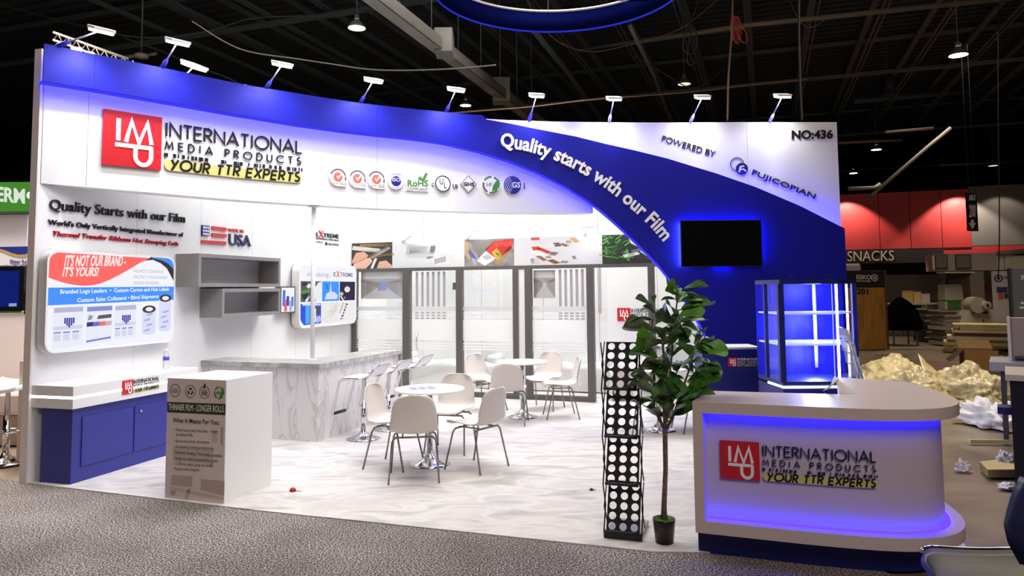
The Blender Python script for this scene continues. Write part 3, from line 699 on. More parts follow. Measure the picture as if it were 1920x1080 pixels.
X.text('Introducing...', (.1, .82), (.52, .82), (.12, .9), E('#A7A7C8'), t, 1)
q = Box(LW, 0, 0, 1, 1, .1608)
P0, P1, T = X.xy(.56, .83), X.xy(.94, .83), X.xy(.56, .9)
mm = text(LW, 'E', P0, X.xy(.61, .83), T, .161, .001, .01, None, False); text(LW, 'TREME', X.xy(.69, .83), P1, X.xy(.69, .9), .161, .001, .01, mm, False).build('printed_lettering', E('#6A6A78'), t)
text(LW, 'X', X.xy(.615, .815), X.xy(.69, .815), X.xy(.615, .93), .161, .001, .01, None, False).build('printed_lettering', E('#E5503A'), t)
cols = [(.01, .35), (.365, .67), (.685, .985)]; rows = [(.4, .74), (.03, .37)]
ph = [['#5E6460', '#4A9BFF', '#3B3550'], ['#3D5BE0', '#EDEBEE', '#EFEDEE']]
for r_ in range(2):
    for c_ in range(3):
        (xa, xb), (ya, yb) = cols[c_], rows[r_]
        pts = [(xa, ya), (xb, ya), (xb, yb), (xa, yb)]
        if r_ == 1 and c_ == 0: pts = [(xa+.06, ya-.01), (xb, ya), (xb, yb), (xa, yb), (xa, ya+.1), (xa+.02, ya+.04)]
        X.poly(pts, E(ph[r_][c_]), t, 'printed_photo', 1)
def bits(Xb, items, par, k=2, em=True):
    for pts, h_ in items: Xb.poly(pts, E(h_) if em else mat('print_'+h_.strip('#'), h_, .5), par, 'photo_detail', k)
def rot(cx, cy, w_, h_, a):
    a = math.radians(a); return [(cx+x*math.cos(a)-y*math.sin(a), cy+x*math.sin(a)+y*math.cos(a)) for x, y in ((-w_, -h_), (w_, -h_), (w_, h_), (-w_, h_))]
bits(X, [(rot(.14, .66, .035, .03, 45), '#E9E4EE'), (rot(.09, .57, .07, .02, 10), '#5DA04E'), (rot(.09, .49, .045, .04, 20), '#3B3548'), (rot(.12, .45, .02, .05, -25), '#E4E2E6'), ([(.26, .4), (.35, .4), (.35, .73), (.3, .72), (.22, .6)], '#EDEDF2'), (rot(.07, .69, .04, .03, 0), '#45424C'),
         ([(.41, .43), (.63, .43), (.65, .5), (.58, .56), (.53, .56), (.52, .74), (.5, .56), (.44, .53)], '#D9E0FF'), (rot(.45, .65, .01, .05, 20), '#2F6FE8'),
         (disc((.83, .6), .055, 12), '#F4EFEA'), (disc((.83, .62), .03, 10), '#E8C9AE'), (disc((.72, .52), .035, 10), '#D9C6A4'), (rot(.73, .44, .012, .05, 35), '#EDEDF2'), (disc((.78, .45), .02, 8), '#7E8BD8'),
         ([(.09, .04), (.16, .04), (.16, .33), (.09, .33)], '#58AFFF'), (rot(.19, .35, .15, .015, -2), '#D8DBFF'), (rot(.3, .25, .04, .06, 0), '#5E566E'), (rot(.22, .17, .045, .11, 0), '#F2F0F2'), (rot(.3, .1, .05, .05, 20), '#B8BCF8')], t)
for j in range(3): bits(X, [(rot(.5+.05*j, .14+.08*j, .1-.01*j, .045, 38), '#DAD6CF' if j % 2 else '#E4E1DA'), (rot(.47+.035*j, .1+.085*j, .045, .03, -8), '#F0EEE8')], t, 3)
for j in range(6): bits(X, [(rot(.72+.02*j, .08+.05*j, .02, .014, 30*j), '#4C4760' if j % 2 else '#8A86A6')], t, 3)
bits(X, [(rot(.72, .27, .015, .1, -20), '#D9C79A')], t, 3)
# small framed photo of bottles at the right end of the lower shelf
n3 = .10
u0, v1 = LW.inv(527, 537, n3); v0 = LW.inv(527, 588, n3)[1]; u1 = LW.inv(556.5, 536, n3)[0]-.04
t = thing('light_box', 'small square lit panel showing blue and pink rolls at the end of the grey shelves', 'light box', tuple(LW.pos(u0, v0, 0)), 0, 'lit panels on the left wall')
wallbox(LW, u0, u1, v0, v1, 0, n3-.004).build('casing', GREYF, t)
t = wallbox(LW, u0+.02, u1-.02, v0+.02, v1-.02, n3-.004, n3-.001).build('lit_face', E('#F4F4FC'), t)
X = Box(LW, u0+.02, v0+.02, u1-.02, v1-.02, n3)
for pts, h_ in ((rot(.17, .57, .1, .33, -2), '#3F7FF0'), (rot(.3, .27, .11, .25, 2), '#F06A74'), (rot(.47, .45, .1, .2, 0), '#4A4A96'), (rot(.7, .24, .11, .22, 0), '#AEB2E4'), (rot(.83, .42, .1, .2, 0), '#4A8AF0')): X.poly(pts, E(h_), t, 'printed_roll', 2)
# grey wall shelves
def shelf(pxl, pxr, label, dep):
    ua, va = LW.inv(*pxl[0], dep); ub = LW.inv(*pxr, dep)[0]; vb = LW.inv(*pxl[1], dep)[1]
    t = thing('wall_shelf', label, 'shelf', tuple(LW.pos(ua, vb, 0)), 0, 'open grey box shelves')
    th = .045; G = mat('grey_laminate', '#8B8887', .5, var=.05, scale=5); GI = mat('grey_laminate_inner', '#B9B8B5', .5)
    wallbox(LW, ua, ub, va-th, va, .012, dep).build('top_board', G, t); wallbox(LW, ua, ub, vb, vb+th, .012, dep).build('bottom_board', G, t)
    wallbox(LW, ua, ua+th, vb+th, va-th, .012, dep).build('side_board', G, t); wallbox(LW, ub-th, ub, vb+th, va-th, .012, dep).build('side_board', G, t)
    wallbox(LW, ua, ub, vb, va, 0, .012).build('back_board', GI, t); return ua, ub, va, vb
d0 = None
print(shelf([(373, 475), (373, 538)], (526, 500), 'upper open grey box shelf on the left wall', .34))
print(shelf([(417, 541), (417, 596)], (526, 550), 'lower shorter grey box shelf under the first', .34))
# ---------------- long blue cabinet on the left ----------------
CW = .47                                              # depth from the wall
q0 = LW.inv(130, 915, CW)[0]; zc0 = LW.inv(134.5, 767.5, CW)[1]; zc1 = LW.inv(135, 724.5, CW)[1]; q1 = LW.inv(368, 690, CW)[0]
print('counter', q0, zc0, zc1, q1)
t = thing('storage_cabinet', 'long dark blue cabinet with thick white lit top along the left wall', 'cabinet', tuple(LW.pos(q0, 0)))
wallbox(LW, q0+.02, q1, 0, zc0, .09, CW-.012).build('body', BLUE_D, t, .002)
dz0, dz1 = .15, zc0-.09
d_ = [LW.inv(x, 800, CW)[0] for x in (154, 250, 252, 313)]; d_[3] = d_[2]+(d_[1]-d_[0]); 
for i, (a, b_) in enumerate(((d_[0], d_[1]), (d_[2], d_[3]), (d_[3]+.02, d_[3]+.02+d_[1]-d_[0]))):
    if b_ > q1: b_ = q1-.05
    dd_ = wallbox(LW, a+.004, b_-.004, dz0, dz1, CW-.014, CW).build('door', BLUE_D, t, .003)
    if i: p = LW.pos(a+.07, dz1-.06, CW+.006); M().tube([p, p+LW.N*.012], .012, 12).build('lock', CHROME, dd_)
wallbox(LW, q0-.02, q1, zc0+.002, (zc0+zc1)/2-.012, .0, CW+.03).build('top_lower_slab', WHITE2, t, .003)
wallbox(LW, q0-.02, q1, (zc0+zc1)/2+.012, zc1, .0, CW+.03).build('top_slab', WHITE2, t, .003)
wallbox(LW, q0-.012, q1-.01, (zc0+zc1)/2-.012, (zc0+zc1)/2+.012, .0, CW+.022).build('led_strip', LEDW, t)
lu, lv = LW.inv(228.5, 739, CW+.03); lu2, lv2 = LW.inv(228.5, 715.5, CW+.03)
CP = Plane(LW.pos(0, 0, CW+.031), WV, BV); lu, lv = CP.inv(228.5, 740.5); k = CP.inv(229, 714.5)[1]-lv
logo(CP, lu, lv, k, 2.5, .001, 'small company logo sign on the lit edge of the long blue cabinet', fine=False)
# water bottle
bp_ = fl(311, 692, zc1)
t = thing('water_bottle', 'small clear water bottle with blue label on the long white cabinet top', 'bottle', (bp_.x, bp_.y, zc1))
CLR = mat('clear_plastic', '#F2F6F8', .05, trans=.85, alpha=.55); BLB = mat('blue_label', '#3B49B8', .5)
M().lathe([(.02, 0), (.032, .004), (.034, .03), (.031, .05), (.034, .07), (.034, .1), (.033, .15), (.022, .19), (.012, .2)], (0, 0, 0), 18).build('body', CLR, t, local=True)
M().lathe([(.0345, .1), (.0345, .14)], (0, 0, 0), 18).build('label_band', BLB, t, local=True)
M().lathe([(.013, .2), (.013, .222), (0, .222)], (0, 0, 0), 14).build('cap', WLET, t, local=True)
# ---------------- printed white pedestal box ----------------
p0 = fl(420, 946.7); pl = Plane(p0, BV, -AV)
uw = pl.inv(308.5, 937)[0]; hz = pl.inv(423.7, 712.6)[1]; p1 = fl(508, 911); ln = (p1-p0).dot(AV); print('box', uw, hz, ln)
t = thing('display_pedestal', 'tall white box with a beige printed front beside the blue cabinet', 'pedestal', tuple(pl.pos(uw, 0)))
M().obox(pl.pos(uw, 0, -.004), BV*(-uw), AV*(ln), ZV*hz).build('body', WHITE2, t, .003)
fr = wallbox(pl, uw+.003, -.003, .004, hz-.004, -.003, .001).build('printed_front', mat('print_paper', '#DCCFCA', .35, var=.04, scale=2), t)  # warm tone of the front light is put into the paper colour
t = fr
PX = lambda x, y: pl.inv(x, y, .001)
def pxp(pts, h_, name, k=1): return poly(M(), pl, [PX(*p) for p in pts], .001+.0006*(k-1), .001+.0006*k).build(name, mat('print_'+h_.strip('#'), h_, .5), t)
pxp(((313.3, 753.5), (423, 757.5), (422.5, 778.5), (313.6, 773)), '#1F3D17', 'green_band')
def ptxt(s_, P0, P1, T, h_, bold=0, nm='printed_lettering'): return text(pl, s_, P0, P1, T, .0022, .0004, bold).build(nm, mat('print_'+h_.strip('#'), h_, .5), t)
ptxt('THINNER FILM - LONGER ROLLS', (316, 768.5), (419.5, 773), (316, 757), '#F1F1EE', 0)
ptxt('What It Means For You:', (324, 791.5), (411, 796.5), (324.5, 783.5), '#26241F', .02)
for (x0_, y0_, x1_, y1_, s_) in ((326, 808.5, 409, 812, '\u2022 Prints faster with less heat - longer'), (330, 817, 361, 818.5, 'printhead life'), (325.5, 829, 392, 832, '\u2022 Reduced printer downtime'), (325.5, 839, 401, 843.5, '\u2022 Increased printing productivity'), (325, 850, 416, 857.5, '\u2022 Industry leading 7 formulas available'), (325, 861.5, 408, 867, '\u2022 Helps to meet sustainability goals'), (324.5, 871.5, 400, 876, '\u2022 15-20% less plastic going into landfills'), (324.5, 881, 374, 884, '\u2022 Reduced carbon footprint')):
    ptxt(s_, (x0_, y0_), (x1_, y1_), (x0_+.3, y0_-5.6), '#2B2823', .0)
for pts, h_ in ((((322, 890), (361, 893), (360, 913), (320, 909)), '#BBA79B'), (((377, 898), (421, 902), (420, 930), (376, 918)), '#BFAA9E'), (((319, 912), (420, 932), (420, 938), (318, 918)), '#CDBBB2'), (((325, 838), (400, 843), (399, 870), (324, 864)), '#C3B5AF'), (((398, 805), (408, 806), (407, 830), (397, 829)), '#C6B6BA'), (((414, 800), (419, 801), (418, 835), (413, 832)), '#B3A3A2'), (((352, 915), (358, 916), (352, 936), (346, 934)), '#C2AEA3'), (((320, 918), (330, 920), (328, 930), (319, 928)), '#B8A396')): pxp(pts, h_, 'faded_photo_patch')
for i, (cx, cy) in enumerate(((328.5, 732), (357, 734), (383.5, 735.5), (411, 736.5))):
    c = PX(cx, cy); R_ = c[1]-PX(cx, cy+12.5)[1]
    if i < 3: ringm(M(), pl, c, R_*.88, R_*.97, .001, .0024).build('badge_ring', mat('print_3f5139', '#3F4A3A', .5), t)
    if i == 0:
        text(pl, 'SAVES', (c[0]-R_*.5, c[1]+.0), (c[0]+R_*.5, c[1]+.0), (c[0]-R_*.5, c[1]+R_*.3), .0022, .0004, 0, None, False).build('printed_lettering', mat('print_3f5139'), t)
        text(pl, 'PLANTS', (c[0]-R_*.6, c[1]-R_*.38), (c[0]+R_*.6, c[1]-R_*.38), (c[0]-R_*.6, c[1]-R_*.08), .0022, .0004, .01, None, False).build('printed_lettering', mat('print_3f5139'), t)
    if i == 1:
        for k_ in range(3):
            a = k_*2*PI/3+PI/2; q = [(c[0]+R_*.42*math.cos(a+s_), c[1]+R_*.42*math.sin(a+s_)) for s_ in (-.75, -.25, .25)]
            stroke(M(), pl, q, R_*.24, .001, .0024).build('recycling_arrow', mat('print_222a20', '#222A20', .5), t)
            e = q[-1]; poly(M(), pl, [(e[0]+R_*.24*math.cos(a+d2), e[1]+R_*.24*math.sin(a+d2)) for d2 in (.2, 1.9, 3.6)], .001, .0024).build('recycling_arrow', mat('print_222a20'), t)
    if i == 2:
        text(pl, 'FREE', (c[0]-R_*.55, c[1]-R_*.45), (c[0]+R_*.55, c[1]-R_*.45), (c[0]-R_*.55, c[1]+R_*.05), .0022, .0004, .02, None, False).build('printed_lettering', mat('print_222a20'), t)
        text(pl, 'PVDC', (c[0]-R_*.55, c[1]+R_*.1), (c[0]+R_*.55, c[1]+R_*.1), (c[0]-R_*.55, c[1]+R_*.42), .0022, .0004, .0, None, False).build('printed_lettering', mat('print_222a20'), t)
        stroke(M(), pl, [(c[0]-R_*.3, c[1]+R_*.75), (c[0], c[1]+R_*.7), (c[0]+R_*.1, c[1]+R_*1.1), (c[0]-R_*.15, c[1]+R_*1.25)], R_*.2, .001, .0024).build('bird_shape', mat('print_222a20'), t)
    if i == 3: hf(pl, t, c, R_, .0012)
# ---------------- marble bar ----------------
cb = fl(597, 831); BH = .925
t = thing('marble_bar', 'L-shaped marble bar counter with grey top near the white pole', 'bar counter', (cb.x, cb.y, 0))
e = fl(739, 655, BH); Lb = (e-cb).dot(AV); lx = (fl(385, 677, BH)-cb).dot(BV); print('bar', Lb, lx)
# distance back to the wall along -BV
_k = (cb-LW.o).dot(AV)/WV.dot(AV); dw = (cb-LW.o-WV*_k).dot(BV)-.0; W2 = .46
out = [(-dw+.0, 0), (0, 0), (0, Lb), (-W2, Lb), (-W2, W2), (-dw, W2)]
TB = lambda p, z: cb+BV*p[0]+AV*p[1]+ZV*z
def lprism(out, z0, z1):
    m_ = M(); n = len(out); tt = tessellate_polygon([[Vector((a, b, 0)) for a, b in out]])
    m_.add([TB(p, z0) for p in out]+[TB(p, z1) for p in out], [tuple(reversed(q)) for q in tt]+[tuple(i+n for i in q) for q in tt]+[(i, (i+1) % n, (i+1) % n+n, i+n) for i in range(n)]); return m_
lprism([(-dw, .02), (-.02, .02), (-.02, Lb-.04), (-W2+.02, Lb-.04), (-W2+.02, W2-.02), (-dw, W2-.02)], .008, BH-.06).build('body', MARB, t)
lprism([(-dw, -.02), (.02, -.02), (.02, Lb), (-W2, Lb), (-W2, W2), (-dw, W2)], BH-.06, BH).build('worktop', MARB2, t, .003)
lprism([(-W2, Lb-.04), (.015, Lb-.04), (.015, Lb), (-W2, Lb)], .008, BH-.061).build('end_panel', mat('grey_edge', '#8D8A87', .4), t)
# white pole from the bar to the header
pp = fl(585.5, 682, BH); 
u_, v_ = HS.inv(588.5, 380, -.14); hp = HS.pos(u_, HBZ, -.14); pp = Vector((hp.x, hp.y, BH)); print('pole px', pix(pp), pix(hp))
t = thing('support_pole', 'slim white round pole between the marble bar and the header', 'pole', (pp.x, pp.y, BH))
M().tube([(0, 0, 0), (0, 0, HBZ-BH)], .028, 16).build('shaft', WHITE2, t, local=True)
M().lathe([(.07, HBZ-BH-.012), (.07, HBZ-BH)], n=20).build('top_flange', WHITE2, t, local=True); M().lathe([(.05, 0), (.05, .01)], n=20).build('bottom_flange', WHITE2, t, local=True)
# ---------------- bar stools ----------------
def make_stool(label, loc, rz):
    t = thing('bar_stool', label, 'bar stool', loc, rz, 'chrome bar stools at the marble bar')
    M().lathe([(.2, 0), (.205, .006), (.17, .018), (.09, .04), (.045, .075), (.03, .11), (.026, .12)], n=28).build('base', CHROME, t, local=True)
    M().lathe([(.03, .10), (.03, .36), (.022, .365), (.022, .70)], n=16).build('column', CHROME, t, local=True)
    # seat: flat shell that rolls down at the front (+Y) and up at the back (-Y)
    prof = [(-.25, .88), (-.235, .845), (-.2, .80), (-.155, .765), (-.1, .747), (0, .742), (.1, .744), (.17, .742), (.21, .72), (.225, .69)]
    def g(u, v):
        f_ = v*(len(prof)-1); i = min(int(f_), len(prof)-2); k_ = f_-i
        y = prof[i][0]*(1-k_)+prof[i+1][0]*k_; z = prof[i][1]*(1-k_)+prof[i+1][1]*k_
        return ((u-.5)*.36*(1-.12*(v < .12)), y, z)
    M().grid(g, 6, 27).build('seat', WLET, t, local=True, solid=.014)
    loop = [(-.17, -.12, .732), (-.17, .18, .732), (-.17, .225, .70), (-.165, .32, .32), (-.155, .33, .30), (.155, .33, .30), (.165, .32, .32), (.17, .225, .70), (.17, .18, .732), (.17, -.12, .732)]
    M().tube(loop, .013, 8).build('footrest', CHROME, t, local=True)
    M().tube([(-.12, .33, .305), (.12, .33, .305)], .02, 8).build('footrest_grip', mat('black_rubber', '#1E1E20', .6), t, local=True)
    M().tube([(-.17, -.12, .732), (-.175, -.2, .79), (-.175, -.25, .88), (.175, -.25, .88), (.175, -.2, .79), (.17, -.12, .732)], .011, 8).build('back_rail', CHROME, t, local=True)
    M().tube([(.03, 0, .68), (.13, .05, .665), (.15, .07, .60)], [.006, .006, .014], 8).build('height_lever', BLACK, t, local=True)
    return t
s0 = fl(681, 824); fa = math.atan2(-BV.y, -BV.x)-PI/2      # facing the bar (-BV)
st = make_stool('chrome bar stool with white seat, nearest of the three at the marble bar', (s0.x, s0.y, .008), fa)
for d_, lab in ((.62, 'chrome bar stool with white seat, middle of the three at the marble bar'), (1.24, 'chrome bar stool with white seat, farthest of the three at the marble bar')):
    p = s0+AV*d_; dup(st, (p.x, p.y, .008), fa, lab)
# ---------------- shell chairs and round tables ----------------
SHELL = mat('white_shell', '#D6CFC7', .42)
LEGM = mat('chair_leg_steel', '#8A8682', .28, .9)
def make_chair(label, loc, rz, group):
    t = thing('shell_chair', label, 'chair', loc, rz, group)
    prof = [(.235, .425, .37), (.22, .445, .40), (.17, .452, .435), (.08, .445, .45), (0, .436, .455), (-.08, .432, .455), (-.15, .44, .45), (-.195, .462, .445), (-.222, .505, .44), (-.238, .56, .435), (-.252, .62, .425), (-.268, .69, .405), (-.283, .75, .37), (-.293, .79, .31), (-.297, .815, .20)]
    def g(u, v):
        f_ = v*(len(prof)-1); i = min(int(f_), len(prof)-2); k_ = f_-i; k_ = k_*k_*(3-2*k_)*.4+k_*.6
        a, b_ = prof[i], prof[i+1]; y, z, w_ = [a[j]*(1-k_)+b_[j]*k_ for j in range(3)]
        s_ = (u-.5)*2; bk = min(1, max(0, (z-.45)/.12))
        curl = abs(s_)**2.6
        return (s_*w_/2, y+curl*(.045*bk), z+curl*(.03*(1-bk)))
    M().grid(g, 14, 34).build('seat_shell', SHELL, t, local=True, solid=.009, offset=-1)
    mm = M()
    for sy in (.14, -.14): mm.tube([(-.185, sy*.9, .405), (.185, sy*.9, .405)], .0095, 8)
    for sx in (-.11, .11): mm.tube([(sx, -.13, .412), (sx, .13, .412)], .008, 8)
    o = mm.build('under_frame', LEGM, t, local=True)
    for sx in (-1, 1):
        for sy in (-1, 1):
            M().tube([(sx*.14, sy*.126, .405), (sx*.175, sy*.128, .402), (sx*.195, sy*.135, .385), (sx*.205, sy*.142, .36), (sx*.232, sy*.225, 0)], .0095, 8).build('leg', LEGM, t, local=True)
    return t
def make_table(label, loc, h=.77, r=.36):
    t = thing('round_table', label, 'table', loc, 0, 'round white tables on chrome pedestals')
    M().lathe([(.0, h-.024), (r-.012, h-.024), (r, h-.016), (r, h-.004), (r-.005, h), (0, h)], n=48).build('tabletop', WLET, t, local=True)
    M().lathe([(.205, 0), (.21, .006), (.17, .02), (.09, .05), (.045, .09), (.033, .12)], n=32).build('base', CHROME, t, local=True)
    M().lathe([(.03, .10), (.03, h-.03)], n=16).build('column', CHROME, t, local=True); M().lathe([(.09, h-.036), (.09, h-.024)], n=20).build('top_plate', STEEL, t, local=True)
    return t
def face(p, q): return math.atan2(q[1]-p[1], q[0]-p[0])-PI/2
T1 = fl(806, 872); T2 = fl(980, 783); T3 = fl(1237, 808)
tb = make_table('round white table nearest the viewer, with a printed sheet on it', (T1.x, T1.y, .008))
dup(tb, (T2.x, T2.y, .008), 0, 'round white table in front of the glass partition'); dup(tb, (T3.x, T3.y, .008), 0, 'round white table mostly hidden behind the potted plant')
G1, G2, G3 = 'chairs around the table nearest the viewer', 'chairs around the table by the glass', 'chairs around the table behind the plant'
def fc(a, b_):
    a, b_ = fl(*a), fl(*b_); return (a+b_)/2
c1 = fc((735, 912), (821, 908))
def legmid(pa, pb, toward):      # rear feet -> chair centre and heading
    a, b_ = fl(*pa), fl(*pb); m_ = (a+b_)/2; e_ = (b_-a).normalized(); n_ = Vector((-e_.y, e_.x, 0))
    if n_.dot(Vector(toward)-m_) < 0: n_ = -n_
    c_ = m_+n_*.225; return c_, math.atan2(n_.y, n_.x)-PI/2
c_, r_ = legmid((737, 911), (815, 908), T1); ch = make_chair('white shell chair with its back to the viewer at the nearest table', (c_.x, c_.y, .008), r_, G1)
c_, r_ = legmid((680, 882), (723, 862), T1); r_ -= .0; dup(ch, (c_.x, c_.y, .008), r_, 'white shell chair at the left of the nearest table, facing right', G1)
c_, r_ = legmid((897, 895), (957, 874), T1); dup(ch, (c_.x, c_.y, .008), r_, 'white shell chair turned half away at the right of the nearest table', G1)
c_ = fl(845, 846); dup(ch, (c_.x, c_.y, .008), face(c_, T1)+.0, 'white shell chair on the far side of the nearest table, facing the viewer', G1)
c_ = fl(955, 795); r_ = face(c_, T2)+.25; dup(ch, (c_.x, c_.y, .008), r_, 'white shell chair with its back to the viewer at the table by the glass', G2)
c_ = fl(910, 771); dup(ch, (c_.x, c_.y, .008), face(c_, T2), 'white shell chair at the left of the table by the glass', G2)
c_ = fl(1021, 767); dup(ch, (c_.x, c_.y, .008), face(c_, T2), 'white shell chair behind the table by the glass, facing the viewer', G2)
c_ = fl(1052, 783); dup(ch, (c_.x, c_.y, .008), face(c_, T2)+.12, 'white shell chair at the right of the table by the glass, seen from the side', G2)
c_ = fl(1196, 812); dup(ch, (c_.x, c_.y, .008), face(c_, T3), 'white shell chair mostly hidden behind the perforated rack', G3)
c_ = fl(1303, 808); dup(ch, (c_.x, c_.y, .008), face(c_, T3)+.15, 'white shell chair with its back edge showing between plant and blue podium', G3)
# brochure on the first table
t = thing('brochure', 'open purple printed sheet lying on the nearest round table', 'brochure', (T1.x-.07, T1.y-.02, .779), .35)
M().box((-.15, -.105, 0), (.15, .105, .004)).build('sheet', mat('brochure_paper', '#C9C8DE', .4), t, local=True)
for i in range(3):
    M().box((-.13+.09*i, -.08, .004), (-.06+.09*i, .085, .0048)).build('printed_block', mat('brochure_print', '#8D8CC4', .5, var=.3, scale=60), t, local=True)
# ---------------- perforated literature rack ----------------
r0 = fl(1134, 1010); r1 = fl(1203, 1017); rd = (r1-r0).normalized(); RWd = (r1-r0).length; rn_ = Vector((-rd.y, rd.x, 0)); print('rackw', RWd)
t = thing('literature_rack', 'tall black zigzag rack of four perforated panels beside the potted plant', 'rack', (r0.x, r0.y, .008), math.atan2(rd.y, rd.x))
BK = mat('black_metal', '#101012', .45); BRK = mat('grey_base', '#77757A', .4)
M().box((0, 0, 0), (RWd, .36, .035)).build('base', BRK, t, local=True); M().box((-.005, -.012, 0), (RWd+.005, .03, .05)).build('front_bar', BK, t, local=True)
def perf(z0, z1, y0, y1, x0, x1):
    nx, nz = 3, 5; w_ = x1-x0; cw = w_/nx; chh = 1/nz; L_ = math.hypot(z1-z0, y1-y0); mm = M(); K = 24
    rr = min(cw, L_/nz)*.38
    for i in range(nx):
        for j in range(nz):
            cx = x0+cw*(i+.5); cz = (j+.5)*L_/nz; hw, hh = cw/2, L_/nz/2
            o_, i_ = [], []
            for k_ in range(K):
                a = 2*PI*(k_+.5)/K; ca, sa = math.cos(a), math.sin(a); q = min(hw/abs(ca) if abs(ca) > 1e-6 else 9, hh/abs(sa) if abs(sa) > 1e-6 else 9)
                o_.append((cx+ca*q, cz+sa*q)); i_.append((cx+ca*rr, cz+sa*rr))
            def P3(p): f_ = p[1]/L_; return (p[0], y0+(y1-y0)*f_, z0+(z1-z0)*f_)
            cs = [(cx+hw*sx, cz+hh*sy) for sx, sy in ((1, 1), (-1, 1), (-1, -1), (1, -1))]
            fs = [(k_, (k_+1) % K, K+(k_+1) % K, K+k_) for k_ in range(K)]
            vs = [P3(p) for p in o_+i_+cs]
            for c_i, k0 in enumerate((K//8-1, 3*K//8-1, 5*K//8-1, 7*K//8-1)): fs.append((k0, 2*K+c_i, (k0+1) % K))
            mm.add(vs, fs)
    return mm
levels = [(.05, .375, -.0, .13), (.385, .71, .0, .13), (.72, 1.05, .0, .13), (1.06, 1.385, .0, .13)]
for z0, z1, y0, y1 in levels:
    pn = perf(z0, z1, y0, y1, .012, RWd-.012).build('perforated_panel', BK, t, local=True, solid=.006)
    M().tube([(.012, y0-.012, z0+.0), (RWd-.012, y0-.012, z0+.0)], .011, 8).build('panel_ledge', BK, pn, local=True)
    for x_ in (-.004, RWd+.004):
        M().tube([(x_, y0-.01, z0-.01), (x_, y0+.07, (z0+z1)/2), (x_, y0-.01, z1+.005)], .005, 6).build('side_link', BK, t, local=True)
        M().tube([(x_, y0+.14, z0), (x_, y0+.02, (z0+z1)/2), (x_, y1+.005, z1)], .005, 6).build('side_link', BK, t, local=True)
# ---------------- glass partition in front of the back wall ----------------
G0 = fl(1116, 755); GP = Plane(G0, BV, -AV)
gu = lambda x, y=620: GP.inv(x, y)[0]
FR = mat('dark_grey_frame', '#5D5955', .45)
GL, nt, b = node_mat('clear_glass')
for n_ in list(nt.nodes):
    if n_.type == 'BSDF_PRINCIPLED': nt.nodes.remove(n_)
tr = nt.nodes.new('ShaderNodeBsdfTransparent'); gl_ = nt.nodes.new('ShaderNodeBsdfGlossy'); gl_.inputs['Roughness'].default_value = .03
mx = nt.nodes.new('ShaderNodeMixShader'); mx.inputs[0].default_value = .055; tr.inputs[0].default_value = (.985, .99, .99, 1)
nt.links.new(tr.outputs[0], mx.inputs[1]); nt.links.new(gl_.outputs[0], mx.inputs[2]); nt.links.new(mx.outputs[0], nt.nodes['Material Output'].inputs[0])
FROST, nt, b = node_mat('frosted_film')
for n_ in list(nt.nodes):
    if n_.type == 'BSDF_PRINCIPLED': nt.nodes.remove(n_)
tr = nt.nodes.new('ShaderNodeBsdfTransparent'); df = nt.nodes.new('ShaderNodeBsdfDiffuse'); df.inputs[0].default_value = (.97, .98, .98, 1)
tl = nt.nodes.new('ShaderNodeBsdfTranslucent'); tl.inputs[0].default_value = (.95, .95, .95, 1)
a1 = nt.nodes.new('ShaderNodeMixShader'); a1.inputs[0].default_value = .45; nt.links.new(df.outputs[0], a1.inputs[1]); nt.links.new(tl.outputs[0], a1.inputs[2])
a2 = nt.nodes.new('ShaderNodeMixShader'); a2.inputs[0].default_value = .35; nt.links.new(a1.outputs[0], a2.inputs[1]); nt.links.new(tr.outputs[0], a2.inputs[2])
nt.links.new(a2.outputs[0], nt.nodes['Material Output'].inputs[0])
_w = B0-LW.N*0; _t = (G0-A0).dot(AV)/WV.dot(AV); uwall = (LW.pos(_t, 0)-GP.o).dot(GP.U); print('uwall', uwall, gu(663), gu(671), pix(GP.pos(uwall, 1)))
gp = thing('glass_partition', 'glass partition with dark grey frame and a door under the photo strip', 'partition', tuple(GP.pos(-2, 0)))
zt = 2.11; zb = .09; dd = .05
posts = [(uwall+.02, uwall+.10), (gu(757), gu(770)), (gu(857), gu(868)), (gu(963.5), gu(974)), (gu(986), gu(998)), (gu(1102, 620), gu(1115, 620)), (gu(1217, 600), gu(1229, 600))]
for a, b_ in posts: wallbox(GP, a, b_, 0, zt, -dd, dd).build('post', FR, gp)
wallbox(GP, posts[0][0], gu(1250, 600), zt, zt+.055, -dd, dd).build('top_rail', FR, gp)
for a, b_ in ((0, 1), (2, 3), (4, 5)): wallbox(GP, posts[a][1], posts[b_][0], .0, zb, -dd*.9, dd*.9).build('bottom_rail', FR, gp)
wallbox(GP, posts[3][1], posts[4][0], 0, zt, -.04, .035).build('white_infill', WHITE, gp)
wallbox(GP, uwall+.001, posts[0][0], 0, zt, -.05, .03).build('white_infill', WHITE, gp)
def vz(y, x): return GP.inv(x, y)[1]
spans = [(posts[0][1], posts[1][0], zb), (posts[2][1], posts[3][0], zb), (posts[4][1], posts[5][0], zb)]
FILM = mat('grey_film', '#A8A6A6', .6); FILM2 = mat('pale_film', '#D9DADA', .6)
def film(par, a, b_, x_):
    # pale band, three thin lines of dashes, then the big frosted field
    wallbox(GP, a, b_, 1.43, 1.50, .012, .014).build('film_band', FILM2, par)
    for k_ in range(3): wallbox(GP, a, b_, 1.385-.035*k_, 1.40-.035*k_, .012, .014).build('film_line', FROST, par)
    wallbox(GP, a, b_, .93, 1.28, .012, .014).build('film_field', FROST, par)
    for k_ in range(3): wallbox(GP, a, b_, .87-.045*k_, .895-.045*k_, .012, .014).build('film_line', FROST, par)
for i, (a, b_, z0) in enumerate(spans):
    pn = wallbox(GP, a, b_, z0, zt, -.006, .006).build('pane', GL, gp); film(gp, a+.01, b_-.01, i)
dr = wallbox(GP, posts[1][1]+.02, posts[2][0]-.01, .01, zt-.01, -.006, .006).build('door_leaf', GL, gp)
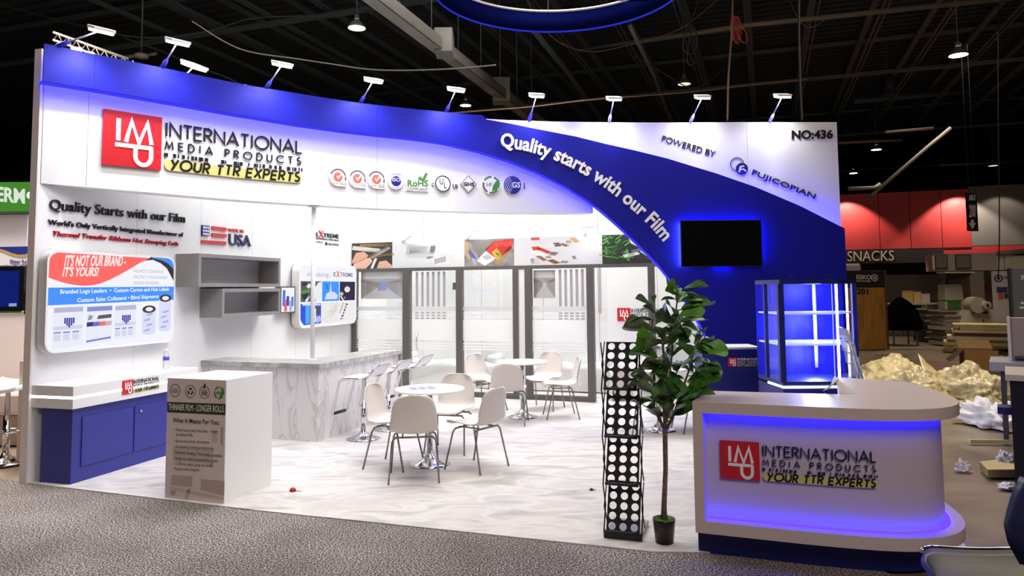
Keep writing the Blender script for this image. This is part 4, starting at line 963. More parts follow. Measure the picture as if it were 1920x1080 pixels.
a, b_ = posts[1][1]+.03, posts[2][0]-.02
film(gp, a, b_, 1)
hu, hv = GP.inv(784, 640)
M().tube([GP.pos(hu, hv-.13, .01), GP.pos(hu, hv-.13, .06), GP.pos(hu, hv+.13, .06), GP.pos(hu, hv+.13, .01)], .011).build('door_handle', CHROME, dr)
wallbox(GP, b_-.05, b_+.01, 1.78, 1.9, .006, .02).build('hinge', STEEL, dr)
# narrow vertical film bars
for x0_, n_, st in ((780, 6, 10.2), (1048, 5, 10.5)):
    for k_ in range(n_):
        u_ = GP.inv(x0_+st*k_, 540)[0]; wallbox(GP, u_, u_+.045, 1.50, zt-.02, .007, .009).build('film_bar', FILM, gp)
        for j in range(3): wallbox(GP, u_-.005, u_+.055, 1.35-.045*j+.03, 1.375-.045*j+.03, .015, .017).build('film_dash', FILM, gp)
# open door return at the right and thin track
wallbox(GP, posts[5][1], posts[5][1]+.02, -.0, zt, -.9, -.05).build('side_return', GL, gp)
# posters seen on / through the glass
def poster_hall(name, label, p0, p1):
    (ua, va), (ub, vb) = GP.inv(*p0, -.02), GP.inv(*p1, -.02)
    t = thing(name, label, 'poster', tuple(GP.pos(ua, vb, -.02)), 0, 'posters behind the glass')
    t = poly(M(), GP, [(ua, vb), (ub, vb), (ub, va), (ua, va)], -.03, -.022).build('sheet', mat('poster_grey', '#B9B5B1', .6, var=.25, scale=5), t)
    X = Box(GP, ua, vb, ub, va, -.022)
    P = lambda h_: mat('print_'+h_.strip('#'), h_, .6)
    X.poly([(0, .0), (1, 0), (.62, .42), (.42, .42)], P('#CFCBC8'), t, 'photo_detail', 1)
    X.poly([(0, 0), (.42, .42), (.42, .58), (0, .75)], P('#A29C97'), t, 'photo_detail', 1); X.poly([(1, 0), (1, .75), (.62, .58), (.62, .42)], P('#ABA6A2'), t, 'photo_detail', 1)
    X.poly([(.42, .3), (.62, .3), (.62, .66), (.42, .66)] if ub-ua > .6 else [(.45, .4), (.6, .4), (.6, .55), (.45, .55)], P('#9FA3D0' if ub-ua > .6 else '#D5D2CF'), t, 'photo_detail', 2)
    X.poly([(0, .6), (.3, .56), (.25, .62), (0, .7)], P('#A0807A'), t, 'photo_detail', 2); X.poly([(.7, .56), (1, .6), (1, .7), (.74, .62)], P('#A0807A'), t, 'photo_detail', 2)
    X.poly([(.05, .72), (.95, .72), (.95, .98), (.05, .98)], P('#D8D4CF'), t, 'photo_detail', 2)
    for k_ in range(3): X.poly([(.12, .76+.07*k_), (.88, .76+.07*k_), (.88, .795+.07*k_), (.12, .795+.07*k_)], P('#EFEFEF'), t, 'text_line', 3)
poster_hall('wall_poster', 'pale poster of a machine hall behind the leftmost glass pane', (677, 509), (754, 560))
poster_hall('wall_poster', 'narrow pale poster behind the glass pane nearest the open doorway', (1000, 507), (1041, 559))
# photo strip above the glass
sz0, sz1 = zt+.055, 2.62
XS = [pix(GP.pos(uwall+.01, 2.3))[0], 737, 872, 965, 1130, 1250]
LABELS = ['photo panel of a hand holding a paper roll, leftmost above the glass', 'pale photo panel of a silver package above the glass door', 'photo panel of produce bags and tomatoes in a crate', 'pale photo panel of scattered labels in an arc', 'photo panel of green leaves and a white tag, beside the blue curve']
BC = ['#8E7B68', '#D9DADB', '#8B8885', '#D7D8D9', '#2E3128']
def PM(h_): return mat('print_'+h_.strip('#'), h_, .6)
for i in range(5):
    a, b_ = gu(XS[i], 480), gu(XS[i+1], 480)
    t = thing('photo_panel', LABELS[i], 'photo panel', tuple(GP.pos(a, sz0)), 0, 'photo panels above the glass')
    t = wallbox(GP, a+.001, b_-.001, sz0, sz1, -.03, .03).build('board', mat('strip_'+str(i), BC[i], .6, var=.0 if i in (1, 3) else .35, scale=9), t)
    X = Box(GP, a, sz0, b_, sz1, .03)
    if i == 0: bits(X, [(rot(.5, .5, .5, .5, 0), '#3A322C'), (rot(.6, .9, .4, .06, 2), '#D8B77A'), (rot(.35, .75, .35, .08, -12), '#E9E6E0'), (rot(.75, .5, .3, .05, 8), '#C9A566'), (rot(.7, .62, .06, .3, -50), '#F0EEEA')], t, 1, False); bits(X, [([(0, .3), (.1, .62), (.3, .66), (.42, .5), (.3, .34), (0, .2)], '#D9A58F'), ([(0, 0), (.35, 0), (.52, .28), (.46, .42), (.3, .4), (.05, .2)], '#E3B6A2'), ([(.62, 0), (.68, .26), (.85, .3), (1, .1), (1, 0)], '#DDAE9A'), (rot(.55, .2, .03, .2, -15), '#F2F1EE'), (rot(.47, .12, .02, .16, -15), '#4A4644'), (rot(.88, .42, .12, .04, -10), '#2B2724')], t, 2, False)
    if i == 1: bits(X, [(rot(.4, .68, .2, .2, -4), '#B5B7B9'), (rot(.37, .68, .12, .14, -4), '#D0D2D3'), (rot(.57, .68, .035, .13, -4), '#8F9294'), (rot(.4, .42, .19, .05, -6), '#C6C8C9'), (rot(.53, .38, .04, .05, -4), '#77797B'), (rot(.67, .25, .1, .14, 18), '#ECEDED')], t, 1, False); bits(X, [(rot(.6+.02*j, .22+.012*j, .005, .1, 5), '#4C4E50') for j in range(8)], t, 2, False)
    if i == 2: bits(X, [([(0, 1), (.1, .85), (.16, .3), (.08, .25), (0, .5)], '#B59A7C'), ([(.08, .8), (.16, .5), (.25, .3), (.14, .3)], '#4455D8'), ([(.1, 1), (.3, .3), (.5, .65), (.62, .95)], '#77746F'), ([(.42, .62), (.6, .9), (.98, .98), (.95, .6), (.62, .2)], '#C8342C'), ([(.56, .5), (.66, .66), (.78, .36), (.66, .22)], '#D9CC4A'), ([(.26, .2), (.42, .6), (.64, .28), (.42, .02)], '#E4E3E2'), ([(.62, .1), (.92, .72), (.98, .6), (.7, .0)], '#A58A66'), ([(.06, .6), (.2, .05), (.26, .05), (.12, .6)], '#AFAFB1')], t, 1, False); bits(X, [(disc((.66+.09*j, .78+.05*(j % 2)), .05, 10, .1), '#E0483C') for j in range(4)]+[(rot(.42+.03*j, .3+.02*j, .008, .08, 35), '#555555') for j in range(4)]+[(rot(.67, .44, .05, .02, -50), '#3F6B34')], t, 2, False)
    if i == 3: bits(X, [(rot(.25, .95, .05, .05, 5), '#C9554C'), (rot(.26, .6, .045, .07, 12), '#D8433A'), (rot(.35, .52, .035, .12, 35), '#D03A32'), (rot(.28, .42, .05, .12, 30), '#E8E3DE'), (rot(.32, .25, .03, .1, 25), '#8A6F5A'), (rot(.42, .68, .04, .08, -30), '#E3DED8'), (rot(.5, .72, .035, .07, 10), '#6F655C'), (rot(.58, .7, .03, .06, 40), '#8B6B4A'), (rot(.7, .86, .035, .09, 20), '#C9A66B'), (rot(.63, .8, .03, .05, 0), '#A8A29C'), (rot(.46, .4, .04, .06, -20), '#7A7672'), (rot(.4, .28, .03, .04, 10), '#9A948E'), (rot(.46, .12, .04, .08, 35), '#7C5A30'), (rot(.58, .1, .04, .04, -10), '#8E8A86'), (rot(.69, .25, .02, .06, 10), '#8C8C8C'), (rot(.24, .15, .05, .1, 5), '#C8C6C4'), (rot(.2, .2, .03, .13, 0), '#DCDCDC')], t, 1, False)
    if i == 4:
        rn = random.Random(5); L_ = []
        for j in range(34):
            cx, cy = rn.uniform(.02, .42), rn.uniform(.1, .95); L_.append((rot(cx, cy, .012+.01*rn.random(), .09, rn.uniform(-70, 70)), rn.choice(['#3F7F33', '#57A044', '#2F6327', '#6DB658'])))
        bits(X, L_, t, 1, False); bits(X, [([(.42, .9), (.5, .98), (.66, .7), (.58, .55), (.46, .68)], '#ECECEA'), (rot(.46, .3, .13, .045, 22), '#E9E9E7'), (rot(.56, .45, .1, .04, 25), '#77757A'), (rot(.72, .3, .05, .16, 35), '#D0D0D0')], t, 2, False); bits(X, [(rot(.46, .3, .05, .012, 22), '#444444')], t, 3, False)
# wall sign on the back wall seen through the open doorway
u_, v_ = BW.inv(1158, 602); u2_, v2_ = BW.inv(1158, 577.5)
logo(BW, u_, v_, v2_-v_, 2.6, .004, 'small company logo sign on the back wall seen through the open doorway', fine=False)
# big grey stripe and door seam on the back wall
for x_, w_ in ((1121.5, .045), ): 
    ua = BW.inv(x_, 560)[0]; struct(wallbox(BW, ua, ua+w_, 1.35, 2.6, .001, .02).build('trim_1', FILM))
# sofas under plastic
PLAS = mat('clear_plastic_sheet', '#E4E4E2', .18, bump=.5, scale=3.2, detail=3)
def sofa(name, label, c, rz, L_):
    t = thing(name, label, 'sofa', c, rz, 'plastic-wrapped white sofas behind the glass')
    S_ = mat('white_sofa', '#DCDCDA', .5, bump=.5, scale=4, detail=2)
    M().box((-L_/2, -.4, .08), (L_/2, .4, .42)).build('seat_base', S_, t, .04, local=True); M().box((-L_/2, .2, .4), (L_/2, .42, .82)).build('backrest', S_, t, .07, local=True)
    M().box((-L_/2, -.4, .4), (-L_/2+.18, .25, .6)).build('armrest', S_, t, .06, local=True); M().box((L_/2-.18, -.4, .4), (L_/2, .25, .6)).build('armrest', S_, t, .06, local=True)
    for sx in (-1, 1):
        for sy in (-1, 1): M().tube([(sx*(L_/2-.08), sy*.32, 0), (sx*(L_/2-.08), sy*.32, .1)], .02).build('leg', BLACK, t, local=True)
    def g(u, v):
        x = (u-.5)*(L_+.12); s_ = v*1.75
        if s_ < .42: y, z = -.43, s_
        elif s_ < 1.0: y, z = -.43+(s_-.42), .46+.03*math.sin(x*9)
        elif s_ < 1.35: y, z = .15+(s_-1)*.2, .46+(s_-1)*1.15
        else: y, z = .22+(s_-1.35)*.62, .86
        nz = noise.noise(Vector((x*3, s_*4, L_)))
        return (x, y-.03*nz, max(.02, z+.035*nz))
    M().grid(g, 36, 28).build('plastic_cover', PLAS, t, local=True)
    return t
sofa('sofa', 'white sofa under a creased clear plastic sheet behind the middle and right glass panes', tuple(GP.pos(-1.05, .008, -1.35)), -YAW, 2.3)
sofa('sofa', 'shorter wrapped sofa behind the glass door', tuple(GP.pos(-3.2, .008, -1.35)), -YAW, 1.5)
sofa('sofa', 'wrapped white sofa seen through the open doorway at the right', tuple(GP.pos(.45, .008, -1.0)), -YAW-1.3, 1.5)
# ---------------- TV on the blue wall ----------------
tv0 = HS.inv(1276, 413, NB+.1); tv1 = HS.inv(1430.5, 499.5, NB+.1)
a = HS.pos(tv0[0], 0, NB+.1); b_ = HS.pos(tv1[0], 0, NB+.1); TV = Plane(a, (b_-a), -AV); tw = (b_-a).length; tz0, tz1 = tv1[1], tv0[1]
t = thing('wall_television', 'black flat television glowing blue behind on the dark blue wall', 'television', tuple(TV.pos(0, tz0)))
hs_ = wallbox(TV, 0, tw, tz0, tz1, -.035, -.004).build('housing', mat('tv_black', '#0B0B0D', .4), t, .003)
wallbox(TV, .012, tw-.012, tz0+.014, tz1-.012, -.004, -.002).build('screen', mat('tv_screen', '#050506', .12), hs_)
TVL = emis('tv_backlight', '#2A3BFF', 42)
wallbox(TV, .03, tw-.03, tz1-.05, tz1-.03, -.06, -.036).build('led_strip', TVL, t)
wallbox(TV, .02, .04, tz0+.03, tz1-.03, -.06, -.036).build('led_strip', emis('tv_backlight_side', '#8FA8FF', 45), t)
wallbox(TV, tw-.04, tw-.02, tz0+.1, tz1-.03, -.06, -.036).build('led_strip', TVL, t)
wallbox(TV, tw*.42, tw*.62, tz0+.03, tz0+.05, -.06, -.036).build('led_strip', TVL, t)
wallbox(TV, tw*.3, tw*.7, (tz0+tz1)/2-.15, (tz0+tz1)/2+.15, -.10, -.035).build('wall_bracket', BK, t)
# ---------------- navy podium in front of the blue wall ----------------
PY = 9.0
pa = depth(1329, 746, PY); PPt = depth(1443, 653, PY); PD = Plane(Vector((pa.x, PY, 0)), (1, -.01, 0), (0, -1, 0))
w0, _ = PD.inv(1318, 700); w1, ptop = PD.inv(1442, 655)
t = thing('podium', 'navy podium with rounded shoulder and white top, between plant and showcase', 'podium', tuple(PD.pos(w0, 0)))
NV = mat('navy_laminate', (.007, .012, .16, 1), .4)
o_ = [(w0, .008), (w1, .008)]+arc(w1-.16, ptop-.16, .16, .16, 0, 90, 8)+[(w0, ptop)]
m_ = M(); poly(m_, PD, o_, -.42, 0); m_.build('body', NV, t)
wallbox(PD, w0-.02, w1-.1, ptop, ptop+.03, -.5, -.02).build('top', WLET, t, .004)
lu, lv = PD.inv(1365.5, 687); lk = PD.inv(1365.5, 670.5)[1]-lv
logo(PD, lu, lv, lk, 2.75, .001, 'small company logo sign with white lettering on the navy podium', fine=False, light=True)
# ---------------- glass showcase ----------------
ys = 7.4
base_z = .81; top_z = 1.86
cn = [depth(1443, 708, 7.62), depth(1468, 714.5, 7.36), depth(1577, 714.5, 7.36), depth(1612, 708, 7.75)]
cn = [Vector((p.x, p.y, 0)) for p in cn]; back = [Vector((cn[3].x-.02, 8.0, 0)), Vector((cn[0].x-.03, 8.0, 0))]
cn[3] = Vector((depth(1603, 620, 7.8).x, 7.8, 0)); back[0] = Vector((cn[3].x+.0, 8.05, 0)); cn[0] = Vector((depth(1437, 620, 7.75).x, 7.75, 0)); back[1] = Vector((cn[0].x, 8.05, 0))
fp = cn+back
t = thing('glass_showcase', 'tall faceted glass showcase with blue interior and white light strips', 'showcase', (fp[1].x, fp[1].y, 0))
pr = [(p.x, p.y) for p in fp]
M().prism(pr, .008, base_z-.035).build('base_cabinet', NV, t)
cen = Vector((sum(p.x for p in fp)/6, sum(p.y for p in fp)/6, 0))
def scaled(s_): return [((p.x-cen.x)*s_+cen.x, (p.y-cen.y)*s_+cen.y) for p in fp]
M().prism(scaled(1.0), base_z-.01, base_z+.03).build('floor_tray', NV, t); M().prism(scaled(1.01), top_z-.045, top_z).build('top_cap', NV, t)
lm = M()
for a, b_ in ((0, 1), (1, 2), (2, 3)): lm.tube([fp[a]+ZV*(base_z-.022)-Vector((0, .012, 0)), fp[b_]+ZV*(base_z-.022)-Vector((0, .012, 0))], .012, 8)
lm.build('led_strip', emis('white_led_soft', '#F2F5FF', 3.5), t)
wallbox(Plane(fp[4], fp[5]-fp[4], -AV), 0, (fp[5]-fp[4]).length, base_z+.03, top_z-.045, -.01, .0).build('back_panel', BLUE, t)
for k_, (i, r_) in enumerate(((0, .018), (1, .028), (3, .022))): M().obox(fp[i]+Vector((-r_, -r_, base_z+.03)), (2*r_, 0, 0), (0, 2*r_, 0), (0, 0, top_z-base_z-.07)).build('corner_post', NV, t)
M().tube([fp[2]+Vector((0, .03, base_z+.03)), fp[2]+Vector((0, .03, top_z-.05))], .013, 8).build('vertical_led', LEDW, t)
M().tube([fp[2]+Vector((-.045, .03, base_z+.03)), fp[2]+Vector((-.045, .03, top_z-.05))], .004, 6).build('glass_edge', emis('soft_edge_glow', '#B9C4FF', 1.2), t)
M().tube([fp[3]+Vector((-.05, .05, base_z+.03)), fp[3]+Vector((-.05, .05, top_z-.05))], .012, 8).build('vertical_led', LEDW, t)
M().tube([Vector((depth(1528, 600, 7.98).x, 7.98, base_z+.1)), Vector((depth(1528, 600, 7.98).x, 7.98, top_z-.05))], .02, 8).build('inner_tube', mat('frosted_tube', '#A9B2FF', .3), t)
for a, b_ in ((0, 1), (1, 2), (2, 3)):
    d_ = fp[b_]-fp[a]; nn_ = Vector((d_.y, -d_.x, 0)).normalized()*.003
    M().obox(fp[a]+ZV*(base_z+.03), d_, nn_, ZV*(top_z-base_z-.075)).build('glass_pane', GL, t)
SHG = mat('glass_shelf', '#C8D0FF', .15, emit='#AEB8FF', es=.5)
for z_ in (depth(1520, 587.5, 7.5).z, depth(1520, 645, 7.5).z): M().prism(scaled(.96), z_-.008, z_+.006).build('shelf', SHG, t)
M().tube([Vector((depth(1545, 727, 7.36).x, 7.36, .715)), Vector((depth(1545, 727, 7.36).x, 7.345, .715))], .012, 12).build('lock', CHROME, t)
LT = bpy.data.lights.new('showcase_glow', 'POINT'); LT.energy = 20; LT.color = (.45, .52, 1); LT.shadow_soft_size = .1
for z_ in (1.75, 1.42, 1.05):
    lo = bpy.data.objects.new('showcase_glow', LT); COL.objects.link(lo); lo.location = (cen.x+.1, cen.y+.05, z_)
# small connectors on top of the showcase
for i, x_ in enumerate((1482, 1525, 1556)):
    p = depth(x_, 522, 7.6); tg = M().tube([(0, 0, 0), (.015, 0, .02), (-.01, 0, .035), (.03, 0, .03)], .004, 6)
    o = tg.build('cable_end', BK, None); o.location = (p.x, 7.6, top_z+.004); tag(o, ('left', 'middle', 'right')[i]+' short loose cable end on top of the glass showcase', 'cable', 'cable ends on the showcase')
# ---------------- clear leaflet holder behind the desk ----------------
hx = depth(1604, 707, 6.6)
t = thing('leaflet_holder', 'clear acrylic leaflet holder leaning beside the showcase', 'leaflet holder', (hx.x, 6.6, 0))
ACR = mat('clear_acrylic', '#C9CCD2', .08, trans=.6, alpha=.6)
X0 = lambda x, y: Vector((depth(x, y, 6.6).x, 6.6, depth(x, y, 6.6).z))
for x_ in (1586, 1596): M().tube([X0(x_, 618)+Vector((0, .1*(x_ > 1590), 0)), X0(x_+24, 712)], .011, 6).build('upright', ACR, t)
M().tube([X0(1612, 690), X0(1592, 760), X0(1590, 905)], .01, 6).build('rear_leg', ACR, t); M().tube([X0(1608, 706), X0(1612, 780), X0(1614, 904)], .01, 6).build('front_leg', ACR, t)
for i, (xa, ya) in enumerate(((1587, 620), (1593, 645), (1600, 668), (1606, 690))):
    p = X0(xa, ya); M().obox(p, (.05, .0, -.01), (0, .18, .03), (.012, 0, -.1)).build('pocket', ACR, t)
# ---------------- curved reception desk ----------------
DSK = mat('desk_laminate', '#CFC4BC', .33, bump=.03, scale=4)
DT, DL0, DL1 = 1.03, .17, .25
outl = [(1.20, 4.955), (1.53, 4.83), (1.95, 4.675), (2.28, 4.585), (2.50, 4.57), (2.70, 4.62), (2.87, 4.76), (2.985, 4.97), (3.06, 5.25), (3.11, 5.55), (3.12, 5.84)]
DC = Curve(outl, .05)
front_u = None
inner = [(2.72, 6.17), (2.42, 5.50), (2.30, 5.22), (1.90, 5.32), (1.44, 5.45)]
top_out = [(DC.p[i].x, DC.p[i].y) for i in range(len(DC.p))]+inner
t = thing('reception_desk', 'white curved reception desk with blue-lit front and logo', 'desk', (1.2, 4.955, 0))
M().prism(top_out, DT-.075, DT).build('top_slab', DSK, t, .004)
M().prism(top_out, DL0, DL1).build('lower_slab', DSK, t, .004)
def inset(d_, outer, inn, z0, z1):
    pts = []
    for i in range(len(DC.p)): q = DC.p[i]-DC.n[i]*d_; pts.append((q.x, q.y))
    return pts+inn
REC = .11
body = inset(REC, None, [(2.74, 6.05), (2.45, 5.46), (2.33, 5.18), (1.90, 5.27), (1.50, 5.38)], 0, 1)
body[0] = (body[0][0]+.06, body[0][1])
M().prism(body, DL1, DT-.075).build('recessed_panel', mat('desk_panel', '#C8C0BE', .4), t)
# left side post that closes the frame
s0_, s1_ = DC.pos(0, 0, 0), DC.pos(.065, 0, 0); dpt = Vector((.235, .49, 0))
M().hexa([Vector((p.x, p.y, z)) for z in (DL1, DT-.075) for p in (s0_, s1_, s1_+dpt, s0_+dpt)]).build('side_post', DSK, t)
M().prism([(p[0], p[1]) for p in inset(.14, None, [(2.70, 6.0), (2.40, 5.5), (2.27, 5.16), (1.50, 5.36)], 0, 1)], .0, DL0).build('plinth', NV, t)
LEDD = emis('desk_led', '#1408FF', 32)
def dled(z, n0, n1, th, u0=.07, u1=None):
    mm = M(); u1 = u1 or DC.L*.93; k = 40
    for i in range(k):
        a, b_ = u0+(u1-u0)*i/k, u0+(u1-u0)*(i+1)/k
        p = [DC.pos(a, z, n0), DC.pos(b_, z, n0), DC.pos(b_, z, n1), DC.pos(a, z, n1)]; mm.hexa(p+[q+ZV*th for q in p])
    return mm.build('led_strip', LEDD, t)
dled(DT-.08, -REC+.002, -REC+.03, .004); dled(DL1+.001, -REC+.002, -REC+.03, .004)
mm = M(); p = [DC.pos(.0655, 0, -REC+.002), DC.pos(.0695, 0, -REC+.002), DC.pos(.0695, 0, -REC+.03), DC.pos(.0655, 0, -REC+.03)]
mm.hexa([Vector((q.x, q.y, DL1+.005)) for q in p]+[Vector((q.x, q.y, DT-.085)) for q in p]).build('led_strip', LEDD, t)
dinv = lambda x, y: DC.inv(x, y, -REC)
lu, lv = dinv(1352, 895); lu2, lv2 = dinv(1350, 824); lru = dinv(1641, 860)[0]; kk = lv2-lv
logo(DC, lu, lv, kk, (lru-lu)/kk-1.08, -REC+.012, 'company logo sign on the blue-lit front of the reception desk', th=.012)
# folded white card at the back of the desk top
pc = fl(1574, 739, DT); pc2 = fl(1605, 738, DT); pcz = depth(1574, 707, pc.y).z
t = thing('tent_card', 'white blank folded card at the inner corner of the desk top', 'card', (pc.x, pc.y, DT))
q = [Vector((pc.x, pc.y, DT+.001)), Vector((pc2.x, pc2.y, DT+.001)), Vector((pc.x+.02, pc.y+.12, DT+.11)), Vector((pc.x, pc.y, DT+.11))]
M().add(q, [(0, 1, 2, 3)]).build('face', WLET, t, solid=.002)
M().add([q[3], q[2], q[2]+Vector((.03, .16, -.11)), q[3]+Vector((-.05, .16, -.11))], [(0, 1, 2, 3)]).build('rear_face', WLET, t, solid=.002)
# ---------------- potted fiddle-leaf fig ----------------
pp = fl(1246, 1019); D = pp.y
t = thing('potted_fig_tree', 'tall potted fig tree with large green leaves beside the reception desk', 'plant', (pp.x, pp.y, .008))
pot_ = M().lathe([(.0, .0), (.062, .0), (.078, .15), (.08, .165), (.074, .165), (.07, .14), (0, .14)], n=28).build('pot', mat('black_pot', '#151516', .35), t, local=True)
M().grid(lambda u, v: ((u-.5)*.1, (v-.5)*.1, .142), 1, 1).build('soil', mat('soil', '#2B2018', .9), pot_, local=True)
MOSS = mat('moss', '#5E8F2E', .9)
mo = M(); rn = random.Random(2)
for i in range(60):
    a, r_ = rn.uniform(0, 2*PI), rn.uniform(.03, .066); c = Vector((r_*math.cos(a), r_*math.sin(a), .15)); mo.add([c+Vector((.012, 0, 0)), c+Vector((-.006, .01, 0)), c+Vector((-.006, -.01, 0)), c+Vector((0, 0, .016))], [(0, 1, 3), (1, 2, 3), (2, 0, 3)])
struct(mo.build('moss', MOSS, pot_, local=True), 'stuff')
BARK = mat('bark', '#6B5B4A', .85, var=.4, scale=40, bump=.5)
def PL(x, y, dy=0):            # plant-local point seen at a pixel, dy behind the trunk
    q = depth(x, y, D+dy); return Vector((q.x-pp.x, q.y-pp.y, q.z-.008))
trunk = [Vector((0, 0, .13)), PL(1245, 950), PL(1248, 880), PL(1247, 815), PL(1247, 803)]
M().tube(trunk, [.026, .019, .017, .018, .019], 10).build('trunk', BARK, t, local=True)
stems = [[PL(1247, 808), PL(1236, 785, .03), PL(1226, 765, .06), PL(1226, 700, .08), PL(1222, 640, .05), PL(1224, 570, .03)],
         [PL(1247, 806), PL(1250, 770, -.02), PL(1256, 700, -.03), PL(1262, 640, 0), PL(1268, 580, .02), PL(1272, 535, .03)],
         [PL(1249, 806), PL(1260, 785, 0), PL(1275, 745, .02), PL(1290, 700, .03), PL(1303, 650, .03), PL(1320, 625, .03)],
         [PL(1247, 800), PL(1243, 740, -.08), PL(1246, 680, -.10), PL(1240, 620, -.08)]]
for s_ in stems: M().tube(s_, [.012, .011, .009, .007, .006, .004][:len(s_)], 8).build('stem', BARK, t, local=True)
LF, nt, b = node_mat('fig_leaf')
gn = nt.nodes.new('ShaderNodeNewGeometry'); nz = noise_out(nt, 9, 3); c1_ = ramp(nt, nz, [(.3, '#264F1C'), (.6, '#3F7827'), (.8, '#5C9A35')])
c2_ = ramp(nt, nz, [(.3, '#55654A'), (.7, '#77876A')])
mx = nt.nodes.new('ShaderNodeMix'); mx.data_type = 'RGBA'; nt.links.new(gn.outputs['Backfacing'], mx.inputs[0]); nt.links.new(c1_, mx.inputs[6]); nt.links.new(c2_, mx.inputs[7])
nt.links.new(mx.outputs[2], b.inputs['Base Color']); b.inputs['Roughness'].default_value = .38
LF2 = mat('bright_fig_leaf', '#5E9A35', .4, var=.25, scale=10)
def leaf_mesh(bend, fold, seed):
    wprof = [(0, .02), (.1, .16), (.25, .26), (.4, .30), (.55, .38), (.7, .46), (.82, .44), (.92, .30), (1, .03)]
    r_ = random.Random(seed); ph_ = r_.uniform(0, 6)
    def g(u, v):
        s_ = (u-.5)*2; w_ = interp(wprof, v)*.68
        return Vector((s_*w_, v*(1-.15*bend*v), abs(s_)*w_*fold - bend*.5*v*v + .03*math.sin(7*v+ph_+2*s_)*abs(s_)))
    m_ = M().grid(g, 6, 14); m_.tube([(0, -.14, 0), (0, 0, 0), (0, .5, -bend*.125-.004), (0, .95, -bend*.45-.004)], [.02, .018, .012, .005], 5)
    return m_
LV = []
for i, (be, fo) in enumerate(((.25, .5), (.6, .35), (.05, .7), (.9, .4))):
    o = leaf_mesh(be, fo, i).build('leaf', LF, None); LV.append(o.data); bpy.data.objects.remove(o)
o = leaf_mesh(.3, .3, 9).build('leaf', LF2, None); LVB = o.data; bpy.data.objects.remove(o)
nleaf = 0
def put_leaf(base, tip, me, roll=0):
    global nleaf
    d_ = tip-base; L_ = d_.length; y = d_.normalized(); z = Vector((0, 0, 1)); z = (z-y*z.dot(y))
    z = z.normalized() if z.length > .05 else Vector((0, -1, 0))
    x = y.cross(z); R3 = Matrix((x, y, z)).transposed() @ Matrix.Rotation(roll, 3, 'Y')
    o = bpy.data.objects.new('leaf', me); COL.objects.link(o); o.parent = t
    mw = R3.to_4x4(); mw.translation = base+d_*.1; o.matrix_local = mw @ Matrix.Scale(L_*.95, 4); nleaf += 1
# leaves read off the photograph: (base px, tip px, depth of tip, bright)
LEAVES = [((1272, 552), (1243, 520, -.06), 1, 2.4), ((1275, 555), (1250, 528, -.1), 1, 1.2), ((1274, 545), (1326, 537, .02), 0, .3), ((1274, 556), (1307, 541, -.02), 0, .2), ((1272, 566), (1318, 558, .05), 0, .5), ((1270, 562), (1240, 556, .05), 0, .4),
 ((1270, 582), (1336, 570, .05), 0, .3), ((1270, 592), (1320, 578, -.08), 1, 1.0), ((1272, 605), (1324, 594, .1), 0, .4), ((1272, 612), (1320, 612, .12), 0, .7), ((1226, 575), (1193, 560, .05), 0, .6), ((1226, 570), (1226, 552, -.05), 1, .5), ((1232, 590), (1206, 571, -.05), 0, .4),
 ((1228, 600), (1173, 594, 0), 0, .2), ((1232, 620), (1170, 612, -.04), 0, .9), ((1235, 628), (1198, 603, .02), 0, .8), ((1262, 610), (1236, 576, -.08), 0, 1.2), ((1266, 598), (1262, 560, -.1), 0, -.9), ((1272, 600), (1292, 640, -.15), 0, 1.5), ((1240, 645), (1189, 628, -.1), 1, 1.4),
 ((1250, 640), (1205, 652, -.12), 0, 1.0), ((1262, 632), (1292, 622, -.15), 0, 1.6), ((1238, 672), (1182, 652, -.05), 1, .7), ((1244, 690), (1180, 676, -.14), 0, .9), ((1230, 720), (1184, 697, -.02), 0, .9), ((1228, 728), (1178, 714, .05), 0, .7), ((1232, 740), (1196, 718, -.05), 0, 1.2),
 ((1250, 700), (1232, 742, -.2), 0, .2), ((1256, 690), (1272, 740, -.2), 0, -.3), ((1268, 700), (1278, 665, -.18), 0, .4), ((1262, 660), (1250, 700, -.2), 0, .9), ((1258, 650), (1224, 690, -.18), 0, .6), ((1300, 660), (1366, 650, .0), 1, .9), ((1300, 652), (1334, 640, .03), 0, 1.4), ((1300, 650), (1316, 628, 0), 0, .2), ((1308, 676), (1360, 682, .05), 0, .3), ((1302, 690), (1352, 690, -.05), 0, .6),
 ((1290, 705), (1350, 700, -.06), 0, 1.0), ((1284, 715), (1336, 712, -.12), 0, 1.2), ((1276, 740), (1345, 728, -.08), 0, .5), ((1268, 755), (1322, 722, -.15), 0, .9), ((1262, 770), (1310, 738, -.1), 0, 1.1), ((1258, 780), (1302, 765, -.16), 0, .9), ((1256, 775), (1248, 715, -.16), 0, .4), ((1252, 790), (1240, 745, -.14), 0, -.4), ((1256, 790), (1272, 750, -.16), 0, .6), ((1264, 640), (1300, 672, .1), 0, .9), ((1262, 680), (1298, 690, .14), 1, .6), ((1300, 700), (1295, 660, -.05), 0, 1.4), ((1232, 650), (1212, 640, .1), 0, .3), ((1236, 700), (1216, 690, .12), 0, .5), ((1240, 720), (1238, 680, .1), 0, .8),
 ((1228, 610), (1246, 590, .1), 0, .6), ((1230, 634), (1258, 615, -.1), 0, .8), ((1262, 625), (1272, 590, .1), 0, .5), ((1254, 735), (1282, 700, .1), 0, .7), ((1248, 660), (1268, 632, -.16), 0, 1.1)]
rn = random.Random(11)
for i, (b0, tp, br, roll) in enumerate(LEAVES):
    put_leaf(PL(b0[0], b0[1], rn.uniform(-.05, .05)), PL(*tp), LVB if br else LV[i % 4], roll)
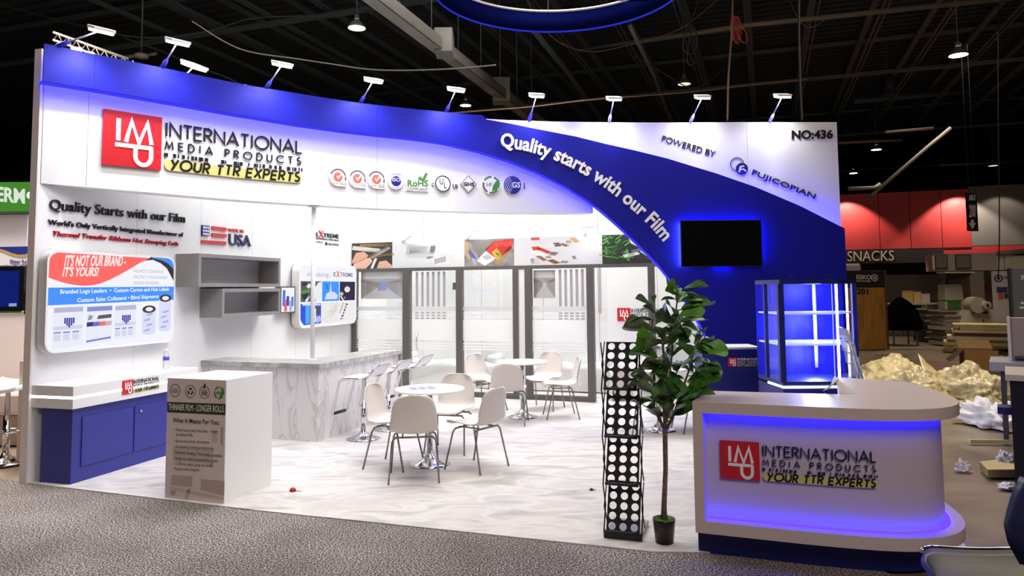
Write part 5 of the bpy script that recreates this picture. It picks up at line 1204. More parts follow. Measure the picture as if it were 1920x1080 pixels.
for i in range(44):
    s_ = rn.choice(stems); j = rn.randint(2, len(s_)-1) if len(s_) > 3 else 1; b0 = s_[j-1].lerp(s_[j], rn.random()); a = rn.uniform(0, 2*PI)
    put_leaf(b0, b0+Vector((math.cos(a)*.13, math.sin(a)*.13, rn.uniform(-.02, .12))), LV[i % 4], rn.uniform(-.6, .6))
# ---------------- arm spotlights on the header ----------------
HEAD = emis('lamp_face', '#FFFDF8', 16)
ARMB = mat('lamp_arm', '#B9BDE6', .35); ARMG = mat('lamp_arm_white', '#D9D9D9', .35)
def arm_lamp(label, S, basepx, headpx, top, reach, group, power, matb, n0=.0, w_=.2, glow=True, aim=None):
    u, _ = S.inv(basepx[0], basepx[1], n0); B_ = S.pos(u, top, n0); hu_, hv_ = S.inv(headpx[0], headpx[1], n0+reach); P = S.pos(hu_, hv_, n0+reach)
    t = thing('arm_spotlight', label, 'spotlight', tuple(B_), 0, group)
    d_ = (P-B_).normalized(); N_ = (S.pos(hu_, hv_, 1)-S.pos(hu_, hv_, 0)).normalized(); U_ = ZV.cross(N_).normalized()
    M().tube([B_-d_*.02, B_+d_*.03, B_+d_*.10, B_+d_*.16], [.012, .024, .024, .010], 10).build('knuckle', matb, t)
    M().tube([B_+d_*.12, P-d_*.03], .008, 8).build('arm', ARMB, t)
    dn = (-N_*.35-ZV).normalized(); fw = (N_-ZV*.35).normalized()
    lh = M().obox(P-U_*w_/2-fw*.1, U_*w_, fw*.2, -dn*.03).build('lamp_head', WLET, t, .006)
    M().obox(P-U_*(w_/2-.008)-fw*.092-dn*.0, U_*(w_-.016), fw*.184, dn*.026).build('lamp_face', HEAD, lh, .012)
    if power:
        l = bpy.data.lights.new('spot_beam', 'SPOT'); l.energy = power; l.spot_size = 2.3; l.spot_blend = .8; l.shadow_soft_size = .06; l.color = (1, .985, .96)
        o = bpy.data.objects.new('spot_beam', l); COL.objects.link(o); o.location = P+dn*.03
        o.rotation_euler = ((aim or (B_-ZV*1.3-N_*.0))-P).to_track_quat('-Z', 'Y').to_euler()
    return t
HG = 'arm spotlights along the top of the header'
ords = ['first', 'second', 'third', 'fourth', 'fifth', 'sixth', 'seventh', 'eighth']
bases = [(104, 94), (303, 136), (498, 173), (675, 200), (836, 216), (992, 226), (1142, 229), (1294, 229), (1443, 229)]
heads = [(190, 57), (333, 79), (529, 121), (700, 151), (855, 168), (1006, 179), (1151, 185), (1317, 182), (1467, 180)]
desc = ['lit arm spotlight at the far left end of the blue header', 'lit arm spotlight above the red logo tile', 'lit arm spotlight above the end of the large company lettering', 'lit arm spotlight above the first coral badges', 'lit arm spotlight above the ring-shaped UL badge', 'lit arm spotlight above the start of the white slogan', 'lit arm spotlight between slogan start and POWERED BY lettering', 'lit arm spotlight above the POWERED BY lettering', 'rightmost lit arm spotlight, near the booth number']
for i, (b0, h0) in enumerate(zip(bases, heads)):
    arm_lamp(desc[i], HS, b0, h0, HT, .38, HG, 70 if i < 6 else 58, mat('blue_knuckle', (.03, .03, .55, 1), .4) if i < 6 else ARMB, n0=NB-.03 if i < 5 else .0)
# lamps on the far side: on the left wall and on the glass partition
arm_lamp('lit arm spotlight behind the header, right of the second one', Plane(LW.pos(0, 0, -.05), AV, BV), (318, 150), (364, 124), HT, .5, 'arm spotlights inside the booth', 20, ARMG, w_=.25)
arm_lamp('lit arm spotlight low behind the header, beside the third one', Plane(LW.pos(0, 0, -.05), AV, BV), (455, 183), (480, 170), HT, .5, 'arm spotlights inside the booth', 20, ARMG, w_=.25)
for b0, h0, lab in (((753, 455), (783, 436), 'small arm spotlight above the pale silver package photo'), ((873, 450), (893, 432.5), 'small arm spotlight above the tomato crate photo'), ((1096, 444), (1105, 425), 'small lit arm spotlight near the green leaf photo')):
    arm_lamp(lab, GP, b0, h0, 2.62, .3, 'arm spotlights inside the booth', 0, ARMG, w_=.19)
# ---------------- hall behind, on the right ----------------
def P_(h_, r_=.7, **k): return mat('hall_'+h_.strip('#')+str(r_), h_, r_, **k)
HP = Plane(depth(1705, 466, 30), BV, -AV)             # line of the food counter
HP.o.z = 0
def hx_(x, y=470): return HP.inv(x, y)
z_a = hx_(1700, 466)[1]; z_b = hx_(1700, 382)[1]; z_s0 = hx_(1640, 497)[1]
rw = struct(thing('wall_right', 'x', 'x', tuple(HP.pos(0, 0)))); del rw['label']; del rw['category']
cuts = [hx_(1545)[0], hx_(1651)[0], hx_(1709)[0], hx_(1768)[0], hx_(1823)[0]]
REDW = mat('red_painted_wall', '#B83430', .5)
for a, b_ in zip(cuts, cuts[1:]): wallbox(HP, a+.012, b_-.012, z_a, z_b+.5, -.05, 0).build('red_panel', REDW, rw)
wallbox(HP, cuts[0], cuts[-1], z_a, z_b+.5, -.3, -.06).build('wall_core', P_('#2A1210'), rw)
wallbox(HP, cuts[-1], cuts[-1]+14, z_a+.05, z_b+.6, -.3, -.05).build('grey_wall', P_('#6E675E', .8), rw)
wallbox(HP, cuts[-1]-1.2, cuts[-1]+14, z_a-.28, z_a+.03, -.28, -.04).build('red_stripe', REDW, rw)
wallbox(HP, cuts[0]-2, cuts[0], 0, z_b+.5, -.3, -.1).build('grey_wall', P_('#3A3633', .8), rw)
wallbox(HP, cuts[0], cuts[-1], 0, z_a, -3.2, -3.0).build('back_wall', P_('#3A1512', .8), rw)
wallbox(HP, cuts[-1]-.6, cuts[-1]+14, 0, z_a-.28, -3.0, -2.8).build('grey_wall', P_('#8A8072', .8), rw)
for x_ in (1640, 1760):                                # wall-wash lamps over the red wall
    u_ = hx_(x_)[0]
for x_, e_ in ((1590, 260), (1800, 320), (1880, 45)):
    u_ = hx_(x_)[0]; l = bpy.data.lights.new('wall_washer_beam', 'SPOT'); l.energy = e_*1.7; l.spot_size = 1.75; l.spot_blend = .35; l.color = (1, .9, .82); l.shadow_soft_size = .05
    o = bpy.data.objects.new('wall_washer_beam', l); COL.objects.link(o); o.location = HP.pos(u_, z_b+.55, .9); o.rotation_euler = (HP.pos(u_, z_a-.4, -.0)-o.location).to_track_quat('-Z', 'Y').to_euler()
# snack counter sign
a = hx_(1588, 493); b_ = hx_(1750, 478)
t = thing('snack_sign', 'dark fascia sign reading SNACKS under the red wall', 'sign', tuple(HP.pos(a[0], a[1], .2)))
wallbox(HP, a[0]-1.2, hx_(1768)[0], hx_(1640, 494)[1], z_a-.03, -.05, .12).build('fascia', P_('#1F1512', .6), t)
letters(text(HP, 'SNACKS', (1588, 490), (1676, 488.5), (1588, 471.5), .13, .03, .0, sep=True), P_('#C9B8A4', .5), t)
# roller shutter made of slats
a = hx_(1662, 565); b_ = hx_(1768, 515)
t = thing('roller_shutter', 'grey slatted roller shutter behind the worktop with boxes', 'shutter', tuple(HP.pos(a[0], a[1], -2)))
HB_ = Plane(HP.pos(0, 0, -2.2), BV, -AV); (ua, va), (ub, vb) = HB_.inv(1655, 566), HB_.inv(1772, 514)
n_ = 22
for i in range(n_):
    z_ = va+(vb-va)*i/n_; zz = (vb-va)/n_
    wallbox(HB_, ua, ub, z_+.006, z_+zz-.006, -.03, 0).build('slat', P_('#8A7F72', .5), t)
# worktop with boxes
CO = Plane(depth(1700, 575, 26), BV, -AV); CO.o.z = 0
def co(x, y): return CO.inv(x, y)
a, b_ = co(1662, 568), co(1782, 566)
t = thing('service_counter', 'long pale service worktop on dark base in front of the roller shutter', 'counter', tuple(CO.pos(a[0], 0)))
wallbox(CO, a[0], b_[0], a[1]-.06, a[1], -.7, 0).build('worktop', P_('#B9AB98', .4), t)
for i in range(4):
    u0_ = a[0]+(b_[0]-a[0])*i/4; wallbox(CO, u0_+.01, u0_+(b_[0]-a[0])/4-.01, .0, a[1]-.06, -.68, -.03).build('cabinet_front', P_('#4A453F', .5), t)
for (x0_, x1_, yt, h_, lab) in ((1694, 1713, 547, '#B59B5E', 'yellow cardboard box, left one on the service worktop'), (1715, 1728.5, 549, '#C4A969', 'yellow cardboard box, right one on the service worktop'), (1730, 1745, 552.5, '#C6B0A4', 'pale pink box beside the yellow boxes on the service worktop')):
    (u0_, z0_), (u1_, z1_) = co(x0_, 566), co(x1_, yt)
    t = thing('cardboard_box', lab, 'box', tuple(CO.pos(u0_, a[1]-.0, -.2)), 0, 'boxes on the service worktop')
    wallbox(CO, u0_, u1_, a[1]+.001, z1_, -.45, -.15).build('carton', P_(h_), t); wallbox(CO, u0_-.01, u1_+.01, z1_, z1_+.03, -.46, -.14).build('lid', P_(h_, .6), t)
# microwave under the worktop
(u0_, z0_), (u1_, z1_) = CO.inv(1704, 580, .02), CO.inv(1737, 569, .02)
t = thing('microwave_oven', 'steel oven with dark window under the service worktop', 'oven', tuple(CO.pos(u0_, z0_, .02)))
wallbox(CO, u0_, u1_, z0_, z1_, -.02, .02).build('casing', P_('#A89C8C', .35), t); wallbox(CO, u0_+.06, u1_-.14, z0_+.05, z1_-.05, .02, .03).build('window', P_('#0D0D0E', .2), t)
wallbox(CO, u1_-.12, u1_-.03, z0_+.05, z1_-.05, .02, .03).build('control_panel', P_('#3B3835', .4), t)
# brown crate
cr0, cr1 = fl(1606, 656), fl(1667, 655); CR = Plane(cr0, cr1-cr0, -AV); cw_ = (cr1-cr0).length; ch_ = CR.inv(1661, 507)[1]; czb = CR.inv(1661, 539)[1]
t = thing('shipping_crate', 'tall brown plywood crate with black top section right of the booth', 'crate', tuple(cr0))
PLY = mat('brown_plywood', '#A9742A', .75, var=.3, scale=3, stretch=(4, 4, .6))
wallbox(CR, -.4, cw_, .0, czb, -1.0, 0).build('body', PLY, t, .005); wallbox(CR, -.4, cw_, czb+.002, ch_, -1.0, .0).build('black_section', P_('#15130F', .6), t, .005)
wallbox(CR, cw_-.05, cw_+.002, .0, ch_+.01, -.03, .012).build('corner_batten', P_('#5E3C16', .7), t)
text(CR, 'ESKO', (1605, 523), (1634, 523.5), (1605, 515.5), .004, .004, .03).build('stencil_lettering', P_('#CFC8BE'), t)
text(CR, 'ARTWORK', (1605, 528.5), (1633, 529), (1605, 525), .004, .004, .01).build('stencil_lettering', P_('#CFC8BE'), t)
c = CR.inv(1639.5, 521); ringm(M(), CR, c, .075, .1, .004, .008).build('round_mark', P_('#CFC8BE'), t)
for k_ in range(5): a = PI/2+k_*2*PI/5; stroke(M(), CR, [c, (c[0]+.06*math.cos(a), c[1]+.06*math.sin(a))], .02, .004, .008).build('star_ray', P_('#CFC8BE'), t)
text(CR, '201', (1606, 551), (1628, 551.5), (1606, 541), .004, .004, .03).build('stencil_lettering', P_('#1A1510'), t)
wallbox(CR, CR.inv(1601.5, 550)[0], CR.inv(1604.5, 550)[0], CR.inv(1603, 552)[1], CR.inv(1603, 541)[1], .001, .006).build('orange_sticker', P_('#E08A5A'), t)
# white object on the crate
(u0_, z0_), (u1_, z1_) = CR.inv(1590, 505), CR.inv(1621, 492)
t = thing('equipment_case', 'small pale case lying on top of the brown crate', 'case', tuple(CR.pos(u0_, ch_)))
wallbox(CR, u0_, u1_, ch_+.002, ch_+.16, -.6, -.2).build('shell', P_('#B9B2AA', .5), t, .01); wallbox(CR, u0_+.02, u1_-.02, ch_+.16, ch_+.2, -.58, -.22).build('lid', P_('#CFC9C2', .5), t, .01)
# covered office chair (dark blob)
def blob(name, label, cat, c, s_, m, seed=0, amp=.25, fr=2.2, flat=.0, n=40, group=None, child='sheet', kind=None):
    t = thing(name, label, cat, c, 0, group)
    def g(u, v):
        th, ph_ = u*2*PI, v*PI*.5; d_ = Vector((math.cos(th)*math.cos(ph_), math.sin(th)*math.cos(ph_), math.sin(ph_)))
        nz = noise.fractal(d_*fr+Vector((seed*7.3, 0, 0)), .9, 2.1, 4); nz2 = noise.turbulence(d_*fr*2.6+Vector((seed, 3, 1)), 3, True)
        nz3 = noise.noise(d_*fr*7+Vector((seed, 9, 4))); r_ = 1+amp*nz+amp*.5*(nz2-.8)+amp*.22*abs(nz3)
        return Vector((d_.x*s_[0]*r_, d_.y*s_[1]*r_, max(.0, d_.z*s_[2]*(r_ if d_.z > flat else 1))))
    M().grid(g, n*2, n).build(child, m, t, local=True); return t
q = fl(1700, 655); q.y = 22; q.x = depth(1688, 600, 22).x
t = blob('covered_chair', 'black cloth draped over a chair beside the brown crate', 'chair', (q.x, 22, .45), (.62, .5, .95), P_('#060606', .95, spec=0), 3, .07, 1.2)
for sx in (-.35, .35):
    for sy in (-.25, .25): M().tube([(sx, sy, -.45), (sx, sy, .1)], .025).build('leg', P_('#6E655A', .4), t, local=True)
# stacks of flight cases / drawers
def crate_stack(x0_, x1_, ytop, ybase, n, col1, label, Y, grp):
    X0_, X1_ = depth(x0_, 600, Y).x, depth(x1_, 600, Y).x; zt_ = depth(x0_, ytop, Y).z; hh = zt_/n
    for i in range(n):
        lab = label % ['bottom', 'second from the bottom', 'third from the bottom', 'fourth from the bottom', 'fifth from the bottom', 'sixth from the bottom', 'seventh from the bottom', 'top'][i if i < n-1 else 7]
        t = thing('storage_tray', lab, 'tray', (X0_, Y, hh*i), 0, grp)
        j = .06*((i*7) % 3-1)
        M().box((j, 0, .02), (X1_-X0_+j, .7, hh-.03)).build('tray_body', P_(col1[i % len(col1)], .5), t, 0, local=True); M().box((j-.02, -.02, hh-.05), (X1_-X0_+j+.02, .02, hh-.01)).build('rim', P_('#9A8F80', .4), t, local=True)
crate_stack(1737, 1768, 580, 640, 6, ['#3C3733', '#5A5249', '#48423C'], 'dark metal tray, %s of the left stack under the worktop', 23, 'dark trays stacked by the service worktop')
crate_stack(1768, 1798, 582, 650, 7, ['#B8A98C', '#8F8270', '#6B5F50', '#D0C2A6'], 'pale tray, %s of the stack under the green basket', 21.5, 'pale trays stacked beside the pallet')
(u0_) = depth(1778, 582, 21.6); (u1_) = depth(1803, 568, 21.6)
t = thing('green_basket', 'green plastic basket on top of the pale tray stack', 'basket', (u0_.x, 21.6, depth(1785, 582, 21.5).z))
bw, bh = u1_.x-u0_.x, u1_.z-u0_.z+.05
GB = P_('#3F7F35', .5)
for i in range(9): M().box((bw*i/9, 0, 0), (bw*i/9+.03, .02, bh)).build('slat', GB, t, local=True)
M().box((0, 0, 0), (bw, .4, .02)).build('bottom', GB, t, local=True); M().box((-.02, -.01, bh), (bw+.02, .42, bh+.04)).build('rim', GB, t, local=True)
# pallet with sheets and boards
pl0, pl1 = fl(1773, 660), fl(1900, 664)
PLT = Plane(pl0, pl1-pl0, (0, -1, 0)); pw = (pl1-pl0).length
WD = P_('#A88A52', .8, var=.25, scale=4); WD2 = P_('#D8C79A', .7, var=.15, scale=3)
t = thing('wooden_pallet', 'wooden pallet carrying long boards, in front of the pale tray stack', 'pallet', tuple(pl0))
for i in range(4): wallbox(PLT, pw*i/3.2, pw*i/3.2+.18, .0, .14, -1.2, 0).build('block', WD, t)
for i in range(6): wallbox(PLT, -.05, pw+.3, .14, .18, -1.2+.21*i, -1.2+.21*i+.14).build('deck_board', WD, t)
for i in range(2): wallbox(PLT, -.05, pw+.3, -.0, .03, -1.2*i-.1, -1.2*i).build('skid', WD, t)
# boards (top of pallet)
ys_ = [(1770, 652, 641, '#C8B27C'), (1782, 646, 637, '#8A6B3C'), (1776, 637, 630, '#D8C79A'), (1790, 630, 624, '#6E2A1C'), (1785, 625, 618.5, '#E2D6B4'), (1800, 619, 613, '#D9C48C'), (1787, 613.5, 608, '#D2BF82')]
labs = ['bottom', 'second from bottom', 'third from bottom', 'dark red fourth', 'fifth from bottom', 'sixth from bottom', 'top']
zc = .185
for i, (x0_, yb, yt, h_) in enumerate(ys_):
    u0_ = PLT.inv(x0_, yb)[0]; zt_ = PLT.inv(x0_, yt)[1]; zt_ = max(zt_, zc+.06)
    t = thing('stacked_board', labs[i]+' long board of the stack on the wooden pallet', 'board', tuple(PLT.pos(u0_, zc)), 0, 'long boards stacked on the pallet')
    wallbox(PLT, u0_, pw+.3, zc+.002, zt_, -1.1+.02*i, -.02*(i % 2)).build('board', P_(h_, .7, var=.12, scale=3), t); wallbox(PLT, u0_-.01, u0_, zc+.01, zt_-.01, -1.05, -.04).build('end_strip', P_('#6E5830', .8), t)
    zc = zt_+.003
# white press with A-shaped body
MQ = depth(1841, 600, 24); SC_ = 24/1364.5
t = thing('floor_machine', 'white A-shaped machine with round drum standing behind the board stack', 'machine', (MQ.x, 24, 0))
WM = P_('#C9BCA8', .5)
zf = lambda y: depth(1841, y, 24).z
M().add([(-.72, 0, 0), (.62, 0, 0), (.42, 0, zf(580)), (-.38, 0, zf(580)), (-.72, .5, 0), (.62, .5, 0), (.42, .5, zf(580)), (-.38, .5, zf(580))], [(0, 1, 2, 3), (7, 6, 5, 4), (0, 4, 5, 1), (1, 5, 6, 2), (2, 6, 7, 3), (3, 7, 4, 0)]).build('body', WM, t, local=True)
def diskY(c, r, d_, n=24):
    m_ = M(); vs = [(c[0]+r*math.cos(2*PI*i/n), c[1]+y, c[2]+r*math.sin(2*PI*i/n)) for y in (0, d_) for i in range(n)]
    return m_.add(vs, [tuple(reversed(range(n))), tuple(range(n, 2*n))]+[(i, (i+1) % n, (i+1) % n+n, i+n) for i in range(n)])
diskY((-.15, -.1, zf(572)), .27, .4).build('drum', P_('#B8AA98', .5), t, local=True); diskY((.08, -.2, zf(572)), .13, .2).build('hub', WM, t, local=True); diskY((.08, -.23, zf(572)), .05, .04).build('hub_cap', P_('#4A443C', .5), t, local=True)
M().box((-.05, -.01, zf(588)), (.2, .0, zf(584))).build('slot', P_('#2E2A26'), t, local=True); M().box((-.3, -.01, zf(588)), (-.2, .0, zf(582))).build('slot', P_('#2E2A26'), t, local=True)
for i in range(4): M().box((.02+.045*i, -.012, zf(603+6*i)), (.07+.045*i, -.002, zf(599+6*i))).build('marking', P_('#4A443C'), t, local=True)
# kiosk column with screen
KQ = depth(1787, 540, 25)
t = thing('kiosk', 'pale kiosk column with a dark tilted screen behind the green basket', 'kiosk', (KQ.x, 25, 0)); zk = lambda y: depth(1787, y, 25).z
M().add([(-.35, 0, 0), (.45, 0, 0), (.3, 0, zk(533)), (-.28, 0, zk(533)), (-.35, .4, 0), (.45, .4, 0), (.3, .4, zk(533)), (-.28, .4, zk(533))], [(0, 1, 2, 3), (7, 6, 5, 4), (0, 4, 5, 1), (1, 5, 6, 2), (2, 6, 7, 3), (3, 7, 4, 0)]).build('column', P_('#B3A593', .5), t, local=True)
M().hexa([(-.28, -.1, zk(523)), (.32, -.1, zk(523)), (.32, .2, zk(523)), (-.28, .2, zk(523)), (-.4, -.3, zk(513)), (.5, -.3, zk(513)), (.5, .1, zk(513)), (-.4, .1, zk(513))]).build('screen', P_('#121110', .3), t, local=True)
M().box((-.1, .05, zk(533)), (.1, .25, zk(522))).build('neck', P_('#5A5249', .5), t, local=True); M().box((-.46, -.35, zk(512.5)), (.56, .15, zk(510))).build('screen_hood', P_('#B3A593', .5), t, local=True)
# big overhead white machine housing
OQ = Plane(depth(1800, 500, 27), BV, -AV); OQ.o.z = 0
t = thing('overhead_unit', 'large pale equipment housing with two grey windows under the red wall', 'machine', tuple(OQ.pos(0, 0)))
def ob(x0_, y0_, x1_, y1_, n0, n1, name, m, par=None):
    (ua, va), (ub, vb) = OQ.inv(x0_, y0_), OQ.inv(x1_, y1_); return wallbox(OQ, ua, ub, va, vb, n0, n1).build(name, m, par or t)
CR_ = P_('#B5A994', .6)
ob(1752, 508, 1900, 473, -1.5, -.05, 'housing', CR_); ob(1822, 560, 1845, 500, -1.4, -.1, 'support_column', P_('#8C8172', .7)); ob(1815, 620, 1850, 560, -1.4, -.1, 'support_column', P_('#6E655A', .7))
for x0_, x1_ in ((1754, 1776), (1792, 1820)):
    wf = ob(x0_, 504, x1_, 477, -.05, .02, 'window_frame', P_('#2B2723', .5)); ob(x0_+1.5, 502.5, x1_-1.5, 478.5, .02, .03, 'window_pane', P_('#7E766A', .35), wf)
ob(1748, 505, 1751, 480, -.05, .1, 'light_edge', P_('#D8D0C0', .5))
for i, x0_ in enumerate((1869, 1884, 1898, 1911)): ob(x0_, 506, x0_+12, 479, -.3, .05, 'pale_panel', P_('#D8CFB4', .5))
M().tube([OQ.pos(OQ.inv(1868, 476)[0], OQ.inv(1868, 476)[1], .1), OQ.pos(OQ.inv(1925, 471)[0], OQ.inv(1925, 471)[1], .1)], .09).build('top_tube', P_('#8E8372', .5), t)
ob(1846, 560, 1868, 526, -1.2, -1.0, 'red_board', P_('#8A2A1C', .6)); ob(1853, 533, 1863, 526, -1.0, -.98, 'yellow_patch', P_('#B5682A', .6))
c = OQ.inv(1847, 513); 
# pop-up banner with round logo
BQ = Plane(depth(1880, 560, 20), BV, -AV); BQ.o.z = 0
(ua, va), (ub, vb) = BQ.inv(1862, 574), BQ.inv(1894, 508); zb_ = 0
t = thing('roll_up_banner', 'white roll-up banner with a round black mark and blue block', 'banner', tuple(BQ.pos(ua, 0)))
wallbox(BQ, ua, ub, .06, vb, -.02, 0).build('banner_sheet', P_('#C6C2C6', .5), t); wallbox(BQ, ua-.05, ub+.05, 0, .07, -.15, .1).build('base', P_('#777777', .4), t)
c = BQ.inv(1872, 522); ringm(M(), BQ, c, .07, .1, .001, .004).build('round_mark', P_('#1E1C22'), t); poly(M(), BQ, disc(c, .04), .001, .004).build('round_mark', P_('#1E1C22'), t)
text(BQ, 'COMP', (1879, 523.5), (1892, 523), (1879, 518), .002, .002, .01).build('printed_lettering', P_('#3C3B6A'), t)
for p0, p1, h_ in (((1869, 549), (1889, 538), '#2C357F'), ((1872, 562), (1881, 549), '#B5653A'), ((1883, 560), (1890, 550), '#3A3A3E')):
    (x0_, z0_), (x1_, z1_) = BQ.inv(*p0), BQ.inv(*p1); wallbox(BQ, x0_, x1_, z0_, z1_, .001, .004).build('printed_block', P_(h_), t)
(ua, va), (ub, vb) = BQ.inv(1892, 560), BQ.inv(1901, 506)
t = thing('banner_panel', 'narrow dark blue panel beside the white roll-up banner', 'panel', tuple(BQ.pos(ua, 0)))
wallbox(BQ, ua, ub, .05, vb, -.1, -.03).build('sheet', P_('#1F2470', .5), t); wallbox(BQ, ua, ub, 0, .05, -.25, .1).build('foot', P_('#333333', .5), t)
# grey wall panel with white X at the right edge
GQ = Plane(depth(1905, 560, 15), BV, -AV); GQ.o.z = 0
(ua, va), (ub, vb) = GQ.inv(1901, 600), GQ.inv(1990, 503)
t = thing('display_wall', 'grey display wall with white characters at the right edge', 'display wall', tuple(GQ.pos(ua, 0)))
wallbox(GQ, ua, ub, 0, vb, -.15, 0).build('panel', P_('#63656C', .5), t); wallbox(GQ, ua-.03, ua, 0, vb+.02, -.16, .02).build('edge_profile', P_('#3F4046', .4), t)
(x0_, z0_), (x1_, z1_) = GQ.inv(1914, 524), GQ.inv(1914, 516.5)
text(GQ, 'XEIKON', (1914, 524), (1945, 523), (1914, 516.5), .002, .006, .03).build('lettering', P_('#E6E6E8'), t)
for (xx, yy) in ((1917, 568), (1915, 577)): c = GQ.inv(xx, yy); poly(M(), GQ, roundrect(c[0]-.03, c[1]-.02, c[0]+.06, c[1]+.02, .015), .001, .004).build('white_mark', P_('#D5D5D8'), t)
# grey monitor back / silver panel on a table near the right edge
MQ2 = Plane(depth(1900, 640, 8.6), (1, -.68, 0), (0, -1, 0)); MQ2.o.z = 0
(ua, va), (ub, vb) = MQ2.inv(1894, 676), MQ2.inv(1960, 596)
t = thing('metal_side_panel', 'brushed metal panel standing on the grey trolley at the right edge', 'panel', tuple(MQ2.pos(ua, va)))
wallbox(MQ2, ua, ub, va, vb, -.06, 0).build('sheet', P_('#9A8B80', .35, metal=.3), t, .005); wallbox(MQ2, ua-.012, ua+.02, va, vb+.01, -.07, .012).build('edge_profile', P_('#B9B2AC', .3), t)
M().tube([MQ2.pos(ua+.05, va+.03, .02), MQ2.pos(ua+.25, va+.06, .05), MQ2.pos(ua+.3, va-.02, .1)], .025).build('clamp', P_('#23252C', .4), t)
t = thing('trolley', 'grey-topped trolley under the brushed metal panel at the right edge', 'trolley', tuple(MQ2.pos(ua-.15, 0)))
wallbox(MQ2, ua-.2, ub, va-.1, va, -.5, .3).build('top', P_('#8C8A90', .4), t)
for u_ in (ua-.1, ub-.1):
    for n_ in (-.4, .2): wallbox(MQ2, u_, u_+.05, .0, va-.1, n_, n_+.05).build('leg', P_('#3A3A3E', .4), t)
# black counter at the right edge
kq = fl(1905, 929); zt_ = 1.02
t = thing('black_counter', 'tall black counter with a pale top cut by the right edge of the view', 'counter', (kq.x, kq.y, 0), -math.atan2(kq.x, kq.y))
M().box((0, 0, .0), (1.2, .7, zt_-.05)).build('body', P_('#0B0C12', .45), t, local=True); M().box((-.03, -.03, zt_-.05), (1.23, .73, zt_)).build('top', P_('#BDB3A6', .4), t, local=True)
M().box((-.1, .1, .66), (0, .3, .72)).build('side_bracket', P_('#1A1F5A', .4), t, local=True)
# cardboard box (open) on the floor
bq = fl(1842, 700)
t = thing('open_carton', 'open brown cardboard box with flaps behind the plastic heap', 'box', (bq.x, bq.y, 0), -.35)
s_ = bq.y/1364.5; CB = P_('#8A6434', .8, var=.1, scale=6); CB2 = P_('#4E3218', .8)
bw, bd, bh = 56*s_, 40*s_, 42*s_
M().box((-bw/2, 0, 0), (bw/2, .01, bh)).build('side', CB, t, local=True); M().box((-bw/2, bd, 0), (bw/2, bd+.01, bh)).build('side', CB, t, local=True)
M().box((-bw/2, 0, 0), (-bw/2+.01, bd, bh)).build('side', CB, t, local=True); M().box((bw/2-.01, 0, 0), (bw/2, bd, bh)).build('side', CB2, t, local=True)
M().box((-bw/2, 0, .003), (bw/2, bd, .013)).build('bottom', CB2, t, local=True)
M().obox((bw/2, 0, bh), (.22*bw, 0, -.25*bh), (0, bd, 0), (0, 0, .01)).build('flap', CB2, t, local=True); M().obox((-bw/2, 0, bh), (-.5*bw, -.3, -.45*bh), (0, bd, 0), (0, 0, .01)).build('flap', CB2, t, local=True)
M().obox((-bw/2, bd, bh), (bw, 0, 0), (0, .3, .15), (0, 0, .01)).build('flap', CB, t, local=True)
# heap of plastic film and paper
CRM = mat('cream_film', '#D8C795', .32, bump=.9, scale=5, detail=5, var=.18); CLP = mat('clear_film_heap', '#C4B68F', .2, bump=1.0, scale=9, detail=6, var=.25); TAN = mat('tan_paper', '#A48B55', .6, bump=.6, scale=6, var=.2)
def heap(x0_, x1_, ytop, Y, m, lab, seed, dep=.5, amp=.3):
    xa, xb = depth(x0_, 720, Y).x, depth(x1_, 720, Y).x; zt_ = depth((x0_+x1_)/2, ytop, Y).z
    return blob('film_heap', lab, 'plastic heap', ((xa+xb)/2, Y, 0), ((xb-xa)/2*.95, dep, zt_*.8), m, seed, amp, 1.7, n=44, group='crumpled film and paper heaps on the hall floor')
heap(1606, 1750, 652, 12.2, CRM, 'cream crumpled film heap nearest the brown crate', 2, .8, .18)
heap(1650, 1780, 682, 11.4, CLP, 'clear crumpled film heap in front of the cream one', 5, .6, .22)
heap(1740, 1885, 668, 11.0, CLP, 'glossy clear film heap below the open cardboard box', 8, .7, .2)
heap(1690, 1800, 716, 10.6, TAN, 'low tan paper heap directly behind the desk corner', 4, .4, .3)
heap(1775, 1850, 752, 10.2, TAN, 'flat torn paper in front of the clear film heap', 12, .3, .45)
heap(1850, 1905, 735, 11.4, P_('#6E6455', .5, bump=.6, scale=5), 'dull grey film heap beside the black counter', 14, .4, .3)
# upright fold of cream film
def fold(u, v):
    a = depth(1722+u*110, 664+min(1, u*6)*14+u*66-5*math.sin(u*9), 11.6-u*.5); b2 = depth(1724+u*70, 745+u*0, 11.2-u*.6)
    q = a.lerp(b2, v); n_ = noise.noise(q*3); return q+Vector((0, -.12*math.sin(v*3.1)+.06*n_, .05*n_))
t = thing('film_sheet', 'folded cream film sheet rising from the heap to a pointed tip', 'plastic sheet', tuple(depth(1760, 745, 11.2)))
M().grid(fold, 26, 16).build('sheet', CRM, t, solid=.006)
WP = mat('white_tissue', '#E2E0E6', .6, bump=.8, scale=12, var=.08)
def paper(x, y, w_, lab, h_=.12, m=WP, seed=1, d=None):
    q = fl(x, y); s_ = q.y/1364.5; return blob('scrap_paper', lab, 'paper', (q.x, q.y, 0), (w_/2*s_, d or w_/2.6*s_, h_), m, seed, .45, 2.4, n=22, group='white paper scraps on the hall floor')
paper(1862, 796, 96, 'large white crumpled paper heap beside the black counter', .3, seed=3, d=.5)
paper(1806, 882, 28, 'small crumpled white paper nearest the desk', .09, seed=6)
paper(1890, 880, 36, 'white paper partly behind the flat cardboard box', .16, seed=9)
paper(1890, 915, 34, 'white torn paper below the flat cardboard box', .05, seed=11)
paper(1782, 775, 20, 'tiny pale paper ball at the desk corner by the long stick', .1, seed=13)
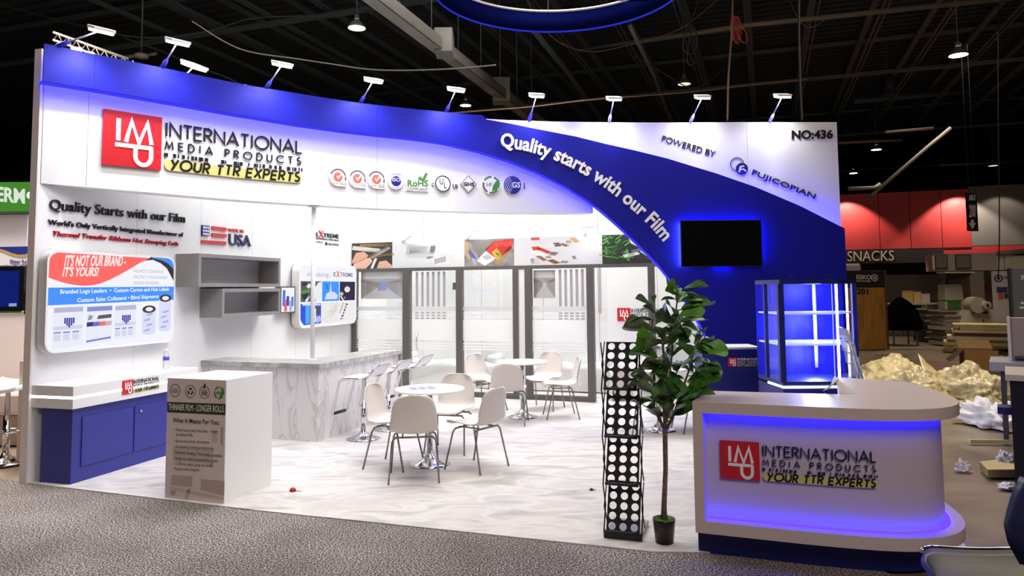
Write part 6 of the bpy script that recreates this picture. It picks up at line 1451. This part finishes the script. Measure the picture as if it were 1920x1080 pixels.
def stick(x0_, y0_, x1_, y1_, lab, w_=.06):
    a, b_ = fl(x0_, y0_), fl(x1_, y1_); d_ = b_-a; n_ = Vector((-d_.y, d_.x, 0)).normalized()*w_
    t = thing('wood_strip', lab, 'wood strip', tuple(a), 0, 'pale wooden strips on the hall floor'); M().obox(a+ZV*.001, d_, n_, ZV*.035).build('strip', P_('#C9B68C', .6, var=.1, scale=3), t, .004)
    M().obox(a+ZV*.036, d_, n_*.3, ZV*.006).build('groove_lip', P_('#A8956A', .6), t)
stick(1785, 792, 1878, 798, 'long pale wooden strip beside the large paper heap', .08); stick(1820, 832, 1902, 833, 'pointed pale wooden strip in the middle of the floor', .07)
a = fl(1838, 893)
t = thing('flat_carton', 'flattened cardboard box on the floor right of the desk', 'box', (a.x, a.y, 0), -.05)
q1_, q2_, q3_ = fl(1906, 895), fl(1904, 876), fl(1828, 873); 
q0_ = fl(1853, 896)
M().hexa([q+ZV*z for z in (.003, .07) for q in (q0_, q1_, q2_+Vector((0, .1, 0)), fl(1834, 880))]).build('carton', P_('#B09B66', .7), t)
M().add([q+ZV*.071 for q in (q0_, q1_, q2_+Vector((0, .1, 0)), fl(1834, 880))], [(0, 1, 2, 3)]).build('lid', P_('#C4B07A', .7), t, solid=.01)
# sheet lit by the desk
sh = [fl(1785, 1030), fl(1800, 1012), fl(1822, 1040), fl(1790, 1040)]
t = thing('floor_sheet', 'small pale sheet on the floor under the desk nose', 'paper', tuple(sh[0])); M().add([q+ZV*.006 for q in sh], [(0, 1, 2, 3)]).build('sheet', P_('#DCD8EC', .6), t, solid=.004)
# ---------------- bits on the booth floor ----------------
a = fl(549, 923)
t = thing('red_scrap', 'tiny crumpled red scrap on the pale carpet right of the pedestal', 'scrap', (a.x, a.y, .008))
M().lathe([(.02, 0), (.032, .01), (.02, .028), (.005, .035)], n=9).build('crumple', P_('#B01A1C', .5), t, local=True); M().obox((.02, 0, 0), (.06, -.01, 0), (0, .012, 0), (0, 0, .004)).build('tail', P_('#8A8070', .6), t, local=True)
a = fl(1109, 921)
t = thing('black_scrap', 'tiny black scrap on the pale carpet left of the perforated rack', 'scrap', (a.x, a.y, .008))
M().lathe([(.014, 0), (.02, .008), (.008, .018)], n=7).build('crumple', BK, t, local=True); M().obox((.01, 0, 0), (.03, .004, 0), (0, .008, 0), (0, 0, .004)).build('tail', BK, t, local=True)
# ---------------- blue foreground chair at the right edge ----------------
cc = fl(1905, 1085, .45)
t = thing('lounge_chair', 'dark blue shell chair with chrome trim at the bottom right corner', 'chair', (cc.x, cc.y, 0))
DSB = mat('dark_blue_shell', '#23264E', .3); OLV = mat('dark_seat_pad', '#2A2927', .45)
def zz_(x, y, Y): return depth(x, y, Y)
def seatg(u, v):
    # v: along the seat from its rounded front (left) to the back (right)
    a = zz_(1712, 1060, 3.62); q = Vector((a.x+.75*v, 3.72-.62*u+.10*v, .47))
    w_ = math.sqrt(max(0, 1-(1-min(1, v/.22))**2)); q.y = 3.42+(.30*(1-2*u))*w_-.05*v; q.z = .445+.05*(abs(2*u-1)**2)*w_-.02*math.sin(PI*v)+.0*v
    return q
M().grid(seatg, 14, 24).build('seat', OLV, t, solid=.03)
M().tube([seatg(0, v/20)+Vector((0, .012, .012)) for v in range(2, 21)], .011, 8).build('chrome_trim', CHROME, t)
def backg(u, v):
    L_ = interp([(0, 1912), (.25, 1893), (.45, 1888), (.62, 1897), (.8, 1908), (1, 1926)], v); y_ = 1055-v*155
    q = zz_(L_, y_, 3.5); return Vector((q.x+u*.45, 3.5-.12*math.sin(PI*u)+.05*v, q.z))
M().grid(backg, 10, 16).build('backrest', DSB, t, solid=.03)
for dx, dy in ((.15, -.15), (.15, .15), (.6, -.15), (.6, .15)): M().tube([seatg(.5, .2)+Vector((dx, dy, -.02)), Vector((seatg(.5, .2).x+dx*1.1, 3.42+dy*1.5, 0))], .012).build('leg', CHROME, t)
# ---------------- hall ceiling ----------------
CZ = 9.2
DECK = mat('black_roof_deck', '#3A3D40', .8); STL = mat('dark_steel', '#525C60', .6); STL2 = mat('grey_steel', '#6B675F', .5)
struct(M().add([(-50, -10, CZ+1.2), (70, -10, CZ+1.2), (70, 90, CZ+1.2), (-50, 90, CZ+1.2)], [(0, 1, 2, 3)]).build('ceiling', DECK))
struct(M().add([(-50, 75, 0), (70, 75, 0), (70, 75, CZ+1.2), (-50, 75, CZ+1.2)], [(0, 1, 2, 3)]).build('wall_far', P_('#14110F', .9)))
struct(M().add([(-30, -8, 0), (-30, 76, 0), (-30, 76, CZ+1.2), (-30, -8, CZ+1.2)], [(0, 1, 2, 3)]).build('wall_far_left', P_('#14110F', .9)))
struct(M().add([(58, -8, 0), (58, 76, 0), (58, 76, CZ+1.2), (58, -8, CZ+1.2)], [(0, 1, 2, 3)]).build('wall_far_right', P_('#14110F', .9)))
# corrugations of the deck: ribs across the joists
cg = M()
for i in range(110):
    o_ = AV*(6+i*.42)+BV*-34; cg.obox(o_+ZV*(CZ+1.10), BV*62, AV*.16, ZV*.1)
o = cg.build('deck_rib', DECK); o['kind'] = 'structure'
# open-web joists run with the booth (AV)
def joist(off, y0, y1, z, web=True, m=STL):
    mm = M()
    for s_ in (-.09, .04): mm.obox(BV*(off+s_)+AV*y0+ZV*z, AV*(y1-y0), BV*.05, ZV*.06)
    mm.obox(BV*(off-.09)+AV*y0+ZV*(z+.75), AV*(y1-y0), BV*.18, ZV*.08)
    if web:
        n = int((y1-y0)/.75)
        for i in range(n):
            a = BV*off+AV*(y0+(y1-y0)*i/n); b_ = a+AV*((y1-y0)/n)*.5; c = a+AV*((y1-y0)/n)
            mm.tube([a+ZV*(z+.04), b_+ZV*(z+.76), c+ZV*(z+.04)], .012, 4, caps=False)
    return mm.build('joist', m)
cgr = struct(thing('roof_trusses', 'x', 'x', (0, 0, CZ))); del cgr['label']; del cgr['category']
for i in range(26):
    o = joist(-16+i*1.75, 4, 62, CZ, web=False); o.parent = cgr; o.matrix_parent_inverse = Matrix.Translation((0, 0, -CZ))
# girders and pipes across
def pipe(pts, r, m, name, label, cat, grp=None, n=8):
    o = M().tube(pts, r, n).build(name, m); return tag(o, label, cat, grp)
for k_, y_ in enumerate((16, 27, 38, 50)):
    mm = M(); 
    for z_ in (CZ-.25, CZ+.9): mm.obox(BV*-28+AV*y_+ZV*z_, BV*60, AV*.16, ZV*.1)
    for i in range(0): a = BV*(-28+1.5*i)+AV*(y_+.08)+ZV*(CZ-.2); mm.tube([a, a+BV*.75+ZV*1.15, a+BV*1.5], .035, 4, caps=False)
    o = mm.build('girder', STL); o.parent = cgr; o.matrix_parent_inverse = Matrix.Translation((0, 0, -CZ))
def pz(x, y, z): return fl(x, y, z)
pipe([pz(1200, 78, 8.6), pz(1400, 47, 8.6), pz(1900, -4, 8.6)], .07, mat('sprinkler_pipe', '#7A6F5F', .5), 'ceiling_pipe', 'long brown sprinkler pipe crossing the upper right of the ceiling', 'pipe')
pipe([pz(1080, 95, 8.7), pz(1240, 70, 8.7), pz(1400, 52, 8.7)], .05, STL, 'ceiling_pipe', 'dark pipe continuing left of the long sprinkler pipe', 'pipe')
pipe([depth(1782, 240, 22), depth(1740, 275, 22), depth(1632, 368, 22)], .055, mat('pale_pipe', '#7A7060', .5), 'ceiling_pipe', 'pale diagonal pipe right of the booth above the red wall', 'pipe')
pipe([depth(1590, 354, 22), depth(1640, 352, 22), depth(1650, 345, 22)], .06, MATS['pale_pipe'], 'ceiling_pipe', 'short bent pale pipe at the lower end of the diagonal pipe', 'pipe')
pipe([depth(1572, 268, 26), depth(1690, 262, 26)], .05, mat('copper_pipe', '#8A6A4C', .5), 'ceiling_pipe', 'thin copper pipe level with the booth number', 'pipe')
pipe([depth(1660, 248, 24), depth(1750, 240, 24)], .05, MATS['pale_pipe'], 'ceiling_pipe', 'short pale pipe above the thin copper pipe', 'pipe')
pipe([depth(1600, 190, 30), depth(1850, 168, 30)], .12, STL, 'ceiling_pipe', 'long dark duct behind the rightmost ceiling lamp', 'pipe')
pipe([depth(1580, 240, 40), depth(1930, 218, 40)], .4, STL, 'ceiling_duct', 'thick dark duct spanning the far ceiling at the right', 'duct')
pipe([depth(1760, 310, 34), depth(1915, 303, 34)], .06, STL2, 'ceiling_pipe', 'thin grey conduit high on the far right', 'pipe')
pipe([pz(1182, 50, 7.4), pz(1225, 140, 7.4), pz(1258, 228, 7.4)], .05, STL2, 'cable_tray', 'pale steel channel running down behind the blue ring', 'cable tray')
pipe([pz(995, 50, 8.0), pz(1060, 130, 8.0), pz(1134, 232, 8.0)], .08, STL, 'steel_beam', 'dark steel beam behind the blue ring at its left', 'beam')
# hanging busway with boxes
bdir = (pz(1010, 238, 6.3)-pz(690, 0, 6.3)); b0 = pz(640, -40, 6.3); b1 = pz(1012, 240, 6.3)
t = thing('cable_trunking', 'suspended grey cable trunking with two boxes running away overhead', 'cable trunking', tuple(b0))
u_ = (b1-b0); sd = Vector((u_.y, -u_.x, 0)).normalized()
TRK = mat('trunking_grey', '#77726A', .45, emit=None, var=.25, scale=1.5)
M().obox(b0-sd*.14, u_, sd*.28, ZV*.05).build('tray', TRK, t)
for i in range(24): M().obox(b0+u_*(i/24)-sd*.14+ZV*.05, u_*(1/24*.92), sd*.06, ZV*.16).build('side_panel', TRK, t)
for s_ in (-.14, .12): M().obox(b0+sd*s_, u_, sd*.02, ZV*.22).build('side_rail', TRK, t)
for i in range(8): a = b0+u_*(i/8+.05); M().tube([a+ZV*.2, a+ZV*(CZ+1.2-6.3)], .012, 5).build('hanger_rod', STL, t)
for (x, y, s_) in ((833, 82, .34), (940, 172, .42)):
    q = pz(x, y+20, 6.25); M().box((q.x-s_/2, q.y-.2, q.z), (q.x+s_/2, q.y+.3, q.z+s_*1.35)).build('junction_box', TRK, t, .01)
# hanging ring sign
RZ = 6.5
p3 = [pz(820, 0, RZ), pz(1100, 55, RZ), pz(1243, 12, RZ)]
def circ(a, b_, c):
    ax, ay, bx_, by_, cx, cy = a.x, a.y, b_.x, b_.y, c.x, c.y; d_ = 2*(ax*(by_-cy)+bx_*(cy-ay)+cx*(ay-by_))
    ux = ((ax*ax+ay*ay)*(by_-cy)+(bx_*bx_+by_*by_)*(cy-ay)+(cx*cx+cy*cy)*(ay-by_))/d_; uy = ((ax*ax+ay*ay)*(cx-bx_)+(bx_*bx_+by_*by_)*(ax-cx)+(cx*cx+cy*cy)*(bx_-ax))/d_
    return Vector((ux, uy, RZ)), math.hypot(ax-ux, ay-uy)
rc, rr = circ(*p3); print('ring', rc, rr)
t = thing('hanging_ring_banner', 'large dark blue fabric ring hanging from the ceiling above the booth', 'hanging sign', tuple(rc))
RB = mat('ring_fabric', (.001, .0015, .018, 1), 1, spec=0)
hR = depth(1100, 19, pz(1100, 55, RZ).y).z-RZ
M().lathe([(rr, 0), (rr, hR)], n=96, caps=False).build('fabric_band', RB, t, local=True, solid=.02)
M().lathe([(rr+.0, hR-.0), (rr+.03, hR+.02), (rr, hR+.05), (rr-.03, hR+.02), (rr, hR)], n=96, caps=False).build('top_rim', mat('rim_grey', '#A79F98', .4), t, local=True)
M().lathe([(rr, -.02), (rr+.02, 0), (rr, .02), (rr-.02, 0), (rr, -.02)], n=96, caps=False).build('bottom_rim', emis('ring_edge_led', '#2A35D8', .8), t, local=True)
for a in (0, 1.6, 3.1, 4.7): M().tube([(rr*math.cos(a), rr*math.sin(a), hR), (rr*.3*math.cos(a), rr*.3*math.sin(a), CZ+1.2-RZ)], .01, 5).build('hanger_wire', STL, t, local=True)
# high-bay lamps
LMP = emis('highbay_glow', '#FFF3E0', 14); LMD = emis('highbay_dim', '#D8C9B0', 1.6)
def highbay(x, y, Y, r, lab, lit=True, power=0):
    q = depth(x, y, Y); t = thing('high_bay_lamp', lab, 'ceiling lamp', tuple(q), 0, 'round high-bay lamps of the hall ceiling')
    M().lathe([(r, 0), (r*.95, r*.25), (r*.5, r*.8), (r*.3, r*1.0)], n=24, caps=False).build('reflector', mat('lamp_reflector', '#8E8A84', .3, .6), t, local=True)
    M().lathe([(0, .002), (r*.97, .002)], n=24).build('lens', LMP if lit else LMD, t, local=True)
    M().lathe([(r*.28, r*1.0), (r*.28, r*1.6), (r*.1, r*1.7)], n=14).build('ballast', STL, t, local=True)
    top_ = CZ+1.2-q.z
    if top_ > r*1.7: M().tube([(0, 0, r*1.7), (0, 0, top_)], .012, 5).build('suspension', STL, t, local=True)
highbay(669, 53, 14, .17, 'bright high-bay lamp above the second badge, left of the cable trunking'); highbay(873, 198, 26, .2, 'bright small high-bay lamp just above the header beside the trunking')
highbay(1797, 104, 15.5, .19, 'bright tilted high-bay lamp at the upper right'); highbay(1643, 281, 30, .2, 'small lit high-bay lamp right of the booth number'); highbay(1600, 325, 38, .2, 'distant lit high-bay lamp low at the booth\'s right edge')
highbay(1283, 158, 20, .18, 'dim high-bay lamp in the middle of the ceiling', False); highbay(1585, 377, 45, .2, 'very distant high-bay lamp above the red wall, left', True); highbay(1862, 311, 34, .2, 'dim high-bay lamp beside the thin grey conduit', False)
# loudspeaker
q = depth(1668, 158, 26)
t = thing('ceiling_speaker', 'small dark loudspeaker box hanging below the joists at the right', 'speaker', tuple(q))
w_ = 11*26/1364; h_ = 18*26/1364
M().box((-w_, 0, -h_), (w_, .3, h_)).build('cabinet', P_('#1A1B1C', .6), t, local=True); M().box((-w_*.85, -.01, -h_*.9), (w_*.85, 0, h_*.9)).build('grille', P_('#333538', .5), t, local=True)
diskY((0, -.03, -.05), w_*.45, .02).build('cone', P_('#5A5C60', .5), t, local=True); M().tube([(0, .15, h_), (0, .15, CZ+1.2-q.z)], .02, 6).build('bracket', STL, t, local=True)
# cables
def cable(pxs, Y, r, m, lab):
    pts = [depth(x, y, Yy if isinstance(Yy, (int, float)) else Y) for (x, y), Yy in zip(pxs, Y if isinstance(Y, list) else [Y]*len(pxs))]
    dense = []
    P = [pts[0]]+pts+[pts[-1]]
    for i in range(1, len(P)-2):
        for k in range(8):
            s_ = k/8; a, b_, c, d_ = P[i-1], P[i], P[i+1], P[i+2]; dense.append(.5*((2*b_)+(-a+c)*s_+(2*a-5*b_+4*c-d_)*s_*s_+(-a+3*b_-3*c+d_)*s_**3))
    dense.append(pts[-1]); return pipe(dense, r, m, 'hanging_cable', lab, 'cable', None, 5)
CBR = mat('brown_cable', '#7A5A3E', .6); CBW = mat('grey_cable', '#4A4845', .6); CBK = mat('dark_cable', '#2C2C2E', .6); CRD = mat('red_cable', '#B03026', .5)
cable([(800, 216), (900, 208), (1000, 200), (1100, 188), (1200, 180), (1300, 172), (1400, 160), (1514, 149)], 15, .016, CBR, 'long brown cable sagging just above the white header')
cable([(985, -5), (1010, 40), (1050, 80), (1110, 97), (1180, 84), (1240, 68), (1290, 45), (1350, -5)], 16, .011, CBR, 'brown cable curving up beside the blue ring')
cable([(360, 40), (450, 92), (560, 111), (620, 120), (690, 130), (760, 132), (850, 129), (930, 122)], 12, .012, CBW, 'pale thin cable in a shallow arc left of the trunking')
cable([(0, 8), (120, 40), (260, 70), (380, 60), (470, 35), (560, 30), (640, 30)], 14, .016, CBK, 'dark cable wandering over the upper left ceiling')
cable([(1498, -5), (1498, 60), (1500, 150), (1504, 226)], 13, .022, CBK, 'straight dark cable dropping behind the booth number')
cable([(1374, -5), (1372, 60), (1366, 140), (1364, 226)], 13, .018, CBR, 'straight brown cable dropping beside the red coil')
cable([(1310, -5), (1300, 30), (1285, 60), (1282, 90), (1296, 102), (1308, 80), (1300, 50), (1294, 70), (1288, 110), (1296, 122), (1306, 112)], 14, .014, CBK, 'tangled dark cable coil left of the red coil')
cable([(450, 158), (425, 145), (370, 125), (300, 95), (230, 70)], 18, .02, STL, 'dark rod slanting behind the third arm spotlight')
cable([(1400, 90), (1350, 135), (1300, 165), (1240, 135), (1190, 105)], 16, .012, CBK, 'dark slack cable under the sprinkler pipe')
cable([(1480, 0), (1500, 40), (1520, 52), (1545, 38)], 14, .012, CBK, 'short dark cable loop under the sprinkler pipe')
cable([(1872, -5), (1872, 200), (1874, 420), (1872, 520)], 19, .016, CBK, 'thin dark cable hanging down to the white banner')
t = None
mm = M()
for k_ in range(5):
    pts = []
    for i in range(25):
        a = 2*PI*i/24; q = depth(1380-6+3*k_+(7+1.5*k_)*math.cos(a)*(.6), 52+(22+k_)*math.sin(a), 13); pts.append(q+Vector((0, .03*k_, 0)))
    mm.tube(pts, .007, 5)
pts = [depth(1380+12+9*math.cos(2*PI*i/20)*.9+4*math.sin(2*PI*i/20), 66+15*math.sin(2*PI*i/20), 13) for i in range(21)]; mm.tube(pts, .007, 5)
tag(mm.build('cable_coil', CRD), 'red cable coil hanging from the sprinkler pipe', 'cable')
# aisle sign 200
q = Plane(depth(1822, 400, 20), (1, .35, 0), (0, -1, 0)); q.o.z = 0
(ua, va), (ub, vb) = q.inv(1815, 433), q.inv(1831, 362)
t = thing('aisle_sign', 'narrow black hanging sign with 200 and a white down arrow', 'sign', tuple(q.pos(ua, va)))
wallbox(q, ua, ub, va, vb, -.03, 0).build('board', P_('#120C0A', .5), t)
WS = P_('#D8CFC4', .5)
text(q, 'AISLE', (1816.5, 376), (1829, 375), (1816.5, 366), .001, .003, .01).build('lettering', WS, t); text(q, '200', (1817, 407), (1829.5, 406), (1817, 385), .001, .003, .02).build('lettering', WS, t)
ar = [q.inv(x, y) for x, y in ((1823, 430), (1830, 418), (1826, 418), (1826, 412), (1820, 412), (1820, 418), (1816, 418))]; poly(M(), q, ar, .001, .004).build('arrow', WS, t)
for x in (1817, 1829): u = q.inv(x, 362)[0]; M().tube([q.pos(u, vb, -.01), q.pos(u, CZ+1.2, -.01)], .007, 5).build('hanger_rod', CBK, t)
# ---------------- fluorescent truss lights behind the header at left ----------------
t = thing('truss_light', 'row of small bright lamps on a thin truss behind the blue header, far left', 'light bar', tuple(depth(150, 98, 11)))
a, b_ = depth(100, 75, 11), depth(240, 125, 11)
for dz in (0, .12): M().tube([a+ZV*dz, b_+ZV*dz], .02, 6).build('rail', STL2, t)
for i in range(9): q = a.lerp(b_, i/8); M().tube([q, q+(b_-a)/16+ZV*.12, q+(b_-a)/8], .01, 5).build('lattice', STL2, t)
for x, y, w_ in ((145, 94, 9), (165, 103, 12), (187, 110, 9), (207, 116, 6)):
    q = depth(x, y, 10.9); r_ = w_*10.9/1364.5; M().box((q.x-r_, q.y-.05, q.z-.05), (q.x+r_, q.y, q.z+.03)).build('lamp', LMP, t)
q = depth(265, 105, 16)
t = thing('moving_head_lamp', 'grey ceiling fixture with two short arms above the blue header', 'light fixture', tuple(q))
s_ = 16/1364.5
M().lathe([(.0, -4*s_), (12*s_, -3*s_), (14*s_, 2*s_), (8*s_, 5*s_), (0, 6*s_)], n=12).build('body', P_('#9A9890', .3), t, local=True)
M().tube([(-10*s_, 0, 0), (-42*s_, 0, -1*s_)], .04).build('arm', STL2, t, local=True); M().tube([(10*s_, 0, 2*s_), (30*s_, 0, 5*s_)], .04).build('arm', STL2, t, local=True)
M().tube([(0, 0, 5*s_), (0, 0, CZ+1.2-q.z)], .02).build('suspension', STL, t, local=True)
q = depth(702, 203, 9.9); t = thing('cable_bundle', 'small bundle of pale and orange cables lying on top of the blue header', 'cable', (q.x, q.y, HT))
for k_, (c_, x_) in enumerate((('#C8C6D8', -.08), ('#2A2C6A', -.02), ('#D86A4A', .05))): M().tube([(x_-.05, 0, .0), (x_, 0, .05), (x_+.06, 0, .045), (x_+.12, 0, .0)], .012, 6).build('cable_loop', P_(c_), t, local=True)
# ---------------- neighbouring stand at the far left ----------------
NQ = Plane(fl(20, 800)+Vector((0, .6, 0)), (1, .0, 0), (0, -1, 0)); NQ.o.z = 0; NQ.o.y = 9.6
def nb(x0_, y0_, x1_, y1_, n0, n1, name, m, par):
    (ua, va), (ub, vb) = NQ.inv(x0_, y0_, n1), NQ.inv(x1_, y1_, n1); return wallbox(NQ, ua, ub, va, vb, n0, n1).build(name, m, par)
t = thing('neighbour_stand', 'neighbouring stand wall with green lit header, far left', 'exhibition stand', tuple(NQ.pos(NQ.inv(-60, 700)[0], 0)))
zfl = NQ.inv(20, 700)[0]
(ua, _), (ub, _) = NQ.inv(-120, 700), NQ.inv(58, 700)
wallbox(NQ, ua, ub, 0, NQ.inv(20, 393)[1], -.3, 0).build('wall_panel', P_('#DDD3CF', .6), t)
nb(-120, 397, 58, 341, -.2, .12, 'green_header', emis('green_lightbox', '#4E9A36', .75), t)
nb(-120, 402, 58, 396, -.2, .15, 'header_shadow_gap', P_('#1E3316', .6), t)  # dark green strip along the header's lower edge
text(NQ, 'THERM', (-48, 372.5), (47, 381), (-48, 347), .125, .004, .03).build('lettering', emis('pale_letter_glow', '#E8EFE4', .9), t)
poly(M(), NQ, disc(NQ.inv(57, 366, .125), .05), .122, .126).build('round_mark', P_('#E6E6E6'), t)
PT = P_('#E9E7EC', .5)
nb(-120, 586, 52, 402, .0, .02, 'graphic_panel', PT, t)
bl_ = [NQ.inv(x, y, .022) for x, y in ((-60, 463), (0, 463), (52, 462), (52, 476), (30, 478), (10, 470), (-60, 466))]; poly(M(), NQ, bl_, .02, .024).build('blue_wave', P_('#27368F', .5), t)
stroke(M(), NQ, [NQ.inv(x, y, .022) for x, y in ((-10, 466), (8, 471), (22, 477), (36, 480), (52, 480))], .03, .024, .027).build('gold_wave', P_('#C9A45A', .5), t)
text(NQ, 'Slitter Rewinder', (18, 494), (74, 494), (18, 487), .022, .002, .01).build('printed_lettering', P_('#3A3F86'), t)
text(NQ, 'Connecting UPG HDR', (-14, 502), (52, 501.5), (-14, 495.5), .022, .002, .005).build('printed_lettering', P_('#3A3F86'), t)
q = Plane(Vector((0, 8.9, 0)), (1, .12, 0), (0, -1, 0)); (ua, va), (ub, vb) = q.inv(-60, 584), q.inv(46, 499)
t = thing('wall_television', 'television with deep blue picture on the neighbouring stand, far left', 'television', tuple(q.pos(ub, va)))
wallbox(q, ua, ub, va, vb, -.06, 0).build('housing', P_('#101014', .4), t); wallbox(q, ua, ub-.05, va+.05, vb-.05, .0, .004).build('screen', emis('blue_screen', '#1A2A8C', .6), t)
wallbox(q, ub-.02, ub+.12, va-.04, vb-.28, -.12, -.06).build('mount', P_('#101014', .5), t); wallbox(q, ua, ub-.02, va-.02, va, -.02, .01).build('green_trim', P_('#2E6A2A', .4), t)
c = q.inv(26, 572); wallbox(q, c[0]-.05, c[0]+.03, c[1]-.015, c[1]+.02, .004, .006).build('screen_mark', emis('screen_mark_glow', '#9FB0E8', .8), t)
pq = fl(37, 868); q = Plane(Vector((pq.x, pq.y, 0)), (1, 0, 0), (0, -1, 0)); (ua, _), (ub, vb) = q.inv(30, 868), q.inv(44, 677)
t = thing('partition_fin', 'low beige wooden fin behind the booth\'s left wall edge', 'partition', tuple(q.pos(ua, 0)))
wallbox(q, ua, ub+.12, 0, vb, -.5, 0).build('fin_board', P_('#C6B0A2', .6), t); wallbox(q, ua-.15, ua, 0, .02, -.6, .05).build('foot', P_('#A89488', .6), t)
sq = fl(10, 868)
t = thing('bar_stool', 'white-seated chrome bar stool at the far left edge', 'bar stool', (sq.x, sq.y, 0))
M().lathe([(.2, 0), (.2, .008), (.12, .03), (.05, .07), (.03, .12)], n=24).build('base', CHROME, t, local=True); M().lathe([(.035, .1), (.035, .5), (.024, .5), (.024, .76)], n=14).build('column', CHROME, t, local=True)
def g(u, v): x, y = (u-.5)*.46, (v-.5)*.46; return (x, y, .78+.03*abs(2*u-1)**3+.22*max(0, v-.7)**1.2)
M().grid(g, 10, 10).build('seat', WLET, t, local=True, solid=.05); M().tube([(.15*math.cos(a*PI/12), .15*math.sin(a*PI/12), .33) for a in range(24)], .01, 6, True).build('footrest', CHROME, t, local=True)
M().tube([(-.24, 0, .36), (.2, 0, .33)], .01, 6).build('footrest_bar', CHROME, t, local=True)
t = thing('lounge_bench', 'pale bench behind the white-seated stool at the far left', 'bench', (sq.x-.2, 9.0, 0))
M().box((-1.0, -.3, .35), (.45, .3, .62)).build('seat', P_('#D9CBC4', .6), t, .04, local=True); M().box((-1.0, -.25, .0), (.45, .25, .34)).build('base', P_('#B8A8A0', .6), t, local=True)
print('OBJS', len(bpy.data.objects))
